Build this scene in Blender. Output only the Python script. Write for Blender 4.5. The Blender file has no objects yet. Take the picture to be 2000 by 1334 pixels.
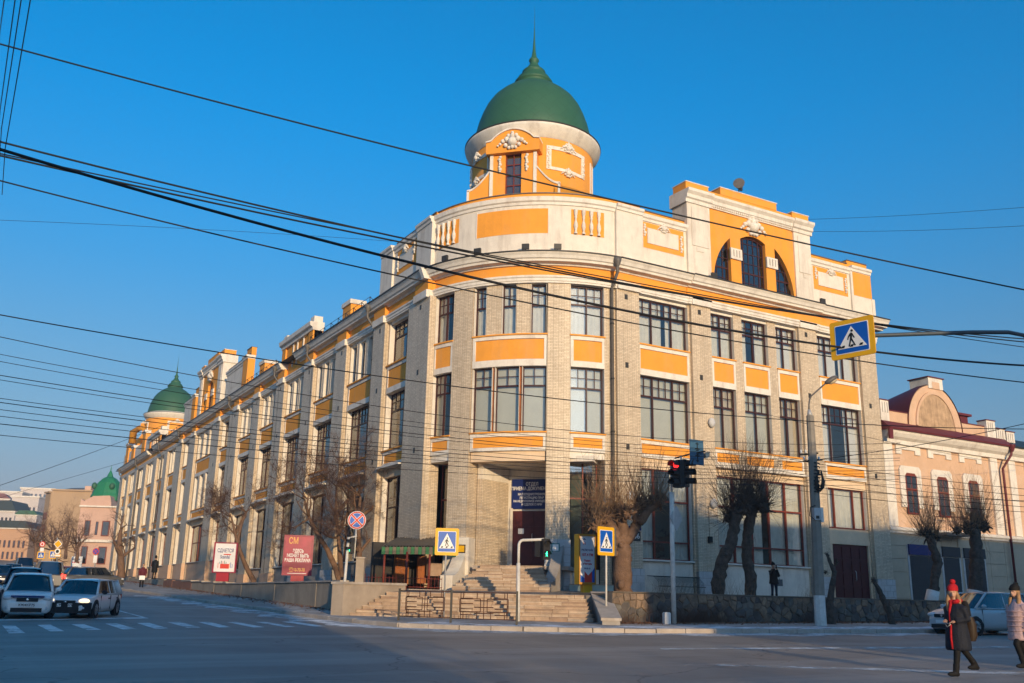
import bpy, math, random
from mathutils import Vector, Matrix
random.seed(7)
SC = bpy.context.scene
COL = SC.collection
PI = math.pi
# ---------------------------------------------------------------- camera
F = 1883.03                      # focal length in pixels of a 2000 px wide picture
PITCH, ROLL, YAW = math.radians(15.1347), math.radians(1.1707), math.radians(29.8141)
CX, CY, CZ = -20.956, -38.704, 1.6
UX = (math.cos(YAW), math.sin(YAW)); UY = (-math.sin(YAW), math.cos(YAW))
RT = Vector((UX[0], UY[0], 0)); FH = Vector((UX[1], UY[1], 0)); ZU = Vector((0, 0, 1))
fwd = FH*math.cos(PITCH) + ZU*math.sin(PITCH)
up0 = -FH*math.sin(PITCH) + ZU*math.cos(PITCH)
cr = RT*math.cos(ROLL) + up0*math.sin(ROLL)
cu = -RT*math.sin(ROLL) + up0*math.cos(ROLL)
CAM = Vector((CX, CY, CZ))
cam = bpy.data.cameras.new('camera'); camo = bpy.data.objects.new('camera', cam); COL.objects.link(camo)
cam.sensor_width = 36; cam.lens = F/2000*36; cam.clip_end = 6000; cam.clip_start = .1
m = Matrix((cr, cu, -fwd)).transposed().to_4x4(); m.translation = CAM; camo.matrix_world = m
SC.camera = camo
# ---------------------------------------------------------------- light
SMOG, SMOG2 = (.29, .45, .60), (.40, .38, .39)           # tint of the smog layer, higher up and at the horizon
SUN_EL, SUN_AZ = math.radians(9.5), math.atan2(-.2, -1)       # azimuth of the sun as atan2(x, y)
sdir = Vector((math.sin(SUN_AZ)*math.cos(SUN_EL), math.cos(SUN_AZ)*math.cos(SUN_EL), math.sin(SUN_EL)))
W = bpy.data.worlds.new('World'); SC.world = W; W.use_nodes = True
nt = W.node_tree; nt.nodes.clear()
sky = nt.nodes.new('ShaderNodeTexSky'); sky.sky_type = 'NISHITA'; sky.sun_disc = False
sky.sun_elevation = SUN_EL; sky.sun_rotation = SUN_AZ
sky.altitude = 600; sky.air_density = 1.0; sky.dust_density = 2.0; sky.ozone_density = 4.0
hs = nt.nodes.new('ShaderNodeHueSaturation'); hs.inputs['Saturation'].default_value = 1.27; hs.inputs['Hue'].default_value = .492; hs.inputs['Value'].default_value = .9
bg = nt.nodes.new('ShaderNodeBackground'); bg.inputs[1].default_value = .15
wo = nt.nodes.new('ShaderNodeOutputWorld')
wtc = nt.nodes.new('ShaderNodeTexCoord'); wsx = nt.nodes.new('ShaderNodeSeparateXYZ'); nt.links.new(wtc.outputs['Generated'], wsx.inputs[0])
wmr = nt.nodes.new('ShaderNodeMapRange'); wmr.interpolation_type = 'SMOOTHSTEP'; wmr.inputs[1].default_value = .02; wmr.inputs[2].default_value = .52; wmr.inputs[3].default_value = 1; wmr.inputs[4].default_value = 0; nt.links.new(wsx.outputs[2], wmr.inputs[0])
wmx = nt.nodes.new('ShaderNodeMix'); wmx.data_type = 'RGBA'; wbw = nt.nodes.new('ShaderNodeRGBToBW'); nt.links.new(sky.outputs[0], wbw.inputs[0])
wti = nt.nodes.new('ShaderNodeMix'); wti.data_type = 'RGBA'; wti.blend_type = 'MULTIPLY'; wti.inputs[0].default_value = 1; wti.inputs[6].default_value = (SMOG[0], SMOG[1], SMOG[2], 1); nt.links.new(wbw.outputs[0], wti.inputs[7]); nt.links.new(wti.outputs[2], wmx.inputs[7])        # winter smog thickening towards the horizon all round
nt.links.new(sky.outputs[0], hs.inputs['Color']); nt.links.new(hs.outputs[0], wmx.inputs[6]); nt.links.new(wmr.outputs[0], wmx.inputs[0]); 
wm2 = nt.nodes.new('ShaderNodeMapRange'); wm2.interpolation_type = 'SMOOTHSTEP'; wm2.inputs[1].default_value = -.02; wm2.inputs[2].default_value = .17; wm2.inputs[3].default_value = 1; wm2.inputs[4].default_value = 0; nt.links.new(wsx.outputs[2], wm2.inputs[0])
wmy = nt.nodes.new('ShaderNodeMix'); wmy.data_type = 'RGBA'; wtj = nt.nodes.new('ShaderNodeMix'); wtj.data_type = 'RGBA'; wtj.blend_type = 'MULTIPLY'; wtj.inputs[0].default_value = 1; wtj.inputs[6].default_value = (SMOG2[0], SMOG2[1], SMOG2[2], 1); nt.links.new(wbw.outputs[0], wtj.inputs[7]); nt.links.new(wtj.outputs[2], wmy.inputs[7]); nt.links.new(wm2.outputs[0], wmy.inputs[0]); nt.links.new(wmx.outputs[2], wmy.inputs[6]); nt.links.new(wmy.outputs[2], bg.inputs[0]); nt.links.new(bg.outputs[0], wo.inputs[0])
sl = bpy.data.lights.new('sun', 'SUN'); sl.energy = 2.4; sl.angle = math.radians(.6); sl.color = (1, .73, .42)
so = bpy.data.objects.new('sun', sl); COL.objects.link(so); so.rotation_euler = sdir.to_track_quat('Z', 'Y').to_euler()
SC.view_settings.view_transform = 'Standard'; SC.view_settings.look = 'None'
SC.view_settings.exposure = 1.0; SC.view_settings.gamma = 1.0; SC.view_settings.use_curve_mapping = False
SC.cycles.max_bounces = 6; SC.cycles.transparent_max_bounces = 12; SC.cycles.caustics_reflective = False; SC.cycles.caustics_refractive = False

# ---------------------------------------------------------------- picking points
def ray(px, py):
    return fwd + cr*((px-1000)/F) - cu*((py-667)/F)
def at(px, py, dist):                 # point seen at a pixel, at a horizontal forward depth
    d = ray(px, py); return CAM + d*(dist/(d.dot(FH)))
def hit(px, py, ax, val):
    d = ray(px, py); return CAM + d*((val-CAM[ax])/d[ax])
def g(x, y):                          # height of the ground
    fd = (x-CX)*FH.x + (y-CY)*FH.y
    yy = max(0., y)
    return .02*max(-60, min(fd, 260)) + .0135*min(yy, 190)
def ghit(px, py, off=0.):
    d = ray(px, py); lo, hi = .5, 600
    for _ in range(50):
        mm = (lo+hi)/2; p = CAM + d*mm
        if p.z - g(p.x, p.y) - off > 0: lo = mm
        else: hi = mm
    return CAM + d*lo
S2 = .5**.5
def ent(a, d, z):                     # entrance frame: a along the stairs, d outward from the centre of the curve
    return Vector((8 + (a-d)*S2, 8 + (-a-d)*S2, z))
# ---------------------------------------------------------------- materials
MATS = {}
def _nodes(name):
    m = bpy.data.materials.new(name); m.use_nodes = True
    n = m.node_tree; b = n.nodes['Principled BSDF']
    return m, n, b
def mat(name, col, rough=.8, var=.12, scale=1.5, bump=0., bscale=None, metal=0., spec=.3, dirt=None, dscale=.6, damt=.5, coord='Object', emit=None, estr=0, streak=0.):
    if name in MATS: return MATS[name]
    m, n, b = _nodes(name); L = n.links.new
    tc = n.nodes.new('ShaderNodeTexCoord'); src = tc.outputs[coord]
    if coord == 'Object' :
        geo = n.nodes.new('ShaderNodeNewGeometry'); src = geo.outputs['Position']
    nz = n.nodes.new('ShaderNodeTexNoise'); nz.inputs['Scale'].default_value = scale; nz.inputs['Detail'].default_value = 6; nz.inputs['Roughness'].default_value = .65
    L(src, nz.inputs['Vector'])
    r = n.nodes.new('ShaderNodeMapRange'); r.inputs[1].default_value = .3; r.inputs[2].default_value = .7; r.inputs[3].default_value = 1-var; r.inputs[4].default_value = 1+var
    L(nz.outputs[0], r.inputs[0])
    mx = n.nodes.new('ShaderNodeMix'); mx.data_type = 'RGBA'; mx.blend_type = 'MULTIPLY'; mx.inputs[0].default_value = 1
    mx.inputs[6].default_value = (*col, 1); L(r.outputs[0], mx.inputs[7]); out = mx.outputs[2]
    if dirt:
        n2 = n.nodes.new('ShaderNodeTexNoise'); n2.inputs['Scale'].default_value = dscale; n2.inputs['Detail'].default_value = 8; n2.inputs['Roughness'].default_value = .7
        if streak:
            mp = n.nodes.new('ShaderNodeMapping'); mp.inputs['Scale'].default_value = (1, 1, streak); L(src, mp.inputs[0]); L(mp.outputs[0], n2.inputs['Vector'])
        else: L(src, n2.inputs['Vector'])
        r2 = n.nodes.new('ShaderNodeMapRange'); r2.inputs[1].default_value = .5; r2.inputs[2].default_value = .72; r2.inputs[3].default_value = 0; r2.inputs[4].default_value = damt
        L(n2.outputs[0], r2.inputs[0])
        m2 = n.nodes.new('ShaderNodeMix'); m2.data_type = 'RGBA'; L(r2.outputs[0], m2.inputs[0]); L(out, m2.inputs[6]); m2.inputs[7].default_value = (*dirt, 1); out = m2.outputs[2]
    L(out, b.inputs['Base Color'])
    b.inputs['Roughness'].default_value = rough; b.inputs['Metallic'].default_value = metal; b.inputs['Specular IOR Level'].default_value = spec
    if bump:
        nb = n.nodes.new('ShaderNodeTexNoise'); nb.inputs['Scale'].default_value = bscale or scale*8; nb.inputs['Detail'].default_value = 5; L(src, nb.inputs['Vector'])
        bp = n.nodes.new('ShaderNodeBump'); bp.inputs['Strength'].default_value = bump; bp.inputs['Distance'].default_value = .05; L(nb.outputs[0], bp.inputs['Height']); L(bp.outputs[0], b.inputs['Normal'])
    if emit:
        b.inputs['Emission Color'].default_value = (*emit, 1); b.inputs['Emission Strength'].default_value = estr
    MATS[name] = m; return m
def brickmat(name, c1, c2, mortar, bw=.135, bh=.077, rough=.45, dirt=(.25, .2, .15), damt=.25):
    m, n, b = _nodes(name); L = n.links.new
    uv = n.nodes.new('ShaderNodeUVMap')
    br = n.nodes.new('ShaderNodeTexBrick'); br.inputs['Scale'].default_value = 1; br.inputs['Brick Width'].default_value = bw; br.inputs['Row Height'].default_value = bh
    br.inputs['Mortar Size'].default_value = .008; br.inputs['Mortar Smooth'].default_value = .2; br.inputs['Bias'].default_value = 0
    br.squash = 2; br.squash_frequency = 2
    br.inputs['Color1'].default_value = (*c1, 1); br.inputs['Color2'].default_value = (*c2, 1); br.inputs['Mortar'].default_value = (*mortar, 1)
    L(uv.outputs[0], br.inputs['Vector'])
    geo = n.nodes.new('ShaderNodeNewGeometry')
    n2 = n.nodes.new('ShaderNodeTexNoise'); n2.inputs['Scale'].default_value = .7; n2.inputs['Detail'].default_value = 9; n2.inputs['Roughness'].default_value = .72; L(geo.outputs['Position'], n2.inputs['Vector'])
    r2 = n.nodes.new('ShaderNodeMapRange'); r2.inputs[1].default_value = .48; r2.inputs[2].default_value = .75; r2.inputs[3].default_value = 0; r2.inputs[4].default_value = damt; L(n2.outputs[0], r2.inputs[0])
    m2 = n.nodes.new('ShaderNodeMix'); m2.data_type = 'RGBA'; L(r2.outputs[0], m2.inputs[0]); L(br.outputs['Color'], m2.inputs[6]); m2.inputs[7].default_value = (*dirt, 1)
    mp = n.nodes.new('ShaderNodeMapping'); mp.inputs['Scale'].default_value = (1.6, 1.6, .12); L(geo.outputs['Position'], mp.inputs[0])
    n3 = n.nodes.new('ShaderNodeTexNoise'); n3.inputs['Scale'].default_value = 1; n3.inputs['Detail'].default_value = 7; n3.inputs['Roughness'].default_value = .7; L(mp.outputs[0], n3.inputs['Vector'])
    r3 = n.nodes.new('ShaderNodeMapRange'); r3.inputs[1].default_value = .35; r3.inputs[2].default_value = .7; r3.inputs[3].default_value = 1.08; r3.inputs[4].default_value = .84; L(n3.outputs[0], r3.inputs[0])
    m3 = n.nodes.new('ShaderNodeMix'); m3.data_type = 'RGBA'; m3.blend_type = 'MULTIPLY'; m3.inputs[0].default_value = 1; L(m2.outputs[2], m3.inputs[6]); L(r3.outputs[0], m3.inputs[7])
    L(m3.outputs[2], b.inputs['Base Color']); b.inputs['Roughness'].default_value = rough; b.inputs['Specular IOR Level'].default_value = .4
    bp = n.nodes.new('ShaderNodeBump'); bp.inputs['Strength'].default_value = .6; bp.inputs['Distance'].default_value = .01; bp.invert = True
    L(br.outputs['Fac'], bp.inputs['Height']); L(bp.outputs[0], b.inputs['Normal'])
    MATS[name] = m; return m
def glassmat(name, tint=(.75, .85, .85), refl=1.0, ior=1.52, rough=.02, wave=.0):
    m = bpy.data.materials.new(name); m.use_nodes = True; n = m.node_tree; n.nodes.clear(); L = n.links.new
    o = n.nodes.new('ShaderNodeOutputMaterial'); mx = n.nodes.new('ShaderNodeMixShader')
    tr = n.nodes.new('ShaderNodeBsdfTransparent'); tr.inputs[0].default_value = (*tint, 1)
    gl = n.nodes.new('ShaderNodeBsdfGlossy'); gl.inputs['Roughness'].default_value = rough; gl.inputs[0].default_value = (refl, refl, refl, 1)
    fr = n.nodes.new('ShaderNodeFresnel'); ge_ = n.nodes.new('ShaderNodeNewGeometry'); bf = n.nodes.new('ShaderNodeMapRange'); bf.inputs[3].default_value = ior; bf.inputs[4].default_value = 1/ior; L(ge_.outputs['Backfacing'], bf.inputs[0]); L(bf.outputs[0], fr.inputs[0])
    mr = n.nodes.new('ShaderNodeMapRange'); mr.inputs[3].default_value = .12; mr.inputs[4].default_value = 1.0; L(fr.outputs[0], mr.inputs[0])
    if wave:
        geo = n.nodes.new('ShaderNodeNewGeometry'); nz = n.nodes.new('ShaderNodeTexNoise'); nz.inputs['Scale'].default_value = .9; L(geo.outputs['Position'], nz.inputs['Vector'])
        bp = n.nodes.new('ShaderNodeBump'); bp.inputs['Strength'].default_value = wave; bp.inputs['Distance'].default_value = .1; L(nz.outputs[0], bp.inputs['Height']); L(bp.outputs[0], gl.inputs['Normal'])
    L(mr.outputs[0], mx.inputs[0]); L(tr.outputs[0], mx.inputs[1]); L(gl.outputs[0], mx.inputs[2]); L(mx.outputs[0], o.inputs[0])
    MATS[name] = m; return m
BRICK = brickmat('glazed_brick', (.74, .62, .46), (.60, .48, .34), (.32, .24, .16), damt=.3)
BRICKR = brickmat('red_brick', (.3, .12, .07), (.24, .1, .06), (.3, .25, .2), .26, .08, .85)
WHITEB = mat('white_stucco', (.72, .66, .57), .85, .08, 2, .15, 30, dirt=(.40, .33, .27), damt=.7, dscale=1.3, streak=.18)
TRIM = mat('trim_stucco', (.74, .69, .61), .8, .08, 3, .1, 30, dirt=(.36, .29, .24), damt=.55, dscale=1.5, streak=.35)
ORANGE = mat('orange_stucco', (.80, .33, .045), .85, .07, 1.2, .1, 40, dirt=(.66, .33, .12), damt=.65, dscale=1.1, streak=.22)
CREAM = mat('cream_stucco', (.74, .56, .38), .85, .08, 2, .1, 40, dirt=(.45, .32, .22), damt=.4)
PEACH = mat('peach_stucco', (.62, .41, .27), .88, .08, 1.5, .1, 40, dirt=(.66, .5, .4), damt=.6, dscale=.7)
FRAME = mat('window_paint', (.055, .018, .018), .45, .2, 6)
FRAMER = mat('red_brown_paint', (.18, .035, .02), .5, .2, 5)
WOODF = mat('varnished_wood', (.30, .10, .03), .5, .25, 6)
GLASS = glassmat('window_glass', (.84, .86, .85), wave=.12)
GLASSL = glassmat('dark_window_glass', (.35, .42, .42), wave=.06)
CURT = mat('curtain_cloth', (.74, .72, .64), .9, .1, 3)
CURTB = mat('beige_curtain', (.60, .50, .36), .9, .1, 3); CURTW = mat('white_blind', (.80, .79, .76), .85, .05, 3); CURTG = mat('roller_blind', (.62, .60, .50), .9, .05, 2)
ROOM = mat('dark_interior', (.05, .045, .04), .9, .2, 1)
GREEN = mat('green_roof_paint', (.028, .105, .058), .55, .12, .8, .05, 6, spec=.35, dirt=(.05, .14, .09), damt=.6, dscale=.8)
GREEN2 = mat('bright_green_roof', (.02, .19, .09), .5, .12, .8)
ROOF = mat('dark_roof_metal', (.03, .045, .045), .6, .2, 2)
MROOF = mat('maroon_roof_metal', (.13, .025, .03), .5, .15, 2)
OCHRE = mat('ochre_roof_metal', (.5, .22, .02), .5, .15, 2)
DARK = mat('dark_metal', (.035, .033, .03), .5, .2, 5, spec=.4)
PIPE = mat('grey_pipe', (.12, .11, .10), .5, .2, 5, spec=.4)
GALV = mat('galvanised_steel', (.42, .42, .42), .45, .12, 6, metal=.3)
WPAINT = mat('white_pole_paint', (.62, .60, .56), .6, .1, 4, dirt=(.35, .28, .22), damt=.5, dscale=3)
CONC = mat('concrete', (.34, .31, .28), .9, .15, 1.5, .3, 14, dirt=(.2, .18, .16), damt=.5)
CONC2 = mat('pole_concrete', (.26, .235, .20), .9, .2, 3, .3, 20, dirt=(.1, .09, .08), damt=.6, dscale=1.5)
LIME = mat('limewash', (.70, .68, .64), .9, .08, 4, dirt=(.4, .36, .3), damt=.5, dscale=3)
STEP = [mat('step_stone_%s' % n, c, .85, .2, 2.5, .3, 18, dirt=(.2, .16, .13), damt=.45, dscale=1.2) for n, c in (('tan', (.48, .35, .25)), ('pale', (.56, .44, .33)), ('brown', (.36, .25, .18)), ('grey', (.42, .35, .29)))]
STONE = [mat('rubble_%s' % n, c, .92, .3, 2.5, .6, 12, dirt=(.07, .06, .055), damt=.6, dscale=2) for n, c in (('brown', (.20, .145, .105)), ('dark', (.10, .09, .085)), ('grey', (.15, .14, .125)), ('tan', (.27, .19, .13)))]
MORT = mat('rubble_mortar', (.16, .14, .12), .95, .2, 3, .4, 20)
PLINTH = mat('plinth_tile', (.52, .52, .52), .6, .12, 2, .1, 20, dirt=(.3, .29, .28), damt=.5, dscale=1.4)
YELLOW = mat('sign_yellow', (.80, .42, .01), .45, .04, 4)
BLUE = mat('sign_blue', (.005, .10, .48), .4, .05, 4)
WHITE = mat('sign_white', (.80, .80, .78), .5, .04, 4)
BLACK = mat('sign_black', (.012, .012, .012), .5, .1, 4)
RED = mat('sign_red', (.62, .05, .03), .45, .05, 4)
CRIM = mat('billboard_crimson', (.26, .012, .045), .35, .15, 1.2)
NAVY = mat('navy_board', (.008, .02, .13), .4, .1, 2)
TEAL = mat('teal_paint', (.02, .2, .2), .5, .1, 2)
MAROON = mat('maroon_door', (.075, .014, .016), .45, .25, 3, .1, 8)
# ---------------------------------------------------------------- mesh collecting
IDM = lambda u, w, z: (u, w, z)
class MB:
    def __init__(s): s.v = []; s.f = []; s.uv = []; s.sm = []
    def face(s, pts, uvs=None, sm=False):
        i = len(s.v); s.v += [tuple(p) for p in pts]; s.f.append(tuple(range(i, i+len(pts)))); s.uv.append(uvs or [(p[0], p[2]) for p in pts]); s.sm.append(sm)
    def box(s, u0, u1, w0, w1, z0, z1, M=IDM, n=1, skip=''):
        us = [u0+(u1-u0)*i/n for i in range(n+1)]
        for a, b in zip(us, us[1:]):
            s.face([M(a, w1, z0), M(b, w1, z0), M(b, w1, z1), M(a, w1, z1)], [(a, z0), (b, z0), (b, z1), (a, z1)])
            if 'b' not in skip: s.face([M(b, w0, z0), M(a, w0, z0), M(a, w0, z1), M(b, w0, z1)], [(b, z0), (a, z0), (a, z1), (b, z1)])
            s.face([M(a, w0, z0), M(b, w0, z0), M(b, w1, z0), M(a, w1, z0)], [(a, w0), (b, w0), (b, w1), (a, w1)])
            s.face([M(a, w1, z1), M(b, w1, z1), M(b, w0, z1), M(a, w0, z1)], [(a, w1), (b, w1), (b, w0), (a, w0)])
        s.face([M(u0, w0, z0), M(u0, w1, z0), M(u0, w1, z1), M(u0, w0, z1)], [(w0, z0), (w1, z0), (w1, z1), (w0, z1)])
        s.face([M(u1, w1, z0), M(u1, w0, z0), M(u1, w0, z1), M(u1, w1, z1)], [(w1, z0), (w0, z0), (w0, z1), (w1, z1)])
        return s
    def sweep(s, prof, u0, u1, M=IDM, n=1, cap=True):        # closed profile [(w, z)] along u
        us = [u0+(u1-u0)*i/n for i in range(n+1)]; k = len(prof)
        for a, b in zip(us, us[1:]):
            for i in range(k):
                (w0, z0), (w1, z1) = prof[i], prof[(i+1) % k]
                s.face([M(a, w0, z0), M(b, w0, z0), M(b, w1, z1), M(a, w1, z1)], [(a, z0+w0), (b, z0+w0), (b, z1+w1), (a, z1+w1)])
        if cap:
            s.face([M(u0, w, z) for w, z in prof], [p for p in prof]); s.face([M(u1, w, z) for w, z in reversed(prof)], [p for p in reversed(prof)])
        return s
    def prism(s, poly, w0, w1, M=IDM):                       # polygon [(u, z)] given a thickness w0..w1
        s.face([M(u, w1, z) for u, z in poly], list(poly)); s.face([M(u, w0, z) for u, z in reversed(poly)], list(reversed(poly)))
        k = len(poly)
        for i in range(k):
            (a, z0), (b, z1) = poly[i], poly[(i+1) % k]
            s.face([M(a, w0, z0), M(b, w0, z1), M(b, w1, z1), M(a, w1, z0)], [(w0, z0), (w0, z1), (w1, z1), (w1, z0)])
        return s
    def tube(s, pts, r, n=6, cap=True, sm=True):
        pts = [Vector(p) for p in pts]; k = len(pts); rs = r if isinstance(r, (list, tuple)) else [r]*k
        base = len(s.v); prev = None
        for i, p in enumerate(pts):
            t = (pts[min(i+1, k-1)]-pts[max(i-1, 0)]); t = t.normalized() if t.length > 1e-9 else Vector((0, 0, 1))
            if prev is None:
                a = t.cross(Vector((0, 0, 1)) if abs(t.z) < .9 else Vector((1, 0, 0))).normalized()
            else:
                a = (prev - t*prev.dot(t)); a = a.normalized() if a.length > 1e-6 else t.orthogonal().normalized()
            prev = a; b = t.cross(a)
            for j in range(n):
                an = 2*PI*j/n; s.v.append(tuple(p + (a*math.cos(an)+b*math.sin(an))*rs[i]))
        for i in range(k-1):
            for j in range(n):
                j2 = (j+1) % n; q = (base+i*n+j, base+i*n+j2, base+(i+1)*n+j2, base+(i+1)*n+j)
                s.f.append(q); s.uv.append([(j/n, i), ((j+1)/n, i), ((j+1)/n, i+1), (j/n, i+1)]); s.sm.append(sm)
        if cap:
            for st, rev in ((base, True), (base+(k-1)*n, False)):
                q = tuple(range(st, st+n)); q = q[::-1] if rev else q
                s.f.append(q); s.uv.append([(0, 0)]*n); s.sm.append(False)
        return s
    def lathe(s, prof, c, n=32, a0=0, a1=2*PI, sm=True):      # profile [(r, z)] about a vertical axis
        full = abs(a1-a0-2*PI) < 1e-6; m = n if full else n+1; base = len(s.v)
        for r, z in prof:
            for j in range(m):
                a = a0+(a1-a0)*j/n; s.v.append((c[0]+r*math.cos(a), c[1]+r*math.sin(a), c[2]+z))
        for i in range(len(prof)-1):
            for j in range(n):
                j2 = (j+1) % m
                s.f.append((base+i*m+j, base+i*m+j2, base+(i+1)*m+j2, base+(i+1)*m+j)); R = max(prof[i][0], .01)
                s.uv.append([(a0+(a1-a0)*q/n*R, prof[p][1]) for q, p in ((j, i), (j+1, i), (j+1, i+1), (j, i+1))]) if False else s.uv.append([(R*(a0+(a1-a0)*j/n), prof[i][1]), (R*(a0+(a1-a0)*(j+1)/n), prof[i][1]), (R*(a0+(a1-a0)*(j+1)/n), prof[i+1][1]), (R*(a0+(a1-a0)*j/n), prof[i+1][1])])
                s.sm.append(sm)
        return s
    def grid(s, rows, sm=True, close=False):                  # rows of equal numbers of points
        base = len(s.v); m = len(rows[0])
        for r in rows: s.v += [tuple(p) for p in r]
        for i in range(len(rows)-1):
            for j in range(m if close else m-1):
                j2 = (j+1) % m
                s.f.append((base+i*m+j, base+i*m+j2, base+(i+1)*m+j2, base+(i+1)*m+j)); s.uv.append([(j, i), (j+1, i), (j+1, i+1), (j, i+1)]); s.sm.append(sm)
        return s
    def ball(s, c, rx, ry=None, rz=None, n=10, k=6, R=None):
        ry = ry or rx; rz = rz or rx; rows = []
        for i in range(k+1):
            ph = PI*i/k; row = []
            for j in range(n):
                a = 2*PI*j/n; v = Vector((rx*math.sin(ph)*math.cos(a), ry*math.sin(ph)*math.sin(a), -rz*math.cos(ph)))
                if R: v = R @ v
                row.append(Vector(c)+v)
            rows.append(row)
        return s.grid(rows, True, True)
    def build(s, name, m, parent=None, wn=False):
        me = bpy.data.meshes.new(name); me.from_pydata(s.v, [], s.f); me.materials.append(m)
        ul = me.uv_layers.new(name='UVMap'); ul.data.foreach_set('uv', [c for f in s.uv for p in f for c in p[:2]])
        me.polygons.foreach_set('use_smooth', s.sm); me.validate(); me.update()
        o = bpy.data.objects.new(name, me); COL.objects.link(o)
        adopt(o, parent)
        return o
def adopt(o, parent):
    if parent:
        o.parent = parent
        if parent.type == 'EMPTY': o.matrix_parent_inverse = Matrix.Translation(-parent.location)
def empty(name, loc=(0, 0, 0)):
    o = bpy.data.objects.new(name, None); COL.objects.link(o); o.empty_display_size = .2; o.location = loc; return o
def tag(o, label=None, cat=None, group=None, kind=None):
    if label: o['label'] = label
    if cat: o['category'] = cat
    if group: o['group'] = group
    if kind: o['kind'] = kind
    return o
def thing(name, label, cat, group=None, loc=(0, 0, 0)): return tag(empty(name, loc), label, cat, group)
def bx(name, m, parent, *a, **k): return MB().box(*a, **k).build(name, m, parent)
def frameM(org, xd, nd):              # mapping for a flat thing: u along xd, w along nd, z up
    org, xd, nd = Vector(org), Vector(xd).normalized(), Vector(nd).normalized()
    return lambda u, w, z: org + xd*u + nd*w + ZU*z
def text(s, size, M, u, w, z, m, parent, name='lettering', align='CENTER', sx=1., bold=0.0):
    cu_ = bpy.data.curves.new(name, 'FONT'); cu_.body = s; cu_.size = size; cu_.align_x = align; cu_.align_y = 'CENTER'; cu_.extrude = .002; cu_.offset = bold
    o = bpy.data.objects.new(name, cu_); me = bpy.data.meshes.new_from_object(o); bpy.data.objects.remove(o); bpy.data.curves.remove(cu_)
    me.materials.clear(); me.materials.append(m); o = bpy.data.objects.new(name, me); COL.objects.link(o)
    p0 = Vector(M(u, w, z)); xd = (Vector(M(u+1, w, z))-p0).normalized(); nd = (Vector(M(u, w+1, z))-p0).normalized(); zd = (Vector(M(u, w, z+1))-p0).normalized()
    mm = Matrix((xd*sx, zd, nd)).transposed().to_4x4(); mm.translation = p0; o.matrix_world = mm
    adopt(o, parent)
    return o
# ================================================================= ground
def roadmat():
    m, n, b = _nodes('asphalt'); L = n.links.new
    geo = n.nodes.new('ShaderNodeNewGeometry'); P = geo.outputs['Position']
    def nz(scale, sc=(1, 1, 1), det=6):
        mp = n.nodes.new('ShaderNodeMapping'); mp.inputs['Scale'].default_value = sc; L(P, mp.inputs[0])
        t = n.nodes.new('ShaderNodeTexNoise'); t.inputs['Scale'].default_value = scale; t.inputs['Detail'].default_value = det; t.inputs['Roughness'].default_value = .65; L(mp.outputs[0], t.inputs['Vector']); return t.outputs[0]
    def rng(s, a, b_, c, d):
        r = n.nodes.new('ShaderNodeMapRange'); r.inputs[1].default_value = a; r.inputs[2].default_value = b_; r.inputs[3].default_value = c; r.inputs[4].default_value = d; L(s, r.inputs[0]); return r.outputs[0]
    def mix(f, c0, c1):
        x = n.nodes.new('ShaderNodeMix'); x.data_type = 'RGBA'; L(f, x.inputs[0])
        for i, c in ((6, c0), (7, c1)):
            if isinstance(c, tuple): x.inputs[i].default_value = (*c, 1)
            else: L(c, x.inputs[i])
        return x.outputs[2]
    base = mix(rng(nz(.35), .35, .65, 0, 1), (.165, .145, .125), (.25, .22, .19))
    lane = mix(rng(nz(.5, (.06, 1.2, 1)), .5, .68, 0, .6), base, (.42, .38, .34))      # dusty streaks along the cross street
    lane2 = mix(rng(nz(.7, (1.3, .05, 1)), .55, .7, 0, .35), lane, (.36, .33, .30))
    tar = mix(rng(nz(.12, (1, 1, 1), 9), .60, .63, 0, .55), lane2, (.10, .09, .08))
    fine = mix(rng(nz(60, (1, 1, 1), 2), .3, .7, 0, .35), tar, (.28, .25, .22))
    dn = n.nodes.new('ShaderNodeTexNoise'); dn.inputs['Scale'].default_value = .5; dn.inputs['Detail'].default_value = 5; L(P, dn.inputs['Vector'])
    dm = n.nodes.new('ShaderNodeMix'); dm.data_type = 'VECTOR'; dm.inputs[0].default_value = .12; L(P, dm.inputs[4]); 
    sc_ = n.nodes.new('ShaderNodeVectorMath'); sc_.operation = 'SCALE'; sc_.inputs['Scale'].default_value = 20; L(dn.outputs['Color'], sc_.inputs[0]); L(sc_.outputs[0], dm.inputs[5])
    vo = n.nodes.new('ShaderNodeTexVoronoi'); vo.feature = 'DISTANCE_TO_EDGE'; vo.inputs['Scale'].default_value = .16; L(dm.outputs[1], vo.inputs['Vector'])
    cracked = mix(rng(vo.outputs['Distance'], .0, .006, .75, 0), fine, (.045, .04, .036))
    L(cracked, b.inputs['Base Color']); b.inputs['Roughness'].default_value = .58; b.inputs['Specular IOR Level'].default_value = .5
    bp = n.nodes.new('ShaderNodeBump'); bp.inputs['Strength'].default_value = .25; bp.inputs['Distance'].default_value = .02; L(nz(45), bp.inputs['Height']); L(bp.outputs[0], b.inputs['Normal'])
    MATS['asphalt'] = m; return m
ASPH = roadmat()
PAVE = mat('dusty_pavement', (.32, .29, .26), .92, .25, .9, .3, 25, dirt=(.66, .64, .62), damt=.9, dscale=.55)
SNOW = mat('old_snow', (.62, .62, .64), .9, .2, 1.5, .4, 12, dirt=(.3, .27, .24), damt=.6, dscale=1.6)
KERB = mat('kerb_concrete', (.42, .36, .30), .9, .2, 1.2, .3, 20, dirt=(.6, .56, .52), damt=.6, dscale=1.5)
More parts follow.
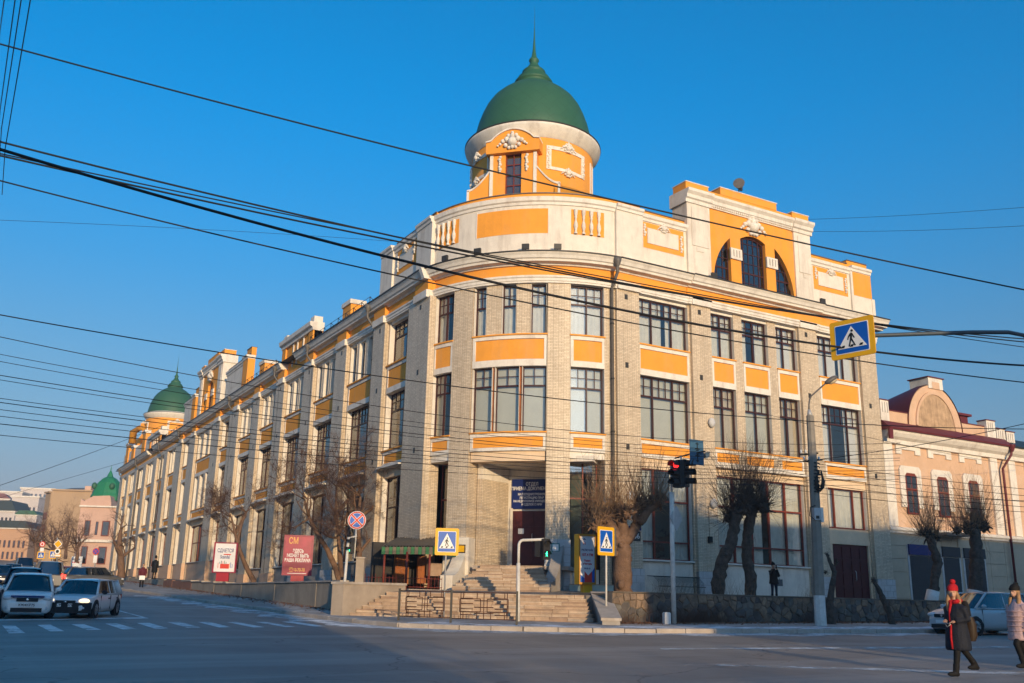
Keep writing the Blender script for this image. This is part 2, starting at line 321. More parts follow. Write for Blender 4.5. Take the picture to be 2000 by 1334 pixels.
def fadeMat(name, col, thr=.45):      # dust that thins out where the noise is low
    m = bpy.data.materials.new(name); m.use_nodes = True; n = m.node_tree; b = n.nodes['Principled BSDF']; L = n.links.new
    b.inputs['Base Color'].default_value = (*col, 1); b.inputs['Roughness'].default_value = .95
    geo = n.nodes.new('ShaderNodeNewGeometry'); t = n.nodes.new('ShaderNodeTexNoise'); t.inputs['Scale'].default_value = 1.1; t.inputs['Detail'].default_value = 9; t.inputs['Roughness'].default_value = .75; L(geo.outputs['Position'], t.inputs['Vector'])
    r = n.nodes.new('ShaderNodeMapRange'); r.inputs[1].default_value = thr; r.inputs[2].default_value = thr+.2; L(t.outputs[0], r.inputs[0]); L(r.outputs[0], b.inputs['Alpha'])
    return m
DUST = fadeMat('road_dust', (.66, .65, .64), .36)
PAINT = fadeMat('road_paint', (.82, .82, .80), .30); WORN = fadeMat('worn_road_paint', (.78, .78, .76), .42)
def axis(lo, hi, core0, core1, step):
    a = [core0+i*step for i in range(int((core1-core0)/step)+1)]
    d = step; x = core0
    pre = []
    while x > lo: d *= 1.45; x -= d; pre.append(x)
    d = step; x = a[-1]; post = []
    while x < hi: d *= 1.45; x += d; post.append(x)
    return pre[::-1]+a+post
gx = axis(-2600, 2600, -60, 60, 3.); gy = axis(-2600, 3200, -60, 140, 3.)
mb = MB(); mb.grid([[(x, y, g(x, y)) for x in gx] for y in gy], True)
tag(mb.build('ground', ASPH), kind='structure')
# pavement between the kerb and the terraces
KL = [(-13.5, 120), (-12.4, 75), (-11, 52), (-9.9, 37.5), (-8.9, 25), (-8.5, 14), (-7.9, 8), (-7.45, 0), (-7.35, -3.7), (-6.95, -6.9), (-5.5, -8.6), (-3.8, -9.9), (-1.7, -10.9), (.4, -11.6), (4.9, -12.3), (10.9, -13.1), (20, -13.6), (34, -14), (60, -14.4), (110, -15)]
IL = [(-2, 120), (-4, 75), (-4, 52), (-4, 37.5), (-4, 25), (-4, 14), (-4, 8), (-3, 3), (-2, 1), (-1.5, 0), (-1, -1), (0, -2), (1, -3), (3, -5), (6, -6), (11, -6), (20, -6), (34, 0), (60, 0), (110, 0)]
def resample(pl, step):
    out = [Vector(pl[0])]
    for a, b in zip(pl, pl[1:]):
        a, b = Vector(a), Vector(b); k = max(1, round((b-a).length/step))
        out += [a+(b-a)*i/k for i in range(1, k+1)]
    return out
KH = .14
rows = []
for j in range(9):
    t = j/8; rows.append([(a[0]+(b[0]-a[0])*t, a[1]+(b[1]-a[1])*t, 0) for a, b in zip(KL, IL)])
rows = [resample([Vector(p) for p in r], 1e9) for r in rows]
rows2 = []
for r in rows:
    q = []
    for a, b in zip(r, r[1:]):
        for i in range(4): p = a+(b-a)*i/4; q.append((p.x, p.y, g(p.x, p.y)+KH))
    q.append((r[-1].x, r[-1].y, g(r[-1].x, r[-1].y)+KH)); rows2.append(q)
pav = tag(MB().grid(rows2).build('pavement', PAVE), kind='structure')
# kerb stones, one by one
kp = resample([Vector((x, y, 0)) for x, y in KL[1:-1]], 1.3)
for a, b in zip(kp, kp[1:]):
    d = (b-a); ln = d.length; d.normalize(); nrm = Vector((d.y, -d.x, 0))
    if nrm.dot(Vector((-1, -1, 0))) < 0: nrm = -nrm
    ins = .012; j = random.uniform(-.012, .012); z0 = g(a.x, a.y); z1 = g(b.x, b.y)
    def KM(u, w, z, a=a, d=d, nrm=nrm, z0=z0, z1=z1, ln=ln, j=j): p = a+d*u+nrm*w; return (p.x, p.y, z0+(z1-z0)*u/ln+z+j)
    mb = MB(); c = .025
    mb.sweep([(-.08, -.2), (.1, -.2), (.1, KH+.012-c), (.1-c, KH+.012), (-.08, KH+.012)], ins, ln-ins, KM); mb.build('kerb_stone', KERB, pav)
# dust along the kerb, painted markings
def strip(name, pts, w0, w1, m, lift=.004, kind='structure'):
    pp = resample([Vector((x, y, 0)) for x, y in pts], 1.0); rws = [[], []]
    for i, p in enumerate(pp):
        d = (pp[min(i+1, len(pp)-1)]-pp[max(i-1, 0)]).normalized(); nn = Vector((d.y, -d.x, 0))
        if nn.dot(Vector((-1, -1, 0))) < 0: nn = -nn
        for k, w in enumerate((w0, w1)):
            w_ = w*(1+.25*math.sin(i*1.7)*k); q = p+nn*w_; rws[k].append((q.x, q.y, g(q.x, q.y)+lift))
    return tag(MB().grid(rws, False).build(name, m), kind=kind)
strip('road_dust', KL[4:-1], .1, 1.5, DUST)
strip('old_snow', KL[9:-1], -.1, -1.7, fadeMat('old_snow_crust', (.78, .78, .79), .36), KH+.012, 'stuff')
def gpoly(name, pix, m, parent=None, lift=.008):
    ps = [ghit(*p) for p in pix]; mb = MB(); n = 6
    A, B, C_, D = ps
    rws = [[None]*(n+1) for _ in range(n+1)]
    for i in range(n+1):
        for j in range(n+1):
            p = (A+(B-A)*(j/n))*(1-i/n) + (D+(C_-D)*(j/n))*(i/n); rws[i][j] = (p.x, p.y, g(p.x, p.y)+lift)
    return mb.grid(rws, False).build(name, m, parent)
mk = tag(empty('road_markings'), kind='structure')
k1 = lambda *q: [(a/3.51, 880+b/3.51) for a, b in q]
k2 = lambda *q: [(400+a/3.511, 850+b/3.511) for a, b in q]
for q in (k1((15, 1200), (105, 1202), (172, 1253), (60, 1255)), k1((255, 1197), (345, 1195), (440, 1240), (345, 1242)), k1((490, 1193), (575, 1192), (695, 1230), (598, 1232)),
          k1((720, 1188), (805, 1187), (940, 1226), (840, 1228)), [(267, 1217.2), (292, 1217), (330, 1228), (303, 1228.6)], [(327, 1215.6), (352, 1215.3), (392, 1226), (366, 1226.5)],
          [(386, 1215.2), (408, 1215), (452, 1225.5), (428, 1226)], k2((150, 1283), (215, 1282), (410, 1318), (335, 1320)), k2((345, 1282), (410, 1281), (620, 1315), (555, 1317)), k2((525, 1280), (600, 1278), (830, 1312), (760, 1315)), k2((700, 1272), (780, 1270), (1040, 1310), (950, 1312))):
    gpoly('zebra_stripe', q, PAINT, mk)
gpoly('stop_line', [(-40, 1210.2), (285, 1206), (290, 1208.2), (-40, 1213)], PAINT, mk)
gpoly('lane_line', [(105, 1160), (108, 1160), (290, 1207.5), (283, 1207.5)], PAINT, mk)
gpoly('edge_line', [(1290, 1267), (2080, 1262), (2080, 1265.5), (1290, 1269)], WORN, mk)
gpoly('edge_line', [(1330, 1296), (2080, 1316), (2080, 1321), (1330, 1299)], WORN, mk)
# ================================================================= terraces, walls, stairs
TZ = 2.03                                                       # right terrace
TSOIL = mat('terrace_soil', (.16, .13, .10), .95, .3, 1.2, .4, 18, dirt=(.3, .26, .22), damt=.5)
tag(MB().box(2.3, 60, -6.75, -.2, .2, TZ).build('terrace_right', TSOIL), kind='structure')
def lt(t): return 2.3 + max(0, t-24)*.0215                      # left terrace rises with the street
rws = []
for x in (-4.8, -.1):
    rws.append([(x, t, lt(t)) for t in range(3, 112, 3)])
tag(MB().grid(rws).build('terrace_left', TSOIL), kind='structure')
# rubble wall in front of the right terrace
rw = thing('rubble_retaining_wall', 'low rubble stone retaining wall with brown and dark stones under the terrace', 'wall', loc=(2, -7, .8))
bx('mortar_core', MORT, rw, 2.0, 34, -6.93, -6.6, .4, TZ+.02, n=8)
rnd = random.Random(3)
def voronoi(pts, x0, x1, z0, z1):
    cells = []
    for i, (px_, pz_) in enumerate(pts):
        poly = [(x0, z0), (x1, z0), (x1, z1), (x0, z1)]
        near = sorted((q for j, q in enumerate(pts) if j != i and abs(q[0]-px_) < 1.6), key=lambda q: (q[0]-px_)**2+(q[1]-pz_)**2)[:14]
        for qx, qz in near:
            mx_, mz_, nx, nz = (px_+qx)/2, (pz_+qz)/2, qx-px_, qz-pz_; out = []
            for (ax, az), (bx_, bz_) in zip(poly, poly[1:]+poly[:1]):
                da, db = (ax-mx_)*nx+(az-mz_)*nz, (bx_-mx_)*nx+(bz_-mz_)*nz
                if da <= 0: out.append((ax, az))
                if da*db < 0: t_ = da/(da-db); out.append((ax+(bx_-ax)*t_, az+(bz_-az)*t_))
            poly = out
            if len(poly) < 3: break
        cells.append(poly)
    return cells
pts = []
for _ in range(5000):
    q = (rnd.uniform(2, 27), rnd.uniform(.68, 2.0)); rad = .24 if q[1] > 1.6 else .33
    if all(((q[0]-p[0])*.8)**2+((q[1]-p[1])*1.15)**2 > (rad*rnd.uniform(.75, 1.1))**2 for p in pts): pts.append(q)
    if len(pts) >= 292: break
for (cx, cz), ring in zip(pts, voronoi(pts, 2.0, 27.0, .6, 2.045)):
    if len(ring) < 3: continue
    mx_, mz_ = sum(p[0] for p in ring)/len(ring), sum(p[1] for p in ring)/len(ring)
    sh = lambda f: [(x+(mx_-x)*f, z+(mz_-z)*f) for x, z in ring]
    pr = rnd.uniform(.02, .11); y0 = -6.92; tl, tr = rnd.uniform(-.25, .25), rnd.uniform(-.25, .25)
    outer = [(x, y0, z) for x, z in sh(.07)]; mid = [(x+rnd.uniform(-.012, .012), y0-pr*.75, z+rnd.uniform(-.012, .012)) for x, z in sh(.13)]; top = [(x, y0-pr*(1+tl*(x-mx_)*3+tr*(z-mz_)*3), z) for x, z in sh(.42)]
    mb = MB(); mb.grid([outer, mid, top], False, True); mb.face(top[::-1])
    mi = rnd.choices((0, 1, 2, 3), ((2, 6, 4, .4) if cz < 1.45 else (5, 3, 3, 2) if cz < 1.72 else (6, 1, 2, 4)))[0]
    mb.build('stone', STONE[mi], rw)
bx('coping', TSOIL, rw, 2.0, 34, -7.0, -6.5, TZ+.02, TZ+.07, n=8)
# concrete retaining wall of the left terrace, in panels
lw = thing('concrete_retaining_wall', 'grey concrete retaining wall along the rising left street', 'wall', loc=(-5, 5, 1))
CW = mat('retaining_concrete', (.33, .28, .22), .92, .15, 1.2, .25, 16, dirt=(.16, .14, .12), damt=.55, dscale=.8, streak=.15)
LMp = lambda u, w, z: (-4.8-w, u, z)
t = 4.2; i = 0
while t < 108:
    ln = 3.4; top = lt(t+ln/2)+.05; lo = g(-5, t)-.3
    pc = 'panel' if not 34 < t < 44 else 'brick_panel'
    bx(pc, CW if pc == 'panel' else BRICKR, lw, t+.01, t+ln-.01, 0, .22+.02*(i % 2), lo, top, M=LMp)
    if t < 35: bx('coping', KERB, lw, t+.02, t+ln-.02, -.3, .3, top, top+.07, M=LMp)
    t += ln; i += 1
# entrance stairs
st = thing('entrance_stairs', 'wide worn tan stone stairs in two flights before the corner entrance', 'stairs', loc=ent(.6, 15.8, .8))
def stepblocks(a0, a1, d0, d1, z0, z1, name='step'):
    par = MB().box(a0+.02, a1-.02, d0-.02, d1-.05, z0-.3, z1-.05, M=lambda u, w, z: ent(u, w, z)).build(name, STEP[2], st)
    u = a0
    while u < a1-.01:
        w = rnd.uniform(.55, 1.35); e = min(a1, u+w)
        if a1-e < .3: e = a1
        mi = rnd.choices((0, 1, 2, 3), (6, 6, 1, 1))[0]; off = rnd.uniform(-.012, .008); mb = MB()
        mb.box(u+.012, e-.012, d0, d1-.025+off, z0+.012, z1-.045, M=lambda u, w, z: ent(u, w, z)); mb.build('riser_block', STEP[mi], par)
        mb = MB().box(u+.006, e-.006, d0-.05, d1+off, z1-.043, z1+rnd.uniform(-.004, .004), M=lambda u, w, z: ent(u, w, z)); mb.build('tread_slab', STEP[rnd.choice((0, 0, 0, 1, 2))], par)
        u = e
NU = 8; zt, zb = 3.28, 2.13
for i in range(NU):                       # upper flight, i = 0 the top step
    f = i/(NU-1); d1 = 8.15+(i+1)*.31; z1 = zt-(zt-zb)*i/NU
    stepblocks(-1.05-.65*f, 2.0+.85*f, d1-.36, d1, z1-(zt-zb)/NU, z1)
bx('porch_floor', STEP[3], st, -1.5, 3.2, 4.0, 8.15, 3.1, zt, M=lambda u, w, z: ent(u, w, z))
# sloping asphalt landing
D0, D1, z0, z1 = 10.55, 13.35, 2.14, 1.93
mb = MB(); mb.face([ent(-6.0, D0-2.5, z0+.05), ent(-4.3, D1+.2, z1), ent(6.0, D1+.2, z1), ent(8.2, D0-2.5, z0)])
mb.face([ent(-4.3, D1+.2, .4), ent(6.0, D1+.2, .4), ent(6.0, D1+.2, z1), ent(-4.3, D1+.2, z1)])
mb.build('landing', ASPH, st)
NL = 7; zt, zb = 1.93, g(*ent(.7, 15.8, 0)[:2])+KH
for i in range(NL):
    f = i/(NL-1); d1 = 13.5+(i+1)*.33; zz = zt-(zt-zb)*i/NL
    stepblocks(-3.55-.75*f, 5.0+.75*f, d1-.38, d1, zz-(zt-zb)/NL, zz)
# cheek walls of the lower flight
def cheek(name, A, B, za0, zb0, thick, side, m, par, lo=.3):
    A, B = Vector((A.x, A.y, 0)), Vector((B.x, B.y, 0)); d = (B-A).normalized(); n = Vector((-d.y, d.x, 0))*side; L_ = (B-A).length
    M = lambda u, w, z: tuple(A+d*u+n*w+ZU*z)
    mb = MB(); mb.prism([(0, lo), (L_, lo), (L_, zb0), (0, za0)], 0, thick, M); mb.build(name, m, par)
    mb = MB(); mb.prism([(-.02, za0), (L_+.04, zb0), (L_+.04, zb0+.1), (-.02, za0+.1)], -.05, thick+.05, M); mb.build('coping', KERB, par)
CHK = mat('cheek_concrete', (.40, .33, .26), .9, .15, 1.3, .2, 16, dirt=(.22, .18, .15), damt=.4)
cheek('cheek_wall', ent(-3.3, 12.2, 0), ent(-4.45, 16.2, 0), 2.22, 2.18, .6, -1, CHK, st)
cheek('cheek_wall', ent(5.15, 12.9, 0), ent(6.35, 17.3, 0), 2.0, 1.02, .65, 1, CONC, st)

# ================================================================= the corner building
CB = thing('corner_building', 'large cream brick and orange building with rounded corner and green domes', 'building', loc=(0, 0, 2))
MR = lambda u, w, z: (u, -w, z)
ML = lambda u, w, z: (-w, u, z)
def MC(u, w, z):
    a = math.radians(225)+u/8.; return (8+(8+w)*math.cos(a), 8+(8+w)*math.sin(a), z)
cdeg = lambda d: 8*math.radians(d)
Z3T, Z3B, Z2T, Z2B, ZGT = 17.25, 14.75, 13.07, 9.75, 8.28
panecount = [0]
def win(M, u0, u1, z0, z1, cols, trans=(), rows=2, w=-.25, detail=True, curtain=None, fm=None, par=None, smallrow=None, reveal=True, seg=1, glass=None, mul=.075):
    fm = fm or FRAME; par = par or CB
    fr = MB(); t = .06; wa, wb = w-.05, w+.045
    fr.box(u0, u0+t, wa, wb, z0, z1, M); fr.box(u1-t, u1, wa, wb, z0, z1, M)
    fr.box(u0+t, u1-t, wa, wb, z0, z0+t, M, n=seg); fr.box(u0+t, u1-t, wa, wb, z1-t, z1, M, n=seg)
    tot = sum(c[0] for c in cols); edges = [u0]
    for c in cols: edges.append(edges[-1]+(u1-u0)*c[0]/tot)
    for e in edges[1:-1]: fr.box(e-mul/2, e+mul/2, wa, wb+.012, z0+t, z1-t, M)
    zs = [z0]+sorted(trans)+[z1]
    for q in trans:
        for e0, e1 in zip(edges, edges[1:]): fr.box(e0+t*.6, e1-t*.6, wa, wb+.006, q-.04, q+.04, M)
    panes = []
    for ci, c in enumerate(cols):
        e0, e1 = edges[ci]+t*.5, edges[ci+1]-t*.5
        for ri, (za, zb) in enumerate(zip(zs, zs[1:])):
            za_, zb_ = za+t*.5, zb-t*.5
            small = c[1] > 1 and ri == len(zs)-2 and (smallrow is None or smallrow)
            nx, nz = (c[1], rows) if small else (1, 1)
            for i in range(nx):
                for j in range(nz):
                    panes.append((e0+(e1-e0)*i/nx, e0+(e1-e0)*(i+1)/nx, za_+(zb_-za_)*j/nz, za_+(zb_-za_)*(j+1)/nz))
            if small:
                for i in range(1, nx): q = e0+(e1-e0)*i/nx; fr.box(q-.018, q+.018, wa+.02, wb-.012, za_, zb_, M)
                for j in range(1, nz): q = za_+(zb_-za_)*j/nz; fr.box(e0, e1, wa+.022, wb-.014, q-.018, q+.018, M)
    wo = fr.build('window', fm, par)
    gm = glass or GLASS
    if detail:
        for a, b, c, d in panes:
            mb = MB(); j = random.uniform(-.006, .006); mb.face([M(a, w+j, c), M(b, w-j, c), M(b, w-j, d), M(a, w+j, d)]); mb.build('pane', gm, wo); panecount[0] += 1
    else:
        mb = MB()
        for a, b, c, d in panes: mb.face([M(a, w, c), M(b, w, c), M(b, w, d), M(a, w, d)])
        mb.build('glazing', gm, wo)
    if reveal:
        for q0, q1 in ((u0-.012, u0+.004), (u1-.004, u1+.012)): MB().box(q0, q1, w-.05, -.005, z0, z1+.02, M).build('reveal', TRIM, wo)
    if curtain:
        mb = MB(); cw = w-.16
        spans = {'full': [(0, 1)], 'sides': [(0, .34), (.66, 1)], 'left': [(0, .45)], 'most': [(.0, .55), (.63, 1)]}[curtain[0]]
        for a, b in spans:
            k = max(6, int((u1-u0)*(b-a)/.07)); ra, rb = [], []
            for i in range(k+1):
                uu = u0+(u1-u0)*(a+(b-a)*i/k); ww = cw+(.035*math.sin(i*1.9)+.015*math.sin(i*.7+u0) if curtain[1] in (CURT, CURTB) else 0)
                ra.append(M(uu, ww, z0+.03)); rb.append(M(uu, ww, z1-.03))
            mb.grid([ra, rb])
        mb.build('curtain', curtain[1], wo)
    return wo
def spandrel(M, u0, u1, zlo, zhi, p0, p1, n=1, m=None, lipw=.12, groups=None):
    sp = MB(); sp.box(u0, u1, -.34, -.035, zlo, zhi-.07, M, n=n)
    for a, b in (groups or [(u0, u1)]):
        e = .13
        sp.box(a, a+e, -.035, .035, p0-.02, p1+.02, M); sp.box(b-e, b, -.035, .035, p0-.02, p1+.02, M)
        sp.box(a, b, -.035, .045, zlo, p0-.02, M, n=n); sp.box(a, b, -.035, .045, p1+.02, zhi-.07, M, n=n)
        sp.box(a+e-.005, a+e+.03, -.035, .01, p0, p1, M)
    so_ = sp.build('spandrel', TRIM, CB)
    for a, b in (groups or [(u0, u1)]):
        MB().box(a+.16, b-.13, -.035, -.008, p0, p1, M, n=n).build('panel', ORANGE, so_)
    MB().box(u0-.04, u1+.04, -.3, lipw, zhi-.07, zhi, M, n=n).build('window_sill', ORANGE, so_)
    return so_
def pil(M, u0, u1, z0, z1, w=.18, n=1, vents=True):
    p = MB().box(u0, u1, -.1, w, z0, z1, M, n=n).build('pilaster', BRICK, CB)
    if vents:
        mid = u0+(u1-u0)*.42
        for z in (17.05, 13.4, 9.2):
            if z0 < z < z1: MB().box(mid-.1, mid+.1, w, w+.012, z-.14, z+.14, M).build('vent', DARK, p)
    return p
def plinth(M, u0, u1, z0, z1, w, n=1, rows=4):
    pb = MB().box(u0+.02, u1-.02, -.1, w-.02, z0, z1-.02, M, n=n).build('plinth', CONC, CB)
    hh = (z1-z0)/rows
    for r in range(rows):
        k = max(2, round((u1-u0)/.55)); off = .5 if r % 2 else 0; es = sorted(set([u0]+[u0+(u1-u0)*(i+off)/k for i in range(k+1) if u0 < u0+(u1-u0)*(i+off)/k < u1]+[u1]))
        for a, b in zip(es, es[1:]):
            MB().box(a+.008, b-.008, w-.06, w+random.uniform(-.004, .006), z0+r*hh+.008, z0+(r+1)*hh-.008, M).build('plinth_block', PLINTH, pb)
def wallbox(M, u0, u1, z0, z1, w0=-.45, w1=0., n=1, m=None, name='wall'):
    return MB().box(u0, u1, w0, w1, z0, z1, M, n=n).build(name, m or BRICK, CB)
# ---- right facade
B3 = [(8.75, 12.15, [(1.05, 2), (1.32, 3), (.98, 2)]), (13.75, 15.45, [(.85, 2), (.85, 2)]), (16.05, 18.02, [(1, 2), (1, 2)]), (18.65, 20.3, [(.7, 2), (.9, 2)]), (22.0, 25.35, [(.8, 2), (1.38, 3), (1.0, 2)])]
for a, b in ((7.15, 8.75), (12.15, 13.75), (20.3, 22.0), (25.35, 26.95)): wallbox(MR, a, b, 1.9, 17.42)
for a, b in ((15.45, 16.05), (18.02, 18.65)): wallbox(MR, a, b, 8.8, 17.42, w1=.0)
cts = [('most', CURT), ('full', CURT), ('sides', CURT), ('full', CURTW), ('most', CURTW)]
ct2 = [('full', CURTG), ('full', CURTB), ('full', CURTG), ('most', CURTB), ('sides', CURTW)]
for i, (a, b, cols) in enumerate(B3):
    win(MR, a, b, Z3B, Z3T, cols, (16.4,), 2, curtain=cts[i])
    wallbox(MR, a, b, Z3T, 17.42, m=TRIM, w1=-.06, name='lintel')
    spandrel(MR, a, b, Z2T, Z3B, 13.42, 14.46)
    win(MR, a, b, Z2B, Z2T, cols, (12.03,), 2, curtain=ct2[i])
for a, b in ((8.75, 12.15), (13.75, 20.3), (22.0, 25.35)):
    spandrel(MR, a, b, 8.8, Z2B, 9.02, 9.48)
    wallbox(MR, a, b, ZGT, 8.8, m=CREAM, w1=-.1, name='lintel')
wallbox(MR, 13.6, 20.5, 8.7, 8.8, m=TRIM, w0=-.1, w1=.22, name='string_course')
win(MR, 8.85, 12.05, 3.78, ZGT, [(.85, 1), (2.1, 1)], (4.66, 6.7), curtain=('sides', CURT), fm=FRAMER, mul=.1)
win(MR, 13.85, 20.15, 3.78, ZGT, [(1, 1)]*5, (4.66, 6.7), curtain=('most', CURT), fm=FRAMER, mul=.11)
win(MR, 22.1, 25.2, 6.03, ZGT, [(.62, 1), (1.5, 1), (.85, 1)], (), curtain=('full', CURT), fm=FRAMER, mul=.09)
for a, b in ((8.75, 12.1), (13.75, 20.3)):
    wallbox(MR, a, b, 1.95, 3.72, m=WHITEB, w1=-.08, name='apron'); wallbox(MR, a-.03, b+.03, 3.7, 3.78, m=TRIM, w0=-.3, w1=.06, name='sill')
wallbox(MR, 22.0, 25.35, 5.4, 6.0, m=CREAM, w1=-.12, name='door_head'); wallbox(MR, 22.0, 25.35, 5.14, 5.4, m=CREAM, w1=-.06, name='door_head')
dr = MB().box(22.3, 25.2, -.4, -.2, 2.03, 5.14, MR).build('double_door', MAROON, CB)
for a in (22.34, 23.78):
    for zz in range(4):
        for aa in (a, a+.7): MB().box(aa+.06, aa+.62, -.2, -.165, 2.15+zz*.74, 2.78+zz*.74, MR).build('door_panel', MAROON, dr)
MB().tube([MR(24.05, -.16, 3.15), MR(24.05, -.08, 3.2), MR(24.05, -.08, 3.65), MR(24.05, -.16, 3.7)], .02).build('door_handle', GALV, dr)
wallbox(MR, 22.0, 22.3, 2.0, 5.14, m=CREAM, w1=-.1, name='door_jamb'); wallbox(MR, 25.2, 25.35, 2.0, 5.14, m=CREAM, w1=-.1, name='door_jamb')
for a, b in ((7.3, 8.74), (12.26, 13.63), (20.34, 21.73), (25.43, 26.83)):
    pil(MR, a, b, 3.3, 17.42); plinth(MR, a-.04, b+.04, 1.95, 3.3, .26)
# basement grating beside the big tree
gr = thing('basement_grating', 'rusty bowed iron grating over a basement window below the terrace facade', 'grating', loc=(10.4, -.4, TZ))
for i in range(34):
    u = 9.15+i*.085; MB().tube([MR(u, -.02, 3.0), MR(u, .5, 2.95), MR(u, .85, 2.7), MR(u, .95, 2.08)], .012, 4).build('bar', DARK, gr)
for q in ((.5, 2.97), (.9, 2.5)): MB().tube([MR(9.1, q[0], q[1]), MR(12.05, q[0], q[1])], .018, 4).build('rail', DARK, gr)
# ---- left facade
def mirror(bs): return bs + [(116.4-b, 116.4-a, k) for a, b, k in reversed(bs[:-1])]
LB = mirror([(9.27, 12.33, 'A'), (14.76, 18.66, 'B'), (21.32, 25.14, 'B'), (27.9, 31.88, 'B'), (34.67, 38.43, 'B'), (41.07, 44.93, 'B'), (48.7, 51.6, 'A'), (55.1, 61.3, 'H')])
pr = 6.55
for i, (a, b, k) in enumerate(LB):
    far = a > 30
    wallbox(ML, pr, a, 1.9, 17.42)
    if i == 0: pil(ML, 6.33, 9.1, 3.3, 17.42, .27); plinth(ML, 6.3, 9.14, 1.9, 3.3, .33)
    else:
        q0, q1 = pr+.16, a-.5
        if a > 62: q0, q1 = pr+.5, a-.16
        pil(ML, q0, q1, 3.3 if a < 46 else 4.65, 17.42, .27, vents=a < 60)
        pz = 3.3 if a < 46 else 4.65
        if a < 30: plinth(ML, q0-.04, q1+.04, 1.9, pz, .33)
        else: wallbox(ML, q0-.04, q1+.04, 1.9, pz, m=PEACH, w1=.33, name='plinth')
    if k == 'A':
        win(ML, a, b, Z3B, Z3T, [(1, 2), (1.5, 3)], (16.4,), 2, detail=i == 0, curtain=('left', CURT), w=-.36); c2 = [(1, 2), (1.5, 3)]
    elif k == 'B':
        p = .42; ww = (b-a-2*p)/3
        for j in range(3):
            u = a+j*(ww+p); win(ML, u, u+ww, Z3B, Z3T, [(1, 1)], (16.4,), 1, detail=False, glass=GLASSL, w=-.36)
            if j: wallbox(ML, u-p, u, Z3B, Z3T, w1=-.02, name='pier')
        c2 = [(1, 2), (1.3, 3), (1, 2)]
    else:
        p = .8; ww = (b-a-2*p)/3; c2 = None
        for (za, zb, tr) in ((Z3B, Z3T, 16.4), (Z2B, Z2T, 12.03)):
            for j in range(3):
                u = a+j*(ww+p); win(ML, u, u+ww, za, zb, [(1, 1)], (tr,), 1, detail=False, glass=GLASSL, w=-.36)
                if j: wallbox(ML, u-p, u, za, zb, w1=.05, name='pier')
    wallbox(ML, a, b, Z3T, 17.42, m=TRIM, w1=-.06, name='lintel')
    spandrel(ML, a, b, Z2T, Z3B, 13.42, 14.46, lipw=.14); spandrel(ML, a, b, 8.75, Z2B, 9.02, 9.48, lipw=.14)
    if c2: win(ML, a, b, Z2B, Z2T, c2, (12.03,), 2, detail=i == 0, glass=None if i == 0 else GLASSL, curtain=('left', CURT) if i < 4 else None, w=-.36)
    # hood and ground floor
    wallbox(ML, a, b, 8.2, 8.75, m=CREAM, w1=-.08, name='lintel'); sl = MB().sweep([(-.2, 8.68), (.42, 8.68), (.42, 8.78), (-.2, 8.82)], a-.05, b+.05, ML).build('hood', TRIM, CB)
    zs = 3.72 if a < 46 else 4.72
    win(ML, a+.1, b-.1, zs, 8.2, [(1, 1), (1, 1)], (6.55,), detail=False, glass=GLASSL, fm=FRAMER if i > 5 else FRAME, w=-.36)
    wallbox(ML, a, b, 1.9, zs-.06, m=CONC if a < 30 else PEACH, w1=-.05, name='apron'); wallbox(ML, a-.04, b+.04, zs-.06, zs, m=TRIM, w0=-.3, w1=.1, name='sill')
    pr = b
wallbox(ML, pr, 110.2, 1.9, 17.42); pil(ML, pr+.2, 109.8, 4.65, 17.42, .27)
# ---- rounded corner
for a, b in ((-37.5, -33.9), (-23.1, -14.2), (14.3, 22.6), (35.7, 41.5)):
    n = 3; w = -.02 if abs(a) > 30 else .06
    wallbox(MC, cdeg(a), cdeg(b), 1.9 if abs(a) > 30 else 2.0, 17.42, w0=-.9 if abs(a) < 30 else -.6, w1=w, n=n, name='pier')
for a, b in ((-8.7, -2.9), (2.9, 8.1)): wallbox(MC, cdeg(a), cdeg(b), Z3B, 17.42, w1=-.02, n=2, name='pier')
for a, b in ((-14.1, -8.7), (-2.9, 2.9), (8.1, 14.0)): win(MC, cdeg(a)+.03, cdeg(b)-.03, Z3B, 17.4, [(1, 2)], (16.3,), 2, curtain=('full', CURT), seg=2)
for sgn in (0, 1):
    a, b = ((-33.7, -23.2), (22.75, 35.6))[sgn]
    win(MC, cdeg(a), cdeg(b), Z3B, 17.4, [(1, 2), (1, 2)], (16.4,), 2, curtain=('full' if sgn else 'left', CURT), seg=3)
    win(MC, cdeg(a), cdeg(b), Z2B, Z2T, [(1, 2), (1, 2)], (12.03,), 2, curtain=('full' if sgn else 'left', CURTG), seg=3)
    spandrel(MC, cdeg(a), cdeg(b), Z2T, Z3B, 13.4, 14.46, n=4); spandrel(MC, cdeg(a), cdeg(b), 8.8, Z2B, 9.02, 9.48, n=4)
    wallbox(MC, cdeg(a)-.06, cdeg(b)+.06, 8.45, 8.8, m=TRIM, w0=-.9, w1=-.05, n=4, name='lintel')
    win(MC, cdeg(a)+.05, cdeg(b)-.05, 3.2, 8.45, [(1, 1), (1, 1)], (6.6,), w=-.85, detail=False, fm=FRAMER, seg=3, reveal=False, glass=GLASSL)
    wallbox(MC, cdeg(a), cdeg(b), 1.9, 3.2, m=WHITEB, w0=-1.1, w1=-.7, n=3, name='apron')
a, b = -13.9, 14.1
spandrel(MC, cdeg(a), cdeg(b), Z2T, Z3B, 13.44, 14.47, n=8); spandrel(MC, cdeg(a), cdeg(b), 8.8, Z2B, 8.98, 9.48, n=8)
wallbox(MC, cdeg(a), cdeg(b), 8.3, 8.8, m=CREAM, w0=-.8, w1=-.1, n=8, name='lintel')
w2 = [(-13.8, -5.9), (-4.7, 4.3), (5.5, 14.1)]
for a, b in w2: win(MC, cdeg(a), cdeg(b), Z2B, Z2T, [(1, 2)], (12.1,), 2, curtain=('full', CURTG), seg=3)
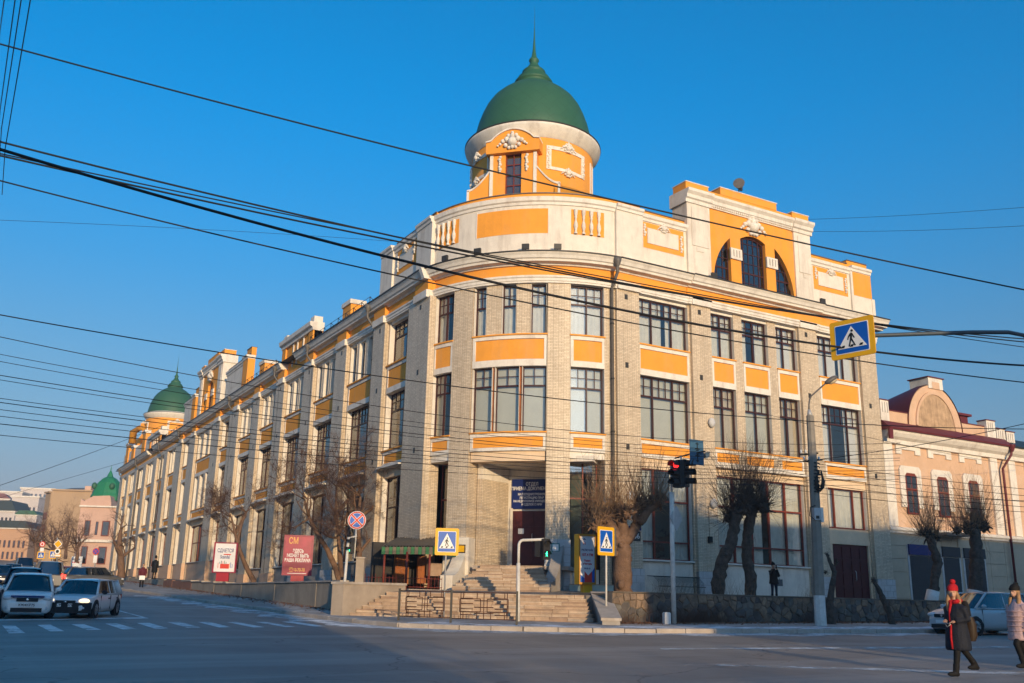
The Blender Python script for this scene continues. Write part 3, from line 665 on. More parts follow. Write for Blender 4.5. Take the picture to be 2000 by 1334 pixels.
for a, b in ((-5.9, -4.7), (4.3, 5.5)): wallbox(MC, cdeg(a), cdeg(b), Z2B, Z2T, m=WOODF, w0=-.3, w1=-.12, name='wood_mullion')
for a, b in ((14.3, 22.6),): plinth(MC, cdeg(a)-.04, cdeg(b)+.04, 2.0, 4.55, .14, 2, rows=7)
# entrance porch
EM = lambda u, w, z: tuple(ent(u, w, z))
wallbox(EM, -1.5, 3.2, 3.28, 8.4, w0=4.5, w1=4.93, m=WHITEB, name='porch_wall'); wallbox(EM, -3.0, 4.2, 8.32, 8.6, w0=4.5, w1=7.2, m=WHITEB, name='porch_ceiling')
def slab(name, p, q, z0, z1, th, m):
    p, q = Vector((p.x, p.y, 0)), Vector((q.x, q.y, 0)); d = (q-p).normalized(); n = Vector((-d.y, d.x, 0)); L_ = (q-p).length
    return MB().box(0, L_, -th, 0, z0, z1, M=lambda u, w, z: tuple(p+d*u+n*w+ZU*z)).build(name, m, CB)
slab('porch_side', ent(-1.72, 7.0, 0), ent(-.92, 4.9, 0), 3.0, 7.55, .3, BRICK); slab('porch_side', ent(-1.72, 7.0, 0), ent(-.92, 4.9, 0), 7.55, 8.4, .3, WHITEB)
slab('porch_side', ent(2.4, 4.9, 0), ent(2.3, 7.2, 0), 3.0, 8.4, .3, BRICK)
dr = MB().box(-.38, 1.95, 4.93, 4.99, 3.3, 6.14, EM).build('entrance_door', MAROON, CB)
for a in (-.3, .82):
    for z0, z1 in ((3.45, 4.3), (4.45, 5.2), (5.35, 6.0)): MB().box(a, a+1.0, 4.99, 5.015, z0, z1, EM).build('door_panel', MAROON, dr)
MB().tube([EM(.66, 5.0, 4.55), EM(.66, 5.07, 4.6), EM(.66, 5.07, 4.95), EM(.66, 5.0, 5.0)], .018).build('door_handle', GALV, dr)
MB().box(-.08, .22, 5.016, 5.02, 4.98, 5.25, EM).build('notice', WHITE, dr)
MB().box(-.52, -.38, 4.93, 5.03, 3.28, 6.28, EM).build('door_frame', WHITEB, dr)
sg = thing('office_sign', 'dark blue office sign with white Cyrillic lettering above the entrance door', 'sign', loc=ent(.7, 5, 6.25))
MB().box(-.45, 2.0, 4.94, 5.02, 6.24, 7.76, EM).build('board', NAVY, sg)
TW = mat('sign_lettering', (.75, .75, .75), .5, .05, 3)
for s, sz, z in (('ОТДЕЛ', .24, 7.50), ('ПРИЕМА ДОКУМЕНТОВ', .24, 7.27), ('НА ГОСУДАРСТВЕННУЮ', .155, 6.98), ('РЕГИСТРАЦИЮ ПРАВ', .155, 6.80), ('НА НЕДВИЖИМОЕ ИМУЩЕСТВО', .155, 6.63), ('И СДЕЛОК С НИМ', .155, 6.46)):
    text(s, sz, EM, .62, 5.024, z, TW, sg, sx=.78, bold=.004)
bxm = MB().box(-1.08, -.88, 5.3, 5.5, 4.35, 4.55, EM).build('letter_box', BLACK); tag(bxm, 'small black letter box on the porch brick wall', 'letter box')
# plastered wings at the foot of the piers
def wing(a0, a1, dA, dB, zA, zB, m=WHITEB, name='pier_wing'):
    pts = []
    for i in range(9):
        t = i/8; pts.append((dA+(dB-dA)*t, zA+(zB-zA)*(1-(1-t)**2.2)))
    poly = [(dA, 2.0)]+[(dB, 2.0)]+pts[::-1]
    mb = MB(); mb.prism(poly, a0, a1, lambda u, w, z: EM(w, u, z)); mb.build(name, m, CB)
wing(-2.5, -1.9, 7.6, 9.9, 4.6, 2.75); wing(2.35, 2.85, 7.6, 10.3, 4.3, 2.5, CONC)
wallbox(EM, -3.05, -1.75, 2.0, 4.6, m=WHITEB, w0=7.0, w1=8.02, name='pier_base')
for a, z, w, m_, lb in ((-2.1, 4.05, 8.04, YELLOW, 'small framed yellow plaque at the foot of the left entrance pier'), (2.5, 4.15, 7.78, WHITE, 'small teal framed white plaque on the right entrance pier')):
    f = tag(MB().box(a-.19, a+.19, w, w+.06, z-.2, z+.2, EM).build('wall_plaque', DARK if m_ is YELLOW else TEAL), lb, 'plaque'); MB().box(a-.15, a+.15, w+.06, w+.067, z-.15, z+.15, EM).build('plaque_face', m_, f)
# ---- band, frieze, cornice, gutter
BAND = [(-.3, 17.42), (.2, 17.42), (.2, 17.5), (.24, 17.53), (.24, 17.66), (.29, 17.7), (.29, 17.8), (-.3, 17.82)]
FRZ = [(-.3, 17.8), (.1, 17.8), (.1, 18.42), (-.3, 18.42)]
COR = [(-.3, 18.36), (.16, 18.36), (.2, 18.44), (.5, 18.47), (.52, 18.58), (.6, 18.62), (.66, 18.76), (.74, 18.86), (.74, 18.9), (-.4, 18.98)]
GUT = [(.66, 18.9), (.80, 18.9), (.80, 18.96), (.66, 18.96)]
segs = [(MR, 7.2, 12.05, 1, 0), (MR, 12.05, 22.0, 1, .1), (MR, 22.0, 27.1, 1, 0), (MC, cdeg(-37.5), cdeg(41), 24, 0), (ML, 6.5, 28.9, 4, 0), (ML, 32.4, 84.0, 6, 0), (ML, 87.5, 110.3, 2, 0)]
for M, a, b, n, dw in segs:
    sh = lambda P: [(w+(dw if w > 0 else 0), z) for w, z in P]
    e = .62 if (M is MR and b > 27) else 0
    MB().sweep(sh(COR), a, b+e, M, n).build('cornice', TRIM, CB); MB().sweep(sh(GUT), a, b+e, M, n).build('gutter', DARK, CB)
for M, a, b, n, dw in ((MR, 7.2, 12.05, 1, 0), (MR, 12.05, 22.0, 1, .05), (MR, 22.0, 27.0, 1, 0), (MC, cdeg(-37.5), cdeg(41), 24, -.06), (ML, 6.5, 110.3, 8, 0)):
    sh = lambda P: [(w+(dw if w > 0 else 0), z) for w, z in P]
    MB().sweep(sh(BAND), a, b, M, n).build('string_band', TRIM, CB); MB().sweep(sh(FRZ), a, b, M, n).build('frieze', ORANGE, CB)
for q in (6.53, 12.49, 18.85, 25.35, 32.05, 38.6, 45.1, 51.8, 61.8, 67.9):
    MB().sweep([(-.3, 17.83), (.33, 17.83), (.33, 18.42), (-.3, 18.42)], q, q+1.7, ML).build('frieze_block', ORANGE, CB); MB().sweep([(-.3, 17.40), (.42, 17.40), (.42, 17.815), (-.3, 17.815)], q, q+1.7, ML).build('pilaster_cap', TRIM, CB)
MB().sweep([(.2, 18.38), (.62, 18.38), (.84, 18.93), (.2, 18.97)], 6.42, 6.75, ML).build('cornice_end', TRIM, CB)
for q in ((7.3, 8.74), (12.26, 13.63), (20.34, 21.73), (25.43, 26.83)): MB().sweep([(-.3, 17.40), (.34, 17.40), (.34, 17.815), (-.3, 17.815)], q[0], q[1], MR).build('pilaster_cap', TRIM, CB)
# ---- closing shell: interior core, roof, back
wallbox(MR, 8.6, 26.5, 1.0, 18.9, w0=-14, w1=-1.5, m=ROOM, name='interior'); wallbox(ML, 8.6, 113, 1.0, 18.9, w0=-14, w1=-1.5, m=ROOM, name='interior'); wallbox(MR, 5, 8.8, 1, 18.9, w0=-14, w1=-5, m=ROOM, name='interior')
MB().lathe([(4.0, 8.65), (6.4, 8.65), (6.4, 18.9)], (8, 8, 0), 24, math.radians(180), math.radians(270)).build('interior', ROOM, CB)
wallbox(MR, 26.55, 26.95, 1.0, 18.9, w0=-14, w1=-.02, name='end_wall')
for (M, a, b) in ((ML, 14, 113), (MR, 12.5, 26.8)):
    MB().sweep([(.62, 18.97), (-7, 21.6), (-14.2, 18.97)], a, b, M).build('roof', ROOF, CB)
MB().lathe([(.1, 19.0), (7.6, 19.0)], (8, 8, 0), 20, math.radians(180), math.radians(270)).build('roof_deck', ROOF, CB)
# ---- attic parapet of the corner
def attic(M, a, b, n, z1=21.75, m=WHITEB, w1=0., capz=22.2, cop=22.45):
    MB().box(a, b, -.5, w1, 18.94, z1, M, n=n).build('parapet', m, CB)
    MB().sweep([(-.5, z1), (w1+.06, z1), (w1+.08, z1+.14), (w1+.16, z1+.2), (w1+.18, capz-.02), (-.5, capz)], a-.0, b+.0, M, n).build('parapet_cornice', TRIM, CB)
    if cop: MB().box(a, b, -.55, -.12, capz, cop, M, n=n).build('coping', ORANGE, CB); MB().box(a, b, -.6, -.06, cop, cop+.05, M, n=n).build('coping_flashing', PIPE, CB)
attic(MC, cdeg(-39.5), cdeg(40.5), 24)
MB().box(cdeg(-13.8), cdeg(14.1), 0, .012, 20.17, 21.55, MC, n=8).build('panel', ORANGE, CB)
for a, b in ((cdeg(-13.8)-.05, cdeg(-13.8)), (cdeg(14.1), cdeg(14.1)+.05)): MB().box(a, b, 0, .03, 20.12, 21.6, MC).build('panel_edge', TRIM, CB)
BALP = [(.09, 0), (.09, .09), (.05, .13), (.06, .2), (.115, .42), (.105, .55), (.05, .75), (.055, .85), (.085, .95), (.06, 1.0), (.10, 1.1), (.11, 1.36)]
for a, b in ((-35.3, -22.4), (22.8, 35.8)):
    bp = MB().box(cdeg(a), cdeg(b), 0, .012, 20.17, 21.56, MC, n=4).build('baluster_panel', ORANGE, CB)
    for i in range(4):
        u = cdeg(a)+(cdeg(b)-cdeg(a))*(i+.55)/4.3; p = MC(u, .06, 20.18); MB().lathe(BALP, p, 10).build('baluster', TRIM, bp)
def crest(M, u, z, s=.45, w=.0, par=None):              # carved cartouche built of scrolls and leaves
    mb = MB(); c = Vector(M(u, w+.05, z)); P = lambda a, b, r: mb.ball(M(u+a*s, w+.05, z+b*s), r*s, r*s, r*s, 8, 5)
    P(0, 0, .45); P(0, .55, .25); P(0, .85, .16); P(0, -.5, .2)
    for sx in (-1, 1):
        for a, b, r in ((.5, .25, .26), (.85, .1, .2), (.6, -.3, .2), (1.1, -.15, .14), (.35, .6, .18), (1.3, -.3, .1), (.3, -.55, .16)): P(a*sx, b, r)
    mb.build('carved_crest', TRIM, par or CB)
def garland(M, u, z0, z1, w=.0, r=.09):
    mb = MB(); k = max(5, int((z1-z0)/.13))
    for i in range(k): mb.ball(M(u+.03*math.sin(i*2.3), w+.03, z0+(z1-z0)*(i+.5)/k), r*(.75+.4*math.sin(i*1.7)**2), None, None, 7, 4)
    mb.build('carved_garland', TRIM, CB)
def atticpanel(M, a, b, end):
    MB().box(a, b, 0, .015, 20.14, 21.6, M).build('panel', ORANGE, CB); MB().box(a+.36, b-.4, .015, .06, 20.42, 21.3, M).build('raised_tablet', WHITEB, CB)
    crest(M, (a+b)/2, 21.42, .32, .06)
    for u in (a+.17, b-.2): garland(M, u, 20.75 if u < (a+b)/2 else 20.3, 21.5 if u < (a+b)/2 else 21.3, .015)
attic(MR, 7.35, 9.12, 1, w1=.14, z1=21.85); attic(MR, 9.12, 12.3, 1, z1=21.65, capz=22.05, cop=22.3); atticpanel(MR, 9.12, 12.02, 1)
attic(ML, 6.75, 8.7, 1, w1=.14, z1=21.85); attic(ML, 8.7, 12.2, 1, z1=21.65, capz=22.05, cop=22.3); atticpanel(ML, 9.05, 11.75, 1); attic(ML, 12.2, 14.0, 1, w1=.14, z1=21.85, cop=None)
# right attic gable with the thermal window
def gable(M, off, detail):
    o = lambda u: off+u
    for a, b in ((12.2, 13.85), (20.43, 21.8)):
        MB().box(o(a), o(b), -1.1, .15, 18.95, 23.4, M).build('gable_pier', WHITEB, CB); MB().box(o(a)+.3, o(b)-.12, .15, .19, 20.9, 23.2, M).build('raised_tablet', WHITEB, CB)
        MB().box(o(a)+.62, o(b)-.5, .15, .18, 20.6, 20.86, M).build('raised_tablet', WHITEB, CB)
        MB().box(o(a), o(b), -1.0, .12, 24.2, 24.66, M).build('gable_top', ORANGE, CB); MB().box(o(a)-.03, o(b)+.03, -1.05, .16, 24.66, 24.71, M).build('coping_flashing', TRIM, CB)
        MB().sweep([(-1.2, 23.4), (.22, 23.4), (.24, 23.6), (.34, 23.66), (.36, 23.85), (.5, 24.0), (.52, 24.16), (-1.2, 24.2)], o(a)-.12, o(b)+.12, M).build('gable_cornice', TRIM, CB)
    MB().sweep([(-1.0, 23.45), (.14, 23.45), (.16, 23.6), (.26, 23.66), (.28, 23.85), (.42, 24.0), (.44, 24.14), (-1.0, 24.18)], o(13.85), o(20.43), M).build('gable_cornice', TRIM, CB)
    k = 40                                                     # rows of dentils
    mb = MB()
    for i in range(k): u = o(13.95+6.4*i/k); mb.box(u, u+.09, .16, .22, 23.52, 23.62, M)
    mb.build('dentils', TRIM, CB)
    MB().box(o(13.85), o(20.43), -.9, .05, 24.18, 24.5, M).build('gable_top', ORANGE, CB); MB().box(o(14.8), o(19.2), -.9, .08, 24.5, 24.92, M).build('gable_top', ORANGE, CB); MB().box(o(14.75), o(19.25), -.95, .12, 24.92, 24.97, M).build('coping_flashing', TRIM, CB)
    # orange wall with three openings cut out under one arch
    cx, cz, ax, az = 17.2, 19.0, 3.12, 3.62; top = 23.45; wl = MB()
    def inside(u): return cz+az*math.sqrt(max(0, 1-((u-cx)/ax)**2))
    def lowz(u):
        if 14.1 <= u <= 15.42 or 18.88 <= u <= 20.3: return max(18.95, inside(u)-.02)
        if 16.2 <= u <= 18.15: return 22.42-.3*((u-cx)/.98)**2-.02
        return 18.95
    us = sorted(set([13.85, 20.43]+[14.1+1.32*i/12 for i in range(13)]+[16.2+1.95*i/10 for i in range(11)]+[18.88+1.42*i/12 for i in range(13)]))
    for p, q in zip(us, us[1:]):
        m_ = (p+q)/2; op = lowz(m_) > 18.96
        zp, zq = (lowz(p+1e-4), lowz(q-1e-4)) if op else (18.95, 18.95)
        wl.face([M(o(p), .05, zp), M(o(q), .05, zq), M(o(q), .05, top), M(o(p), .05, top)])
        if op: wl.face([M(o(p), .05, zp), M(o(q), .05, zq), M(o(q), -.3, zq), M(o(p), -.3, zp)])
    for u in (14.1, 15.42, 16.2, 18.15, 18.88, 20.3): zz_ = max(lowz(u-1e-4), lowz(u+1e-4)); wl.face([M(o(u), .05, 18.95), M(o(u), .05, zz_), M(o(u), -.3, zz_), M(o(u), -.3, 18.95)])
    wl.build('gable_wall', ORANGE, CB)
    for a, b in ((15.4, 16.15), (18.18, 18.93)):
        c = MB().box(o(a)-.04, o(b)+.06, .05, .16, 20.7, 21.35, M).build('capital', TRIM, CB)
        for i in range(3): q = o(a)+.14+i*.22; MB().box(q, q+.06, .16, .175, 20.85, 21.25, M).build('flute', CONC, c)
    crest(M, o(17.2), 22.95, .75, .08)
    # three-part thermal window
    fr = MB(); gl = []
    for a, b in ((14.08, 15.42), (16.2, 18.15), (18.88, 20.3)):
        mid = (16.2 <= a < 18.15); seg = 8; topz = lambda u: (min(inside(u), 22.42-.3*((u-cx)/.98)**2) if mid else inside(u))-.02
        us = [a+(b-a)*i/seg for i in range(seg+1)]
        for p, q in zip(us, us[1:]):
            fr.face([M(o(p), -.18, topz(p)-.12), M(o(q), -.18, topz(q)-.12), M(o(q), -.18, topz(q)), M(o(p), -.18, topz(p))])
        for e in (a, b-.07): fr.box(o(e), o(e)+.07, -.24, -.17, 18.95, max(19.2, topz(min(max(e, a+.08), b-.08))-.05), M)
        vs = (a+(b-a)*.5,) if not mid else (a+(b-a)*.36, a+(b-a)*.68)
        nx = 3 if not mid else 5
        for i in range(1, nx): u = a+(b-a)*i/nx; w_ = .035 if i in (1, nx-1) and nx == 5 else .022; fr.box(o(u)-w_, o(u)+w_, -.23, -.17, 18.95, topz(u), M)
        for j, z in enumerate((19.55, 20.15, 20.75, 21.35, 21.95)):
            us2 = [u for u in us if topz(u) > z]
            if len(us2) > 1: fr.box(o(us2[0]), o(us2[-1]), -.235, -.175, z-(.05 if j == 1 else .02), z+(.05 if j == 1 else .02), M)
        zz = [18.95, 19.55, 20.15, 20.75, 21.35, 21.95, 22.6]
        for i in range(nx):
            u0_, u1_ = a+(b-a)*i/nx, a+(b-a)*(i+1)/nx
            for z0_, z1_ in zip(zz, zz[1:]):
                t0, t1 = min(z1_, topz(u0_)), min(z1_, topz(u1_))
                if max(t0, t1) <= z0_+.05: continue
                gl.append([(u0_, z0_), (u1_, z0_), (u1_, max(z0_, t1)), (u0_, max(z0_, t0))])
    wo_ = fr.build('arched_window', FRAME, CB)
    if detail:
        for q in gl: MB_ = MB(); MB_.face([M(o(u), -.2, z) for u, z in q]); MB_.build('pane', GLASSL, wo_)
    else:
        mb = MB(); [mb.face([M(o(u), -.2, z) for u, z in q]) for q in gl]; mb.build('glazing', GLASSL, wo_)
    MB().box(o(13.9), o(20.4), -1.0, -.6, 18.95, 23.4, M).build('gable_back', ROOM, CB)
gable(MR, 0, True)
attic(MR, 21.8, 25.2, 1, z1=21.65, capz=22.05, cop=22.35); atticpanel(MR, 22.05, 24.98, 1); attic(MR, 25.2, 27.0, 1, w1=.12, z1=21.85, cop=22.6)
MB().box(25.38, 27.0, .12, .13, 20.3, 21.82, MR).build('panel', ORANGE, CB)
MB().box(26.95, 27.2, -.6, .16, 18.95, 20.3, MR).build('parapet_end', WHITEB, CB)
# left roofline
gable(ML, 41.2, False)
for a, b in ((44.2, 51.9), (64.4, 70.2)):
    attic(ML, a, b, 1, z1=21.65, capz=22.05, cop=22.3); MB().box(a+1.6, b-1.2, 0, .02, 20.2, 21.3, ML).build('raised_tablet', WHITEB, CB); attic(ML, a-.05, a+1.5, 1, w1=.14, z1=21.85, m=ORANGE, cop=22.9)
def smallgable(a, b, w0=-.3):
    MB().box(a, b, -.6, -.02, 18.4, 20.3, ML).build('small_gable', ORANGE, CB)
    for q in (a, b-.9): MB().box(q, q+.9, -.65, .1, 18.4, 20.3, ML).build('gable_pier', ORANGE, CB); MB().box(q+.05, q+.85, -.6, .05, 20.95, 21.4, ML).build('gable_top', TRIM, CB)
    for q in (a+2.2, a+3.6, a+4.6): MB().box(q, q+.16, -.02, .06, 18.5, 20.3, ML).build('fillet', TRIM, CB)
    MB().sweep([(-.7, 20.3), (.15, 20.3), (.18, 20.5), (.36, 20.6), (.4, 20.9), (-.7, 20.95)], a-.1, b+.1, ML).build('gable_cornice', TRIM, CB)
smallgable(26.6, 33.9); smallgable(82.5, 89.8)
for t, x in ((27.6, 3), (50.2, 3), (79, 3)):
    c = MB().box(t, t+1.7, -x-1.1, -x, 19, 23.1, ML).build('chimney', ORANGE, CB); MB().box(t-.1, t+1.8, -x-1.2, -x+.1, 23.1, 23.45, ML).build('chimney_cap', TRIM, c)
for a, b in ((15, 26.4), (34.5, 44), (70.5, 82)):
    mb = MB()
    for z in (19.35, 19.65): mb.tube([ML(a, .35, z), ML(b, .35, z)], .02, 4)
    u = a
    while u < b: mb.tube([ML(u, .35, 18.95), ML(u, .35, 19.68)], .025, 4); mb.tube([ML(u, .35, 19.66), ML(u, -.2, 19.2)], .02, 4); u += 1.4
    mb.build('roof_railing', DARK, CB)
# ---- domes
DOMEP = [(3.42, 27.2), (3.44, 27.45), (3.36, 27.9), (3.22, 28.5), (3.0, 29.15), (2.78, 29.65), (2.45, 30.15), (2.08, 30.52), (1.6, 30.9), (1.22, 31.12), (1.08, 31.22), (1.02, 31.34), (1.1, 31.42), (1.14, 31.5), (1.08, 31.58), (.98, 31.66), (.95, 31.8), (.72, 32.0), (.66, 32.15), (.7, 32.22), (.62, 32.32), (.44, 32.45), (.36, 32.6), (.26, 32.75), (.24, 32.9), (.31, 33.0), (.28, 33.1), (.16, 33.25), (.09, 33.7), (.045, 34.5), (.018, 35.4), (.004, 36.8)]
def domemat():
    m, n, b = _nodes('dome_shingles'); L = n.links.new
    uv = n.nodes.new('ShaderNodeUVMap'); mp = n.nodes.new('ShaderNodeMapping'); mp.inputs['Rotation'].default_value = (0, 0, PI/4); L(uv.outputs[0], mp.inputs[0])
    br = n.nodes.new('ShaderNodeTexBrick'); br.offset = 0; br.inputs['Scale'].default_value = 1; br.inputs['Brick Width'].default_value = .62; br.inputs['Row Height'].default_value = .62; br.inputs['Mortar Size'].default_value = .012
    br.inputs['Color1'].default_value = (.030, .105, .060, 1); br.inputs['Color2'].default_value = (.033, .112, .065, 1); br.inputs['Mortar'].default_value = (.023, .083, .047, 1); L(mp.outputs[0], br.inputs['Vector'])
    L(br.outputs['Color'], b.inputs['Base Color']); b.inputs['Roughness'].default_value = .55; b.inputs['Specular IOR Level'].default_value = .35
    bp = n.nodes.new('ShaderNodeBump'); bp.inputs['Strength'].default_value = .2; bp.inputs['Distance'].default_value = .02; bp.invert = True; L(br.outputs['Fac'], bp.inputs['Height']); L(bp.outputs[0], b.inputs['Normal'])
    return m
DOMEM = domemat()
RINGP = [(3.4, 26.2), (3.56, 26.22), (3.58, 26.36), (3.68, 26.4), (3.7, 26.52), (3.84, 26.6), (3.86, 26.74), (3.93, 26.8), (3.94, 26.94), (3.9, 26.98), (3.5, 27.2), (3.3, 27.22)]
def dome(cx, cy, near):
    c = (cx, cy, 0)
    MB().lathe([(3.55, 18.9), (3.55, 22.6), (3.5, 22.6), (3.5, 26.25)], c, 48).build('drum', ORANGE, CB); MB().lathe(RINGP, c, 64).build('drum_cornice', TRIM, CB)
    MB().lathe([(3.86, 26.96), (3.97, 26.96), (3.97, 27.02), (3.86, 27.04)], c, 64).build('drum_flashing', DARK, CB)
    d = MB(); d.lathe(DOMEP[:10], c, 64); dm = d.build('dome', DOMEM, CB); MB().lathe(DOMEP[9:], c, 32).build('finial', GREEN, dm)
    MB().lathe([(3.43, 27.2), (3.5, 27.2), (3.5, 27.3), (3.43, 27.34)], c, 64).build('dome_rim', GREEN, dm)
    def MD(u, w, z): a = math.radians(225)+u/3.5; return (cx+(3.5+w)*math.cos(a), cy+(3.5+w)*math.sin(a), z)
    dd = lambda q: 3.5*math.radians(q)
    for a, b in ((26.5, 69), (-69, -26.5)):                    # framed panels on the drum
        for (p, q, z0, z1) in ((a, a+4.5, 24.35, 25.75), (b-4.5, b, 24.35, 25.75), (a+4.5, b-4.5, 25.55, 25.76), (a+4.5, b-4.5, 24.34, 24.52)): MB().box(dd(p), dd(q), 0, .05, z0, z1, MD, n=4).build('drum_panel_frame', TRIM, CB)
        crest(MD, dd((a+b)/2), 25.78, .38, .03); crest(MD, dd((a+b)/2), 24.3, .33, .03)
        for q in (a+2, b-2): garland(MD, dd(q), 24.4, 25.7, .03, .08)
    for q in (84, 92, -84, -92): MB().box(dd(q)-.1, dd(q)+.1, 0, .04, 22.6, 25.75, MD).build('drum_lesene', TRIM, CB)
    # dormer facing the crossing
    sg_ = 1 if near else -1
    cc = Vector((cx, cy, 0)); n2 = Vector((-1, -sg_, 0)).normalized(); e_ = Vector((1, -sg_, 0)).normalized()
    DM = lambda u, w, z: tuple(cc+e_*(u-.13)+n2*(3.72+w)+ZU*z)
    MB().box(-1.3, -.45, -1.2, 0, 22.3, 25.2, DM).build('dormer_wall', ORANGE, CB); MB().box(.45, 1.3, -1.2, 0, 22.3, 25.2, DM).build('dormer_wall', ORANGE, CB); MB().box(-.45, .45, -1.2, 0, 22.3, 22.72, DM).build('dormer_wall', ORANGE, CB)
    MB().box(-2.7, 2.7, -1.6, .1, 21.9, 22.3, DM).build('dormer_base', ORANGE, CB)
    ped = [(-1.5, 25.15), (1.5, 25.15), (1.5, 25.8)]+[(1.2-2.4*i/12, 25.85+.62*math.sin(PI*i/12)**.8) for i in range(13)]+[(-1.5, 25.8)]
    MB().prism(ped, -1.0, .25, DM).build('dormer_pediment', ORANGE, CB)
    edge = ped[2:]; eb = MB()
    for p, q in zip(edge, edge[1:]): eb.prism([(p[0], p[1]), (q[0], q[1]), (q[0], q[1]+.09), (p[0], p[1]+.09)], -1.05, .34, DM)
    eb.build('pediment_moulding', TRIM, CB)
    crest(DM, 0, 25.72, .62, .27)
    wz = [22.72+(25.15-22.72)*i/4 for i in range(5)]; fr = MB()
    for u in (-.45, -.03, .39): fr.box(u, u+.06, -.2, -.12, 22.72, 25.15, DM)
    for z in wz: fr.box(-.39, .39, -.195, -.125, z-.03, z+.03, DM)
    wo_ = fr.build('dormer_window', FRAMER, CB)
    for z0, z1 in zip(wz, wz[1:]):
        for u in (-.39, .03): mb = MB(); mb.face([DM(u, -.16, z0), DM(u+.36, -.16, z0), DM(u+.36, -.16, z1), DM(u, -.16, z1)]); mb.build('pane', GLASSL, wo_)
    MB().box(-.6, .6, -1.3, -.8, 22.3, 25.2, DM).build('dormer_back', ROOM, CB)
    for s in (-1, 1):
        garland(DM, s*.75, 24.05, 25.05, .02, .1)
        MB().box(s*1.22-.09, s*1.22+.09, -.02, .06, 22.5, 25.12, DM).build('dormer_lesene', TRIM, CB)
        sc_ = [(s*1.3, 22.35), (s*2.6, 22.35), (s*2.6, 23.25)]+[(s*(2.6-1.3*i/8), 23.25+1.1*(1-math.cos(PI/2*i/8))) for i in range(1, 9)]
        MB().prism(sc_ if s > 0 else sc_[::-1], -.9, -.05, DM).build('dormer_scroll', ORANGE, CB)
        tr_ = sc_[2:]; tb = MB()
        for p, q in zip(tr_, tr_[1:]): tb.prism([(p[0], p[1]-.12), (q[0], q[1]-.12), (q[0], q[1]), (p[0], p[1])], -.06, 0, DM)
        tb.box(min(s*2.48, s*2.6), max(s*2.48, s*2.6), -.06, 0, 22.4, 23.2, DM); tb.box(min(s*1.3, s*2.6), max(s*1.3, s*2.6), -.06, .0, 22.35, 22.47, DM); tb.build('scroll_moulding', TRIM, CB)
    mb = MB(); k = 10
    mb.grid([[(cx+(3.5+r)*math.cos(math.radians(225+30+50*i/k)), cy+(3.5+r)*math.sin(math.radians(225+30+50*i/k)), 22.5+h) for i in range(k+1)] for r, h in ((.9, 0), (.85, .35), (.55, .75), (.05, 1.0))]); mb.build('lean_to_roof', OCHRE, CB)
dome(5.5, 5.5, True); dome(5.5, 107.6, False)
for t, h in ((93, 22.6), (101, 21.6), (106, 22.6)): attic(ML, t, t+2.2, 1, w1=.14, z1=h-.6, capz=h-.2, m=ORANGE, cop=None)
MB().box(88, 110.3, -.5, 0, 18.9, 21.0, ML, n=2).build('parapet', WHITEB, CB)
MB().tube([ML(104, .1, 22), ML(104, .1, 23.6), ML(102.4, -.4, 24.0), ML(101, -.7, 23.8)], [.5, .5, .4, .3], 8).build('ochre_vault', OCHRE, CB)
# ---- downpipes
def downpipe(M, u, z1=18.75, z0=2.3, wtop=.72, m=None, w=.32):
    mb = MB(); mb.tube([M(u, wtop, z1+.05), M(u, wtop, 18.1), M(u, w, 17.4), M(u, w, z0)], .085, 8)
    o = mb.build('downpipe', m or PIPE, CB); MB().lathe([(.09, -.35), (.2, -.05), (.22, .12), (.16, .12)], M(u, wtop, z1), 10).build('rain_hopper', m or PIPE, o)
    for z in (15.5, 12.6, 9.9, 7, 4.4): MB().lathe([(.085, -.04), (.105, -.04), (.105, .04), (.085, .04)], M(u, w, z), 8).build('pipe_clip', DARK, o)
downpipe(MC, cdeg(38.5), w=.12)
for t in (14.3, 25.6, 33.4, 47.2, 68.5, 79.5, 95, 108): downpipe(ML, t, m=PIPE, w=.2)
downpipe(MR, 7.0-.05, w=.2, z0=15) if False else None
# ---- lamps and fittings on the building
def flood(px, py, M, label, u, w=.45, z=19.0):
    t = thing('floodlight', label, 'floodlight', 'floodlights on the cornice', loc=M(u, w, z))
    MB().box(u-.18, u+.18, w-.06, w+.08, z+.12, z+.4, M).build('lamp_housing', DARK, t); MB().tube([M(u, w, z-.06), M(u, w, z+.14)], .025, 5).build('bracket', DARK, t)
flood(0, 0, MC, 'dark floodlight on the corner cornice below the orange panel right end', cdeg(17.5)); flood(0, 0, MC, 'rusty floodlight on the corner cornice under the middle of the orange panel', cdeg(6.3)); flood(0, 0, MC, 'floodlight on the corner cornice under the left end of the orange panel', cdeg(-11.5)); flood(0, 0, MC, 'floodlight on the cornice under the left row of balusters', cdeg(-26))
flood(0, 0, MR, 'floodlight on the cornice beside the left quarter window of the gable', 13.75); flood(0, 0, MR, 'floodlight on the cornice right of the gable below the white tablet', 22.2)
hl = thing('horn_loudspeaker', 'grey horn loudspeaker mounted on top of the orange gable', 'loudspeaker', loc=(16.6, .4, 24.95))
MB().tube([(16.6, .3, 24.9), (16.6, .3, 25.4)], .03, 6).build('stem', DARK, hl)
MB().tube([(16.9, .4, 25.45), (16.6, .2, 25.5), (16.25, -.1, 25.55)], [.09, .16, .34], 12).build('horn', PIPE, hl)
an = thing('roof_antenna', 'thin mast antenna standing on the left wing roof near the corner attic', 'antenna', loc=(1, 15, 19))
MB().tube([(1, 14.9, 18.9), (1, 14.9, 23.2)], .03, 5).build('mast', DARK, an); MB().tube([(.6, 14.9, 22.9), (1.5, 14.9, 22.8)], .02, 4).build('crossbar', DARK, an); MB().tube([(1, 14.9, 22.4), (1.6, 13.9, 20.9)], .012, 4).build('stay', DARK, an)
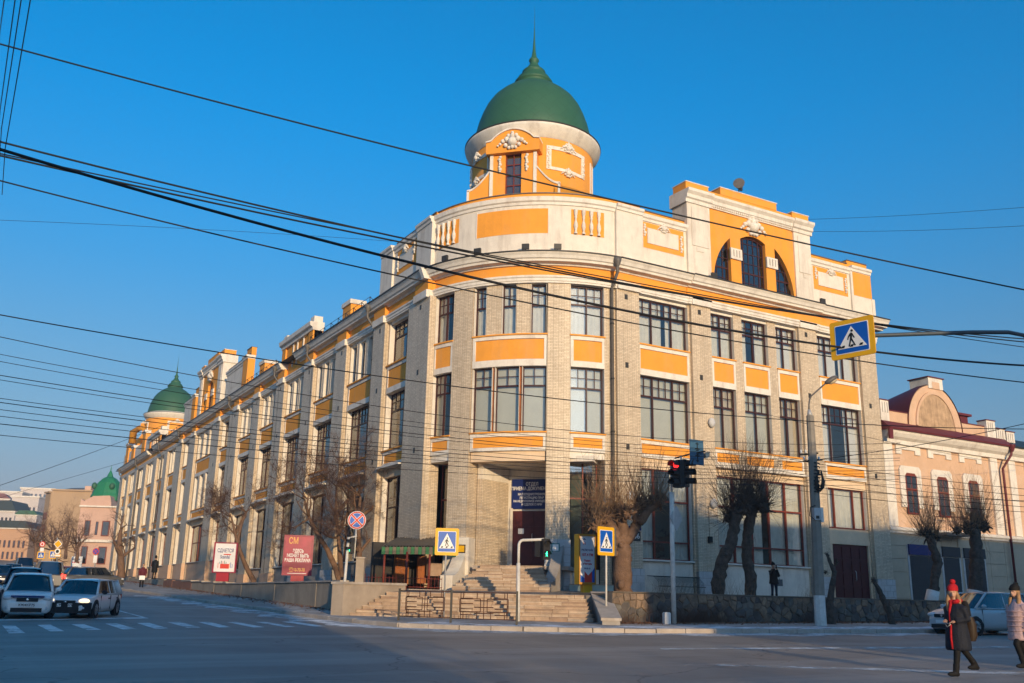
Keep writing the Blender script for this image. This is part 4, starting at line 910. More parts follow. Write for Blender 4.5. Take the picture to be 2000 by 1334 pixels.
for u, z, l in ((7.55, 6.75, 'round grey lamp on the brick pilaster beside the downpipe'), (12.9, 6.75, 'round grey lamp on the pilaster right of the tall ground floor window'), (12.95, 11.0, 'pale round lamp high on the pilaster between the second floor windows')):
    o = thing('wall_lamp', l, 'wall lamp', 'round lamps on the pilasters', loc=MR(u, .2, z)); MB().ball(MR(u+.4, .3, z), .22, .14, .26, 10, 6).build('globe', PLINTH, o); MB().box(u+.33, u+.47, .17, .24, z-.08, z+.08, MR).build('bracket', DARK, o)
hp = thing('house_number_plate', 'small blue street name plate and number 56 on the brick pilaster', 'sign', loc=MR(8.2, .2, 4.8))
MB().box(7.9, 8.65, .19, .2, 5.12, 5.32, MR).build('street_plate', NAVY, hp); MB().box(8.15, 8.6, .19, .2, 4.6, 5.08, MR).build('number_plate', DARK, hp)
[MB().box(8.0+i*.09, 8.06+i*.09, .2, .204, 5.17, 5.27, MR).build('plate_stroke', TW, hp) for i in range(6)]; text('56', .36, lambda u, w, z: Vector(MR(u, w, z)), 8.37, .203, 4.84, TW, hp)
eb_ = thing('meter_box', 'small black meter box with a cable on the second pilaster', 'meter box', loc=MR(13, .2, 4.7)); MB().box(12.9, 13.15, .18, .3, 4.75, 5.05, MR).build('case', BLACK, eb_); MB().tube([MR(13.02, .2, 5.05), MR(13.02, .2, 6.6)], .012, 4).build('cable', BLACK, eb_)
# ================================================================= peach building next door
PB = thing('peach_building', 'two storey peach building with maroon roof and round gable on the right', 'building', loc=(27, 0, 2))
def wb(name, m, *a, **k): return MB().box(*a, M=MR, **k).build(name, m, PB)
SAND = mat('sand_stucco', (.50, .41, .30), .88, .08, 1.5, .1, 40, dirt=(.36, .29, .22), damt=.4)
wb('upper_wall', PEACH, 27.05, 60, -12, -.2, 6.3, 12.0); wb('lower_wall', SAND, 27.05, 60, -12, -.16, 1.9, 6.1)
for r in range(5):
    z0 = 2.25+r*.76; u = 27.1
    while u < 38.4:
        e = u+1.55
        for a, b in ((u, min(e, 38.4)),):
            segs_ = [(a, b)]
            for o0, o1 in ((28.65, 30.9), (31.65, 33.35), (33.7, 35.8)):
                ns = []
                for s0, s1 in segs_:
                    if s1 <= o0 or s0 >= o1: ns.append((s0, s1)); continue
                    if s0 < o0-.1: ns.append((s0, o0))
                    if s1 > o1+.1: ns.append((o1, s1))
                segs_ = ns
            for s0, s1 in segs_: wb('rusticated_block', SAND, s0+.012, s1-.012, -.16, -.1, z0+.012, z0+.75)
        u = e
MB().sweep([(-.2, 6.0), (-.02, 6.0), (.02, 6.12), (.1, 6.18), (.1, 6.3), (.02, 6.36), (-.2, 6.4)], 27.05, 60, MR).build('string_course', TRIM, PB)
MB().sweep([(-.3, 11.35), (.05, 11.35), (.08, 11.6), (.3, 11.75), (.45, 11.95), (.5, 12.1), (-.3, 12.15)], 27.1, 60, MR).build('cornice', TRIM, PB)
MB().sweep([(-.3, 12.1), (.62, 12.1), (.66, 12.2), (.1, 12.68), (-.3, 12.7)], 27.0, 39, MR).build('eave_roof', MROOF, PB); MB().sweep([(-.3, 12.1), (.62, 12.1), (.66, 12.18), (-6, 14.5), (-12, 12.1)], 39, 60, MR).build('roof', ROOF, PB)
MB().sweep([(.5, 11.5), (.62, 11.5), (.64, 12.1), (.5, 12.1)], 27.0, 27.3, MR).build('eave_end', MROOF, PB)
wb('parapet', PEACH, 27.75, 37.3, -.5, -.15, 12.5, 13.4); wb('parapet_cap', MROOF, 27.8, 29.7, -.6, -.1, 13.4, 13.46); wb('parapet_cap', MROOF, 35.1, 37.3, -.6, -.1, 13.38, 13.44)
cx, cz = 32.3, 12.75
arcO = [(cx-2.55*math.cos(PI*i/24), cz+2.75*math.sin(PI*i/24)) for i in range(25)]
MB().prism([(29.75, 12.5)]+arcO+[(34.85, 12.5)], -.6, -.08, MR).build('round_gable', PEACH, PB)
arcI = [(cx-1.78*math.cos(PI*i/24), cz+2.15*math.sin(PI*i/24)) for i in range(25)]
rg = MB()
for a, b in zip(arcI, arcI[1:]):
    pa = (cx+(a[0]-cx)*1.1, cz+(a[1]-cz)*1.08); pb = (cx+(b[0]-cx)*1.1, cz+(b[1]-cz)*1.08); rg.prism([a, b, pb, pa], -.08, .02, MR)
rg.build('gable_moulding', PEACH, PB); bd = MB().prism([(cx-1.78, 12.7)]+arcI+[(cx+1.78, 12.7)], -.08, -.06, MR).build('boarded_lunette', CREAM, PB)
WD = mat('weathered_boards', (.46, .31, .19), .9, .3, 2, .2, 20, dirt=(.2, .13, .08), damt=.5, dscale=1.5, streak=.1)
for i in range(9):
    u0_ = cx-1.76+i*.391; u1_ = u0_+.385; f = lambda u: cz+2.13*math.sqrt(max(0, 1-((u-cx)/1.78)**2)); MB().prism([(u0_, 12.72), (u1_, 12.72), (u1_, f(u1_)), ((u0_+u1_)/2, f((u0_+u1_)/2)), (u0_, f(u0_))], -.06, -.03+.006*(i % 3), MR).build('board', WD, bd)
rr = MB()                                               # curved roof behind the gable
rr.grid([[MR(cx-2.62*math.cos(PI*i/24), w, cz+2.82*math.sin(PI*i/24)-(.0 if w > -1 else .9)) for i in range(25)] for w in (-.05, -.62, -5)]); rr.build('barrel_roof', MROOF, PB)
wb('gable_block', TRIM, 31.85, 33.25, -1.4, .0, 15.3, 16.0); wb('gable_block_notch', PEACH, 32.2, 32.9, .0, .012, 15.3, 15.75); wb('gable_block_cap', MROOF, 31.75, 33.35, -1.5, .08, 16.0, 16.06)
for a, b, z1 in ((27.05, 27.8, 13.95), (37.3, 38.2, 13.8), (38.3, 39.2, 13.35), (39.35, 40.2, 13.25)):
    p = wb('roof_post', TRIM, a, b, -.6, .05, 12.55, z1); wb('post_cap', MROOF, a-.05, b+.05, -.65, .1, z1, z1+.06)
    for i in range(3): q = a+.15+i*.22; MB().box(q, q+.06, .05, .062, z1-.75, z1-.1, MR).build('slot', CONC, p)
wb('roof_dormer', MROOF, 35.3, 37.2, -3, -1.2, 13.4, 14.2); wb('dormer_cap', MROOF, 35.1, 37.4, -3.1, -1, 14.2, 14.35)
for a, b in ((27.15, 27.95), (37.4, 38.15)): wb('pilaster', TRIM, a, b, -.2, -.05, 6.4, 11.4)
for a in (28.35, 31.3, 34.35):                         # stepped white brackets under the cornice
    for u0_, u1_, z0 in ((a, a+.5, 10.8), (a+.5, a+1.75, 11.1), (a+1.75, a+2.25, 10.85)): wb('stepped_bracket', TRIM, u0_, u1_, -.2, -.1, z0, 11.36)
    c = a+1.12; sr = [(c-.98, 7.6), (c-.98, 9.9), (c-.8, 10.1), (c+.8, 10.1), (c+.98, 9.9), (c+.98, 7.6)]
    MB().prism(sr, -.2, -.09, MR).build('window_surround', TRIM, PB)
    wn = [(c-.52, 7.2), (c-.52, 9.5), (c-.36, 9.68), (c+.36, 9.68), (c+.52, 9.5), (c+.52, 7.2)]
    w_ = MB().prism(wn, -.1, -.075, MR).build('window', FRAMER, PB)
    for p, q in (((c-.43, c-.04), (7.3, 8.6)), ((c+.04, c+.43), (7.3, 8.6)), ((c-.43, c-.04), (8.75, 9.5)), ((c+.04, c+.43), (8.75, 9.5))): MB().box(p[0], p[1], -.075, -.07, q[0], q[1], MR).build('pane', GLASSL, w_)
SHUT = mat('roller_shutter', (.045, .045, .05), .6, .1, 3, spec=.3)
for a, b in ((28.7, 30.85), (31.75, 33.25), (33.8, 35.7)):
    s_ = wb('shutter_frame', PLINTH, a-.15, b+.15, -.16, -.06, 2.1, 5.35)
    MB().box(a, b, -.06, -.045, 2.1, 4.75, MR).build('shutter', SHUT, s_); MB().box(a-.1, b+.05, -.06, .05, 4.8, 5.4, MR).build('shutter_box', NAVY if a < 30 else SHUT, s_)
    for i in range(13): MB().box(a, b, -.045, -.032, 2.13+i*.2, 2.13+i*.2+.16, MR).build('shutter_slat', SHUT, s_)
bc = wb('balcony', PIPE, 31.2, 33.5, -.1, .75, 6.02, 6.2)
for i in range(12): MB().tube([MR(31.25+i*.2, .72, 6.2), MR(31.25+i*.2, .72, 7.15)], .014, 4).build('baluster', FRAMER, bc)
MB().tube([MR(31.22, 0, 7.15), MR(31.22, .72, 7.15), MR(33.48, .72, 7.15), MR(33.48, 0, 7.15)], .025, 5).build('rail', FRAMER, bc)
dp_ = MB().tube([MR(38.9, .6, 12.1), MR(38.9, .5, 11.6), MR(38.45, .1, 10.7), MR(38.45, .1, 2.3)], .08, 8).build('downpipe', MROOF, PB)
MB().lathe([(.09, -.3), (.22, 0), (.24, .15)], MR(38.9, .6, 12.1), 10).build('rain_hopper', MROOF, dp_)
for a in (39.4, 41.2, 43): wb('upper_pilaster', TRIM, a, a+.7, -.2, -.08, 6.4, 11.4)
# ================================================================= buildings across the streets, behind the camera
def plainblock(name, label, x0, x1, y0, y1, h, m):
    b = thing(name, label, 'building', loc=(x0, y1, 0)); MB().box(x0, x1, y0, y1, -2, h).build('wall', m, b); MB().box(x0-.4, x1+.4, y0-.4, y1+.4, h, h+.35).build('cornice', TRIM, b)
    n = int((x1-x0)/4)
    for i in range(n):
        for z in (2.5, 7):
            u = x0+1.2+i*4; w_ = MB().box(u, u+1.6, y1, y1+.05, z, z+2.6).build('window', FRAME, b); MB().box(u+.1, u+1.5, y1+.05, y1+.06, z+.1, z+2.5).build('pane', GLASSL, w_)
plainblock('brick_house', 'plain cream house across the cross street opposite the terrace', -4.6, 70, -70, -48, 13.9, SAND)
plainblock('brick_house', 'plain peach house across the crossing opposite the left street', -70, -20.2, -60, -52, 14.0, PEACH)
for i, (y0, y1, h_, m_, lb) in enumerate(((-24, 4, 5.0, SAND, 'added unseen sand coloured house across the left street nearest the crossing'), (8, 42, 5.6, PEACH, 'added unseen peach house across the left street facing the middle bays'), (47, 80, 4.6, CREAM, 'added unseen cream house across the left street facing the far bays'), (86, 112, 5.2, SAND, 'added unseen sand coloured house across the far end of left street'))):  # unseen row added for window reflections, kept low for more sky light
    b = thing('added_house', lb, 'building', loc=(-26, y0, 0)); MB().box(-42, -26, y0, y1, -1, h_+g(-26, y0)).build('wall', m_, b); MB().box(-42.3, -25.6, y0-.3, y1+.3, h_+g(-26, y0), h_+.4+g(-26, y0)).build('cornice', TRIM, b)
    for k_ in range(int((y1-y0)/4)):
        for z in (1.6,): w_ = MB().box(-26, -25.95, y0+1.2+k_*4, y0+2.7+k_*4, z+g(-26, y0), z+2.2+g(-26, y0)).build('window', FRAME, b); MB().box(-25.95, -25.94, y0+1.3+k_*4, y0+2.6+k_*4, z+.1+g(-26, y0), z+2.1+g(-26, y0)).build('pane', GLASSL, w_)
# ================================================================= end of the left street
def bgM(px, py, depth, yaw=0.):
    o = at(px, py, depth); c, s_ = math.cos(yaw), math.sin(yaw); x = RT*c+FH*s_; n = -FH*c+RT*s_; k = (o-CAM).dot(fwd)/F
    return (lambda u, w, z: o + x*(u*k) + n*w + ZU*(z*k)), k
def bgb(name, label, px0, px1, ytop, ybase, depth, m, yaw=0., wins=(), winm=None, cornice=True, roof=None, thick=12, wm=None):
    M, k = bgM((px0+px1)/2, ybase, depth, yaw); h = (ybase-ytop); hw = (px1-px0)/2
    b = thing(name, label, 'building', loc=M(0, 0, 0)); MB().box(-hw, hw, -thick, 0, -60, h, M).build('wall', m, b)
    if cornice: MB().box(-hw-1.5, hw+1.5, -thick-.3, .4, h, h+3, M).build('cornice', TRIM if cornice is True else cornice, b)
    for (a, c, z0, z1) in wins:
        w_ = MB().box(a-hw, c-hw, -.02, .1, z0, z1, M).build('window', wm or FRAMER, b); q = (c-a)*.12; MB().box(a-hw+q, c-hw-q, .1, .12, z0+q, z1-q, M).build('pane', GLASSL, w_)
    if roof:
        hgt, rm = roof; MB().prism([(-hw-2, h+2), (hw+2, h+2), (hw*.7, h+2+hgt), (-hw*.7, h+2+hgt)], -thick-.5, .5, M).build('roof', rm, b)
    return b, M, k, hw, h
PINKB = mat('pink_stucco', (.56, .37, .29), .9, .1, .3, dirt=(.42, .3, .25), damt=.4, dscale=.2)
BEIGE = mat('beige_block', (.42, .29, .18), .9, .1, .2)
PALEB = mat('pale_block', (.56, .50, .47), .9, .1, .1)
b, M, k, hw, h = bgb('pink_corner_house', 'pink corner house with bright green dome at the far end of street', 143, 212, 992, 1110, 168, PINKB, .12, [(12, 23, 62, 92), (33, 38, 64, 90), (45, 60, 62, 92), (12, 24, 8, 42), (44, 60, 8, 42)])
MB().box(-hw-1, hw+1, -.1, .5, 50, 55, M).build('string_course', TRIM, b); MB().prism([(-hw-2, h+3), (22, h+3), (22, h+10), (18, h+24), (-14, h+22), (-30, h+12), (-hw-2, h+16)], -6, -.2, M).build('attic', PINKB, b)
gd = Vector(M(-2, -5, h+22)); r = 32*k
dmb = MB().lathe([(r*1.04, -.4), (r*1.06, .4), (r*.98, .9), (r*.93, r*.5), (r*.72, r*1.0), (r*.45, r*1.28), (r*.2, r*1.42), (r*.14, r*1.6), (r*.04, r*1.8), (0, r*2.2)], gd, 8, math.radians(22), math.radians(22)+2*PI, sm=False).build('green_dome', GREEN2, b)
for a in (-.62, .5): p = gd+RT*(r*a)-FH*(r*.72)+ZU*(r*.75); MB().ball(p, r*.17, r*.12, r*.22, 8, 6).build('dome_dormer', GREEN, dmb)
bgb('pink_house_wing', 'shaded narrow wing of the pink corner house beside the long facade', 212, 240, 996, 1112, 176, PINKB, -.6, [(6, 18, 60, 90), (6, 18, 10, 44)])
b, M, k, hw, h = bgb('beige_block_house', 'plain beige block house standing behind the pink corner house', 84, 160, 960, 1100, 205, BEIGE, .1, [(6+i*10, 10+i*10, 50, 62) for i in range(3)], cornice=BEIGE)
MB().box(20, 32, -5, -1, h, h+12, M).build('roof_hut', PINKB, b)
bgb('beige_block_flank', 'beige flank with small windows left of the plain block house', 62, 88, 964, 1100, 222, BEIGE, -.8, [(4+i*7, 7+i*7, 60+j*24, 74+j*24) for i in range(3) for j in range(2)], cornice=BEIGE)
ORB = mat('orange_far_block', (.50, .30, .18), .9, .1, .1)
bgb('orange_tenement', 'orange tenement with grey roof far down at the left picture edge', -30, 48, 1034, 1100, 270, ORB, .1, [(4+i*9, 8+i*9, 8+j*22, 22+j*22) for i in range(8) for j in range(2)], roof=(14, ROOF))
for i, (p0, p1, y0, y1, d, lab, rf) in enumerate(((-40, 20, 1000, 1060, 380, 'pale house with maroon tented roof among the far hillside blocks', (20, ROOF)), (14, 66, 972, 1040, 430, 'long white apartment block on the far hillside', None), (22, 62, 1008, 1070, 340, 'cream house with green roof below the white hillside block', (8, GREEN)), (-30, 36, 962, 1000, 520, 'pinkish apartment block near the top of the far hill', None), (38, 100, 956, 990, 560, 'tall pink block at the skyline beyond the beige house', None), (222, 240, 965, 1010, 430, 'pale block glimpsed between green dome and long facade', None), (-60, 8, 975, 1020, 470, 'white block with dark windows at the left edge of the hillside', (10, MROOF)))):
    bgb('hillside_block', lab, p0, p1, y0, y1, d, PALEB, .05*i, [(3+a*8, 7+a*8, 6+b_*12, 13+b_*12) for a in range(int((p1-p0)/8)) for b_ in range(max(1, int((y1-y0)/14)))], roof=rf, wm=FRAME)
HILL = mat('hill_earth', (.20, .16, .13), .95, .3, .02, dirt=(.3, .26, .23), damt=.6, dscale=.015)
rows_ = []
for d, y in ((235, 1112), (300, 1085), (380, 1040), (460, 1005), (560, 975), (700, 962), (1200, 958), (1700, 1100)):
    rows_.append([at(px, y+(18 if px > 300 else 0)+6*math.sin(px*.03+d), d) for px in range(-700, 700, 35)])
tag(MB().grid(rows_).build('hill', HILL), kind='structure')
# ================================================================= street furniture
def face(px, py, depth, yaw=0.):
    return bgM(px, py, depth, yaw)
def dep(p): return (Vector(p)-CAM).dot(FH)
def pole(t, pts, depth, r, m, n=10, name='pole'):
    return MB().tube([at(x, y, depth) for x, y in pts], r, n).build(name, m, t)
def rrect(hw, hh, r, n=4):
    out = []
    for cx_, cy_, a0 in ((hw-r, -hh+r, -PI/2), (hw-r, hh-r, 0), (-hw+r, hh-r, PI/2), (-hw+r, -hh+r, PI)):
        for i in range(n+1): a = a0+PI/2*i/n; out.append((cx_+r*math.cos(a), cy_+r*math.sin(a)))
    return out
def disc(r, n=28, cx_=0, cy_=0): return [(cx_+r*math.cos(2*PI*i/n), cy_+r*math.sin(2*PI*i/n)) for i in range(n)]
WALK = [[(-.02, .36), (.04, .34), (.10, .22), (.17, .08), (.13, .05), (.06, .16), (.03, .22), (.02, .05), (.12, -.16), (.20, -.33), (.13, -.34), (.05, -.16), (-.04, -.03), (-.07, -.18), (-.13, -.34), (-.19, -.34), (-.13, -.14), (-.09, .02), (-.07, .2), (-.15, .12), (-.19, .0), (-.23, .02), (-.19, .17), (-.1, .3)]]
def walker(M, s, m, par, w, dx=0, dz=0, flip=1):
    f = lambda pts: [(dx+a*s*flip, dz+b*s) for a, b in pts]
    o = MB().prism(f(WALK[0]), w, w+.006, M).build('walking_figure', m, par); MB().prism(f(disc(.065, 12, 0.03, .45)), w, w+.006, M).build('head', m, o); return o
def pedsign(t, px, py, depth, yaw, half, vert=None, name='sign_panel', k=None, skew=1.):
    M0, kk = face(px, py, depth, yaw); vh = vert or half
    M = lambda u, w, z: M0(u/kk, w, z/kk)
    p = MB().prism(rrect(half, vh, .06), -.03, .0, M).build(name, YELLOW, t)
    MB().prism(rrect(half*.77, vh*.77, .03), 0, .006, M).build('white_border', WHITE, p); MB().prism(rrect(half*.73, vh*.73, .03), .006, .011, M).build('blue_field', BLUE, p)
    MB().prism([(-half*.66, -vh*.5), (half*.66, -vh*.5), (0, vh*.62)], .011, .016, M).build('white_triangle', WHITE, p)
    walker(M, half*.85, BLACK, p, .016, 0, -vh*.08)
    for a in (-.42, -.02, .4): MB().prism([((a-.09)*half, -vh*.46), ((a+.06)*half, -vh*.46), ((a+.1)*half, -vh*.34), ((a-.02)*half, -vh*.34)], .016, .022, M).build('stripe', BLACK, p)
    return M
GRN = mat('green_lamp', (.02, .4, .2), .3, .02, 2, emit=(.05, 1, .45), estr=2.2)
REDL = mat('red_lamp', (.5, .02, .02), .3, .02, 2, emit=(1, .02, .02), estr=1.5)
DLENS = mat('dark_lens', (.02, .02, .02), .25, .05, 2)
SIGD = mat('signal_housing', (.018, .018, .02), .45, .15, 5)
# 1 no stopping sign and pedestrian signal at the left of the stairs
d = dep(ghit(668, 1204))
t = thing('no_stopping_post', 'white post with round no-stopping sign and small pedestrian signal beside stairs', 'sign post', loc=at(668, 1204, d))
pole(t, [(668, 1206), (672, 1150), (681, 1049)], d, .062, WPAINT); pole(t, [(680, 1051), (697, 1047)], d, .035, WPAINT, name='arm'); pole(t, [(692, 1090), (695, 1048), (697, 1000)], d, .03, WPAINT, name='sign_stem')
M0, k = face(697, 1016, d-.08, .15); M = lambda u, w, z: M0(u/k, w, z/k); R_ = 17.6*k
s_ = MB().prism(disc(R_), -.02, 0, M).build('sign_disc', WHITE, t); MB().prism(disc(R_*.95), 0, .004, M).build('red_ring', RED, s_); MB().prism(disc(R_*.80), .004, .008, M).build('white_ring', WHITE, s_); MB().prism(disc(R_*.76), .008, .012, M).build('blue_field', BLUE, s_)
for a in (PI/4, -PI/4):
    c, q = math.cos(a), math.sin(a)
    for hw_, wz, m_ in ((.13, .012, WHITE), (.09, .0165, RED)):
        l = R_*.8; MB().prism([(-l*c+hw_*R_*q, -l*q-hw_*R_*c), (l*c+hw_*R_*q, l*q-hw_*R_*c), (l*c-hw_*R_*q, l*q+hw_*R_*c), (-l*c-hw_*R_*q, -l*q+hw_*R_*c)], wz, wz+.0035+(.001 if a < 0 else 0), M).build('bar', m_, s_)
def pedsignal(t, px, py, depth, yaw, hh, green=True, hw=.13):
    M0, k = face(px, py, depth, yaw); M = lambda u, w, z: M0(u/k, w, z/k)
    b = MB().prism(rrect(hw, hh, .03), -.16, .0, M).build('signal_housing', SIGD, t)
    for z, on in ((hh*.48, False), (-hh*.48, True)):
        MB().prism(disc(hw*.8, 16, 0, z), 0, .006, M).build('lens', DLENS, b)
        v = MB(); v.grid([[M(hw*.9*math.cos(PI*i/10), w, z+hw*.9*math.sin(PI*i/10)) for i in range(11)] for w in (0, .16)]); v.build('visor', SIGD, b)
        if on and green: walker(M, hw*1.5, GRN, b, .007, 0, z-hw*.05)
    return M
pedsignal(t, 683.5, 1066, d-.1, -1.1, .34)
# 2 crossing sign left of the entrance
d = dep(ghit(866, 1216)); t = thing('crossing_sign_post', 'yellow bordered pedestrian crossing sign on thin post in front of stairs', 'road sign', loc=at(866, 1216, d))
pole(t, [(866, 1217), (871, 1080), (873, 1040)], d, .035, GALV); pedsign(t, 873, 1058, d-.05, .12, .47, .53)
# 3 bent pipe with pedestrian signal
d = dep(ghit(1012, 1221)); t = thing('bent_signal_pipe', 'bent white pipe carrying a pedestrian signal with green walking man', 'traffic light', loc=at(1012, 1221, d))
pole(t, [(1012, 1222), (1012, 1160), (1012.5, 1100)], d, .075, WPAINT, name='lower_pipe')
bend = [(1012.5, 1101), (1013, 1075)]+[(1013+9*(1-math.cos(a)), 1066-11*math.sin(a)) for a in (.3, .7, 1.1, 1.5)]+[(1040, 1054.5), (1063, 1053.5)]
pole(t, bend, d, .055, WPAINT, name='bent_pipe'); pedsignal(t, 1068, 1072.5, d-.15, .45, .40, hw=.15)
M0, k = face(1056, 1072, d+.1, 1.3); MB().box(-7, 7, -.2, 0, -15, 15, M0).build('side_signal', SIGD, t)
# 4 crossing sign in front of the big tree
d = dep(ghit(1184, 1224)); t = thing('crossing_sign_post', 'narrow turned pedestrian crossing sign on thin post beside yellow light box', 'road sign', loc=at(1184, 1224, d))
pole(t, [(1184, 1225), (1184, 1080), (1184, 1040)], d, .04, WPAINT); pedsign(t, 1184, 1057, d-.06, .72, .47, .55); M0, k = face(1188, 1057, d+.1, .72); MB().prism(rrect(.47/k, .55/k, 3), -.04, -.01, M0).build('back_panel', PIPE, t)
# 5 yellow advertising light box
d = 44.2; t = thing('light_box', 'tall yellow double sided light box with radio poster beside the stairs', 'advertising sign', loc=at(1154, 1158, d))
M0, k = face(1147, 1092, d, .35); M = lambda u, w, z: M0(u, w, z)
bd_ = MB().box(-18, 18, -.5, -.02, -48, 48, M).build('case', YELLOW, t)
POST = mat('poster_white', (.72, .72, .74), .35, .05, 1)
MB().box(-15.6, 15.6, -.02, .0, -44, 44, M).build('poster', POST, bd_); fr = MB()
for a in ((-18, -15.6, -48, 48), (15.6, 18, -48, 48), (-15.6, 15.6, -48, -44), (-15.6, 15.6, 44, 48)): MB().box(a[0], a[1], -.02, .04, a[2], a[3], M).build('frame_bar', OCHRE, bd_)
MB().prism([(-6, -44), (10, -44), (10, -23), (2, -31), (-6, -23)], 0, .004, M).build('red_emblem', RED, bd_)
MB().prism([(-15.6, -44), (-6, -44), (-6, -36), (-15.6, -29)], 0, .004, M).build('blue_corner', BLUE, bd_); MB().prism([(10, -44), (15.6, -44), (15.6, -16), (10, -24)], 0, .004, M).build('blue_corner', BLUE, bd_)
Mt = lambda u, w, z: M0(u/k, w, z/k)
TN = mat('poster_navy', (.05, .06, .2), .5, .05, 2); TR = mat('poster_red', (.55, .04, .08), .5, .05, 2)
for s, sz, z, m_ in (('ВКЛЮЧАЙ!', 5, 17, TN), ('107.4 FM', 7.5, 8, TR), ('Радио', 5, -3, TR), ('«Звезда»', 5, -9, TR), ('50-52-15', 4, -18, TN)): text(s, sz*k, Mt, 0, .006, z*k, m_, bd_, sx=.9, bold=.004)
text('H', 8*k, Mt, -6*k, .006, 29*k, TR, bd_); MB().prism([(-10, 37), (-2, 37), (-6, 40)], 0, .005, M).build('poster_mark', TN, bd_)
MB().box(-6.5, 12, -.42, -.06, -67, -48, M).build('pedestal', YELLOW, t)
tp = thing('teal_parapet', 'low pale teal parapet behind the yellow light box', 'parapet', loc=at(1150, 1158, 45.5))
M0, k = face(1154, 1150, 46.3, -.3); MB().box(-43, 43, -.25, 0, -10, 7, M0).build('block', mat('pale_teal', (.42, .55, .52), .85, .1, 2), tp); MB().box(-44, 44, -.28, .03, 7, 8.5, M0).build('coping', KERB, tp)
# 6 traffic light on white pole
d = dep(ghit(1317, 1226)); t = thing('traffic_light', 'white pole with black vehicle signals, red lit, and blue lane board', 'traffic light', loc=at(1317, 1226, d))
pole(t, [(1317, 1228), (1313, 1060), (1312, 961)], d, .095, WPAINT); pole(t, [(1312, 962), (1311, 930), (1311, 905)], d, .045, GALV, name='mast')
def vehsignal(px, py, depth, yaw, red):
    M0, k = face(px, py, depth, yaw); M = lambda u, w, z: M0(u/k, w, z/k)
    b = MB().prism(rrect(.2, .55, .05), -.25, 0, M).build('signal_housing', SIGD, t)
    for i, z in enumerate((.36, 0, -.36)):
        MB().prism(disc(.145, 16, 0, z), 0, .01, M).build('lens', REDL if red and i == 0 else DLENS, b)
        v = MB(); v.grid([[M(.165*math.cos(-.35+(PI+.7)*j/12), w, z+.165*math.sin(-.35+(PI+.7)*j/12)) for j in range(13)] for w in (0, .34)]); v.build('visor', SIGD, b)
vehsignal(1321, 925, d-.3, -.85, True); vehsignal(1342, 924, d+.1, .95, False)
pole(t, [(1330, 890), (1331, 954)], d-.2, .03, GALV, name='edge_strip'); pole(t, [(1318, 895), (1350, 886), (1378, 881)], d, .03, DARK, name='arm')
M0, k = face(1362, 884, d, .6); LB_ = mat('lane_board', (.05, .13, .22), .5, .1, 2)
b_ = MB().box(-19, 17, -.04, 0, -24, 25, M0).build('lane_board', LB_, t)
for zc, fl in ((12, 1), (-11, -1)):
    for q in ((-1, 1, -8, 8), (-6, 6, -5*fl-1, -5*fl+1), (-4, 4, 5*fl-.8, 5*fl+.8), (-3.5, 3.5, -8*fl-.8, -8*fl+.8)): MB().box(q[0], q[1], 0, .01, zc+q[2], zc+q[3], M0).build('board_mark', BLACK, b_)
M0, k = face(1321, 1012, d+.06, .8); MB().prism([(-21, 0), (0, -26), (21, 0), (0, 26)], -.02, 0, M0).build('diamond_sign_back', GALV, t)
# 7 bollard
d = dep(ghit(1305, 1227)); t = thing('white_bollard', 'short square white concrete bollard beside the traffic light pole', 'bollard', loc=at(1305, 1227, d)); M0, k = face(1305, 1227, d, .2)
MB().box(-6.3, 6.3, -.28, 0, -2, 28, M0).build('shaft', LIME, t); MB().prism([(-6.3, 28), (6.3, 28), (4.5, 30), (-4.5, 30)], -.26, -.02, M0).build('cap', LIME, t)
# 8 utility pole with street lamp
d = dep(ghit(1603, 1229)); t = thing('utility_pole', 'grey concrete utility pole with limewashed foot and curved street lamp', 'utility pole', loc=at(1603, 1229, d))
def hz(px, py): return at(px, py, d)
MB().tube([hz(1604, 1232), hz(1600, 1163)], [.235, .222], 8, sm=False).build('limewashed_foot', LIME, t); MB().tube([hz(1600, 1163), hz(1592, 980), hz(1582, 812)], [.22, .2, .15], 8, sm=False).build('shaft', CONC2, t)
MB().tube([hz(1582, 814), hz(1580, 800)], [.13, .05], 8).build('top_cap', GALV, t)
MB().tube([hz(1580.5, 830), hz(1580, 790), hz(1581.5, 780), hz(1585, 773), hz(1612, 749)], .035, 8).build('lamp_arm', PIPE, t)
lc = hz(1623, 742); lm = MB().ball(lc, .34, .17, .12, 12, 8, Matrix.Rotation(.55, 3, -FH) @ Matrix.Rotation(math.atan2(RT.y, RT.x), 3, 'Z')).build('lamp_head', PIPE, t)
MB().ball(lc-ZU*.06+RT*.08, .22, .12, .1, 10, 6, Matrix.Rotation(.55, 3, -FH) @ Matrix.Rotation(math.atan2(RT.y, RT.x), 3, 'Z')).build('lamp_glass', mat('lamp_lens', (.5, .4, .25), .3, .05, 2), t)
for y, x0, x1 in ((886, 1562, 1598), (899, 1568, 1606)):
    MB().tube([hz(x0, y+2), hz(x1, y-1)], .04, 5).build('crossarm', DARK, t)
    for i in range(4): p = hz(x0+(x1-x0)*(i+.3)/4, y-1); MB().lathe([(.03, 0), (.05, .03), (.04, .08), (.05, .1), (.0, .16)], p, 8).build('insulator', WHITE, t)
for i in range(9): y = 905+i*7; MB().tube([hz(1586, y)-FH*.25, hz(1597, y+1)-FH*.2, hz(1600, y+2)], .025, 5).build('cable_clamp', DARK, t)
M0, k = face(1598, 1003, d-.25, .2); MB().box(-8, 5, -.2, 0, -12, 11, M0).build('junction_box', PLINTH, t); MB().box(6, 12, -.2, -.02, -16, 12, M0).build('meter_case', LIME, t); MB().box(-5, 2, 0, .01, -10, -4, M0).build('label_plate', DARK, t)
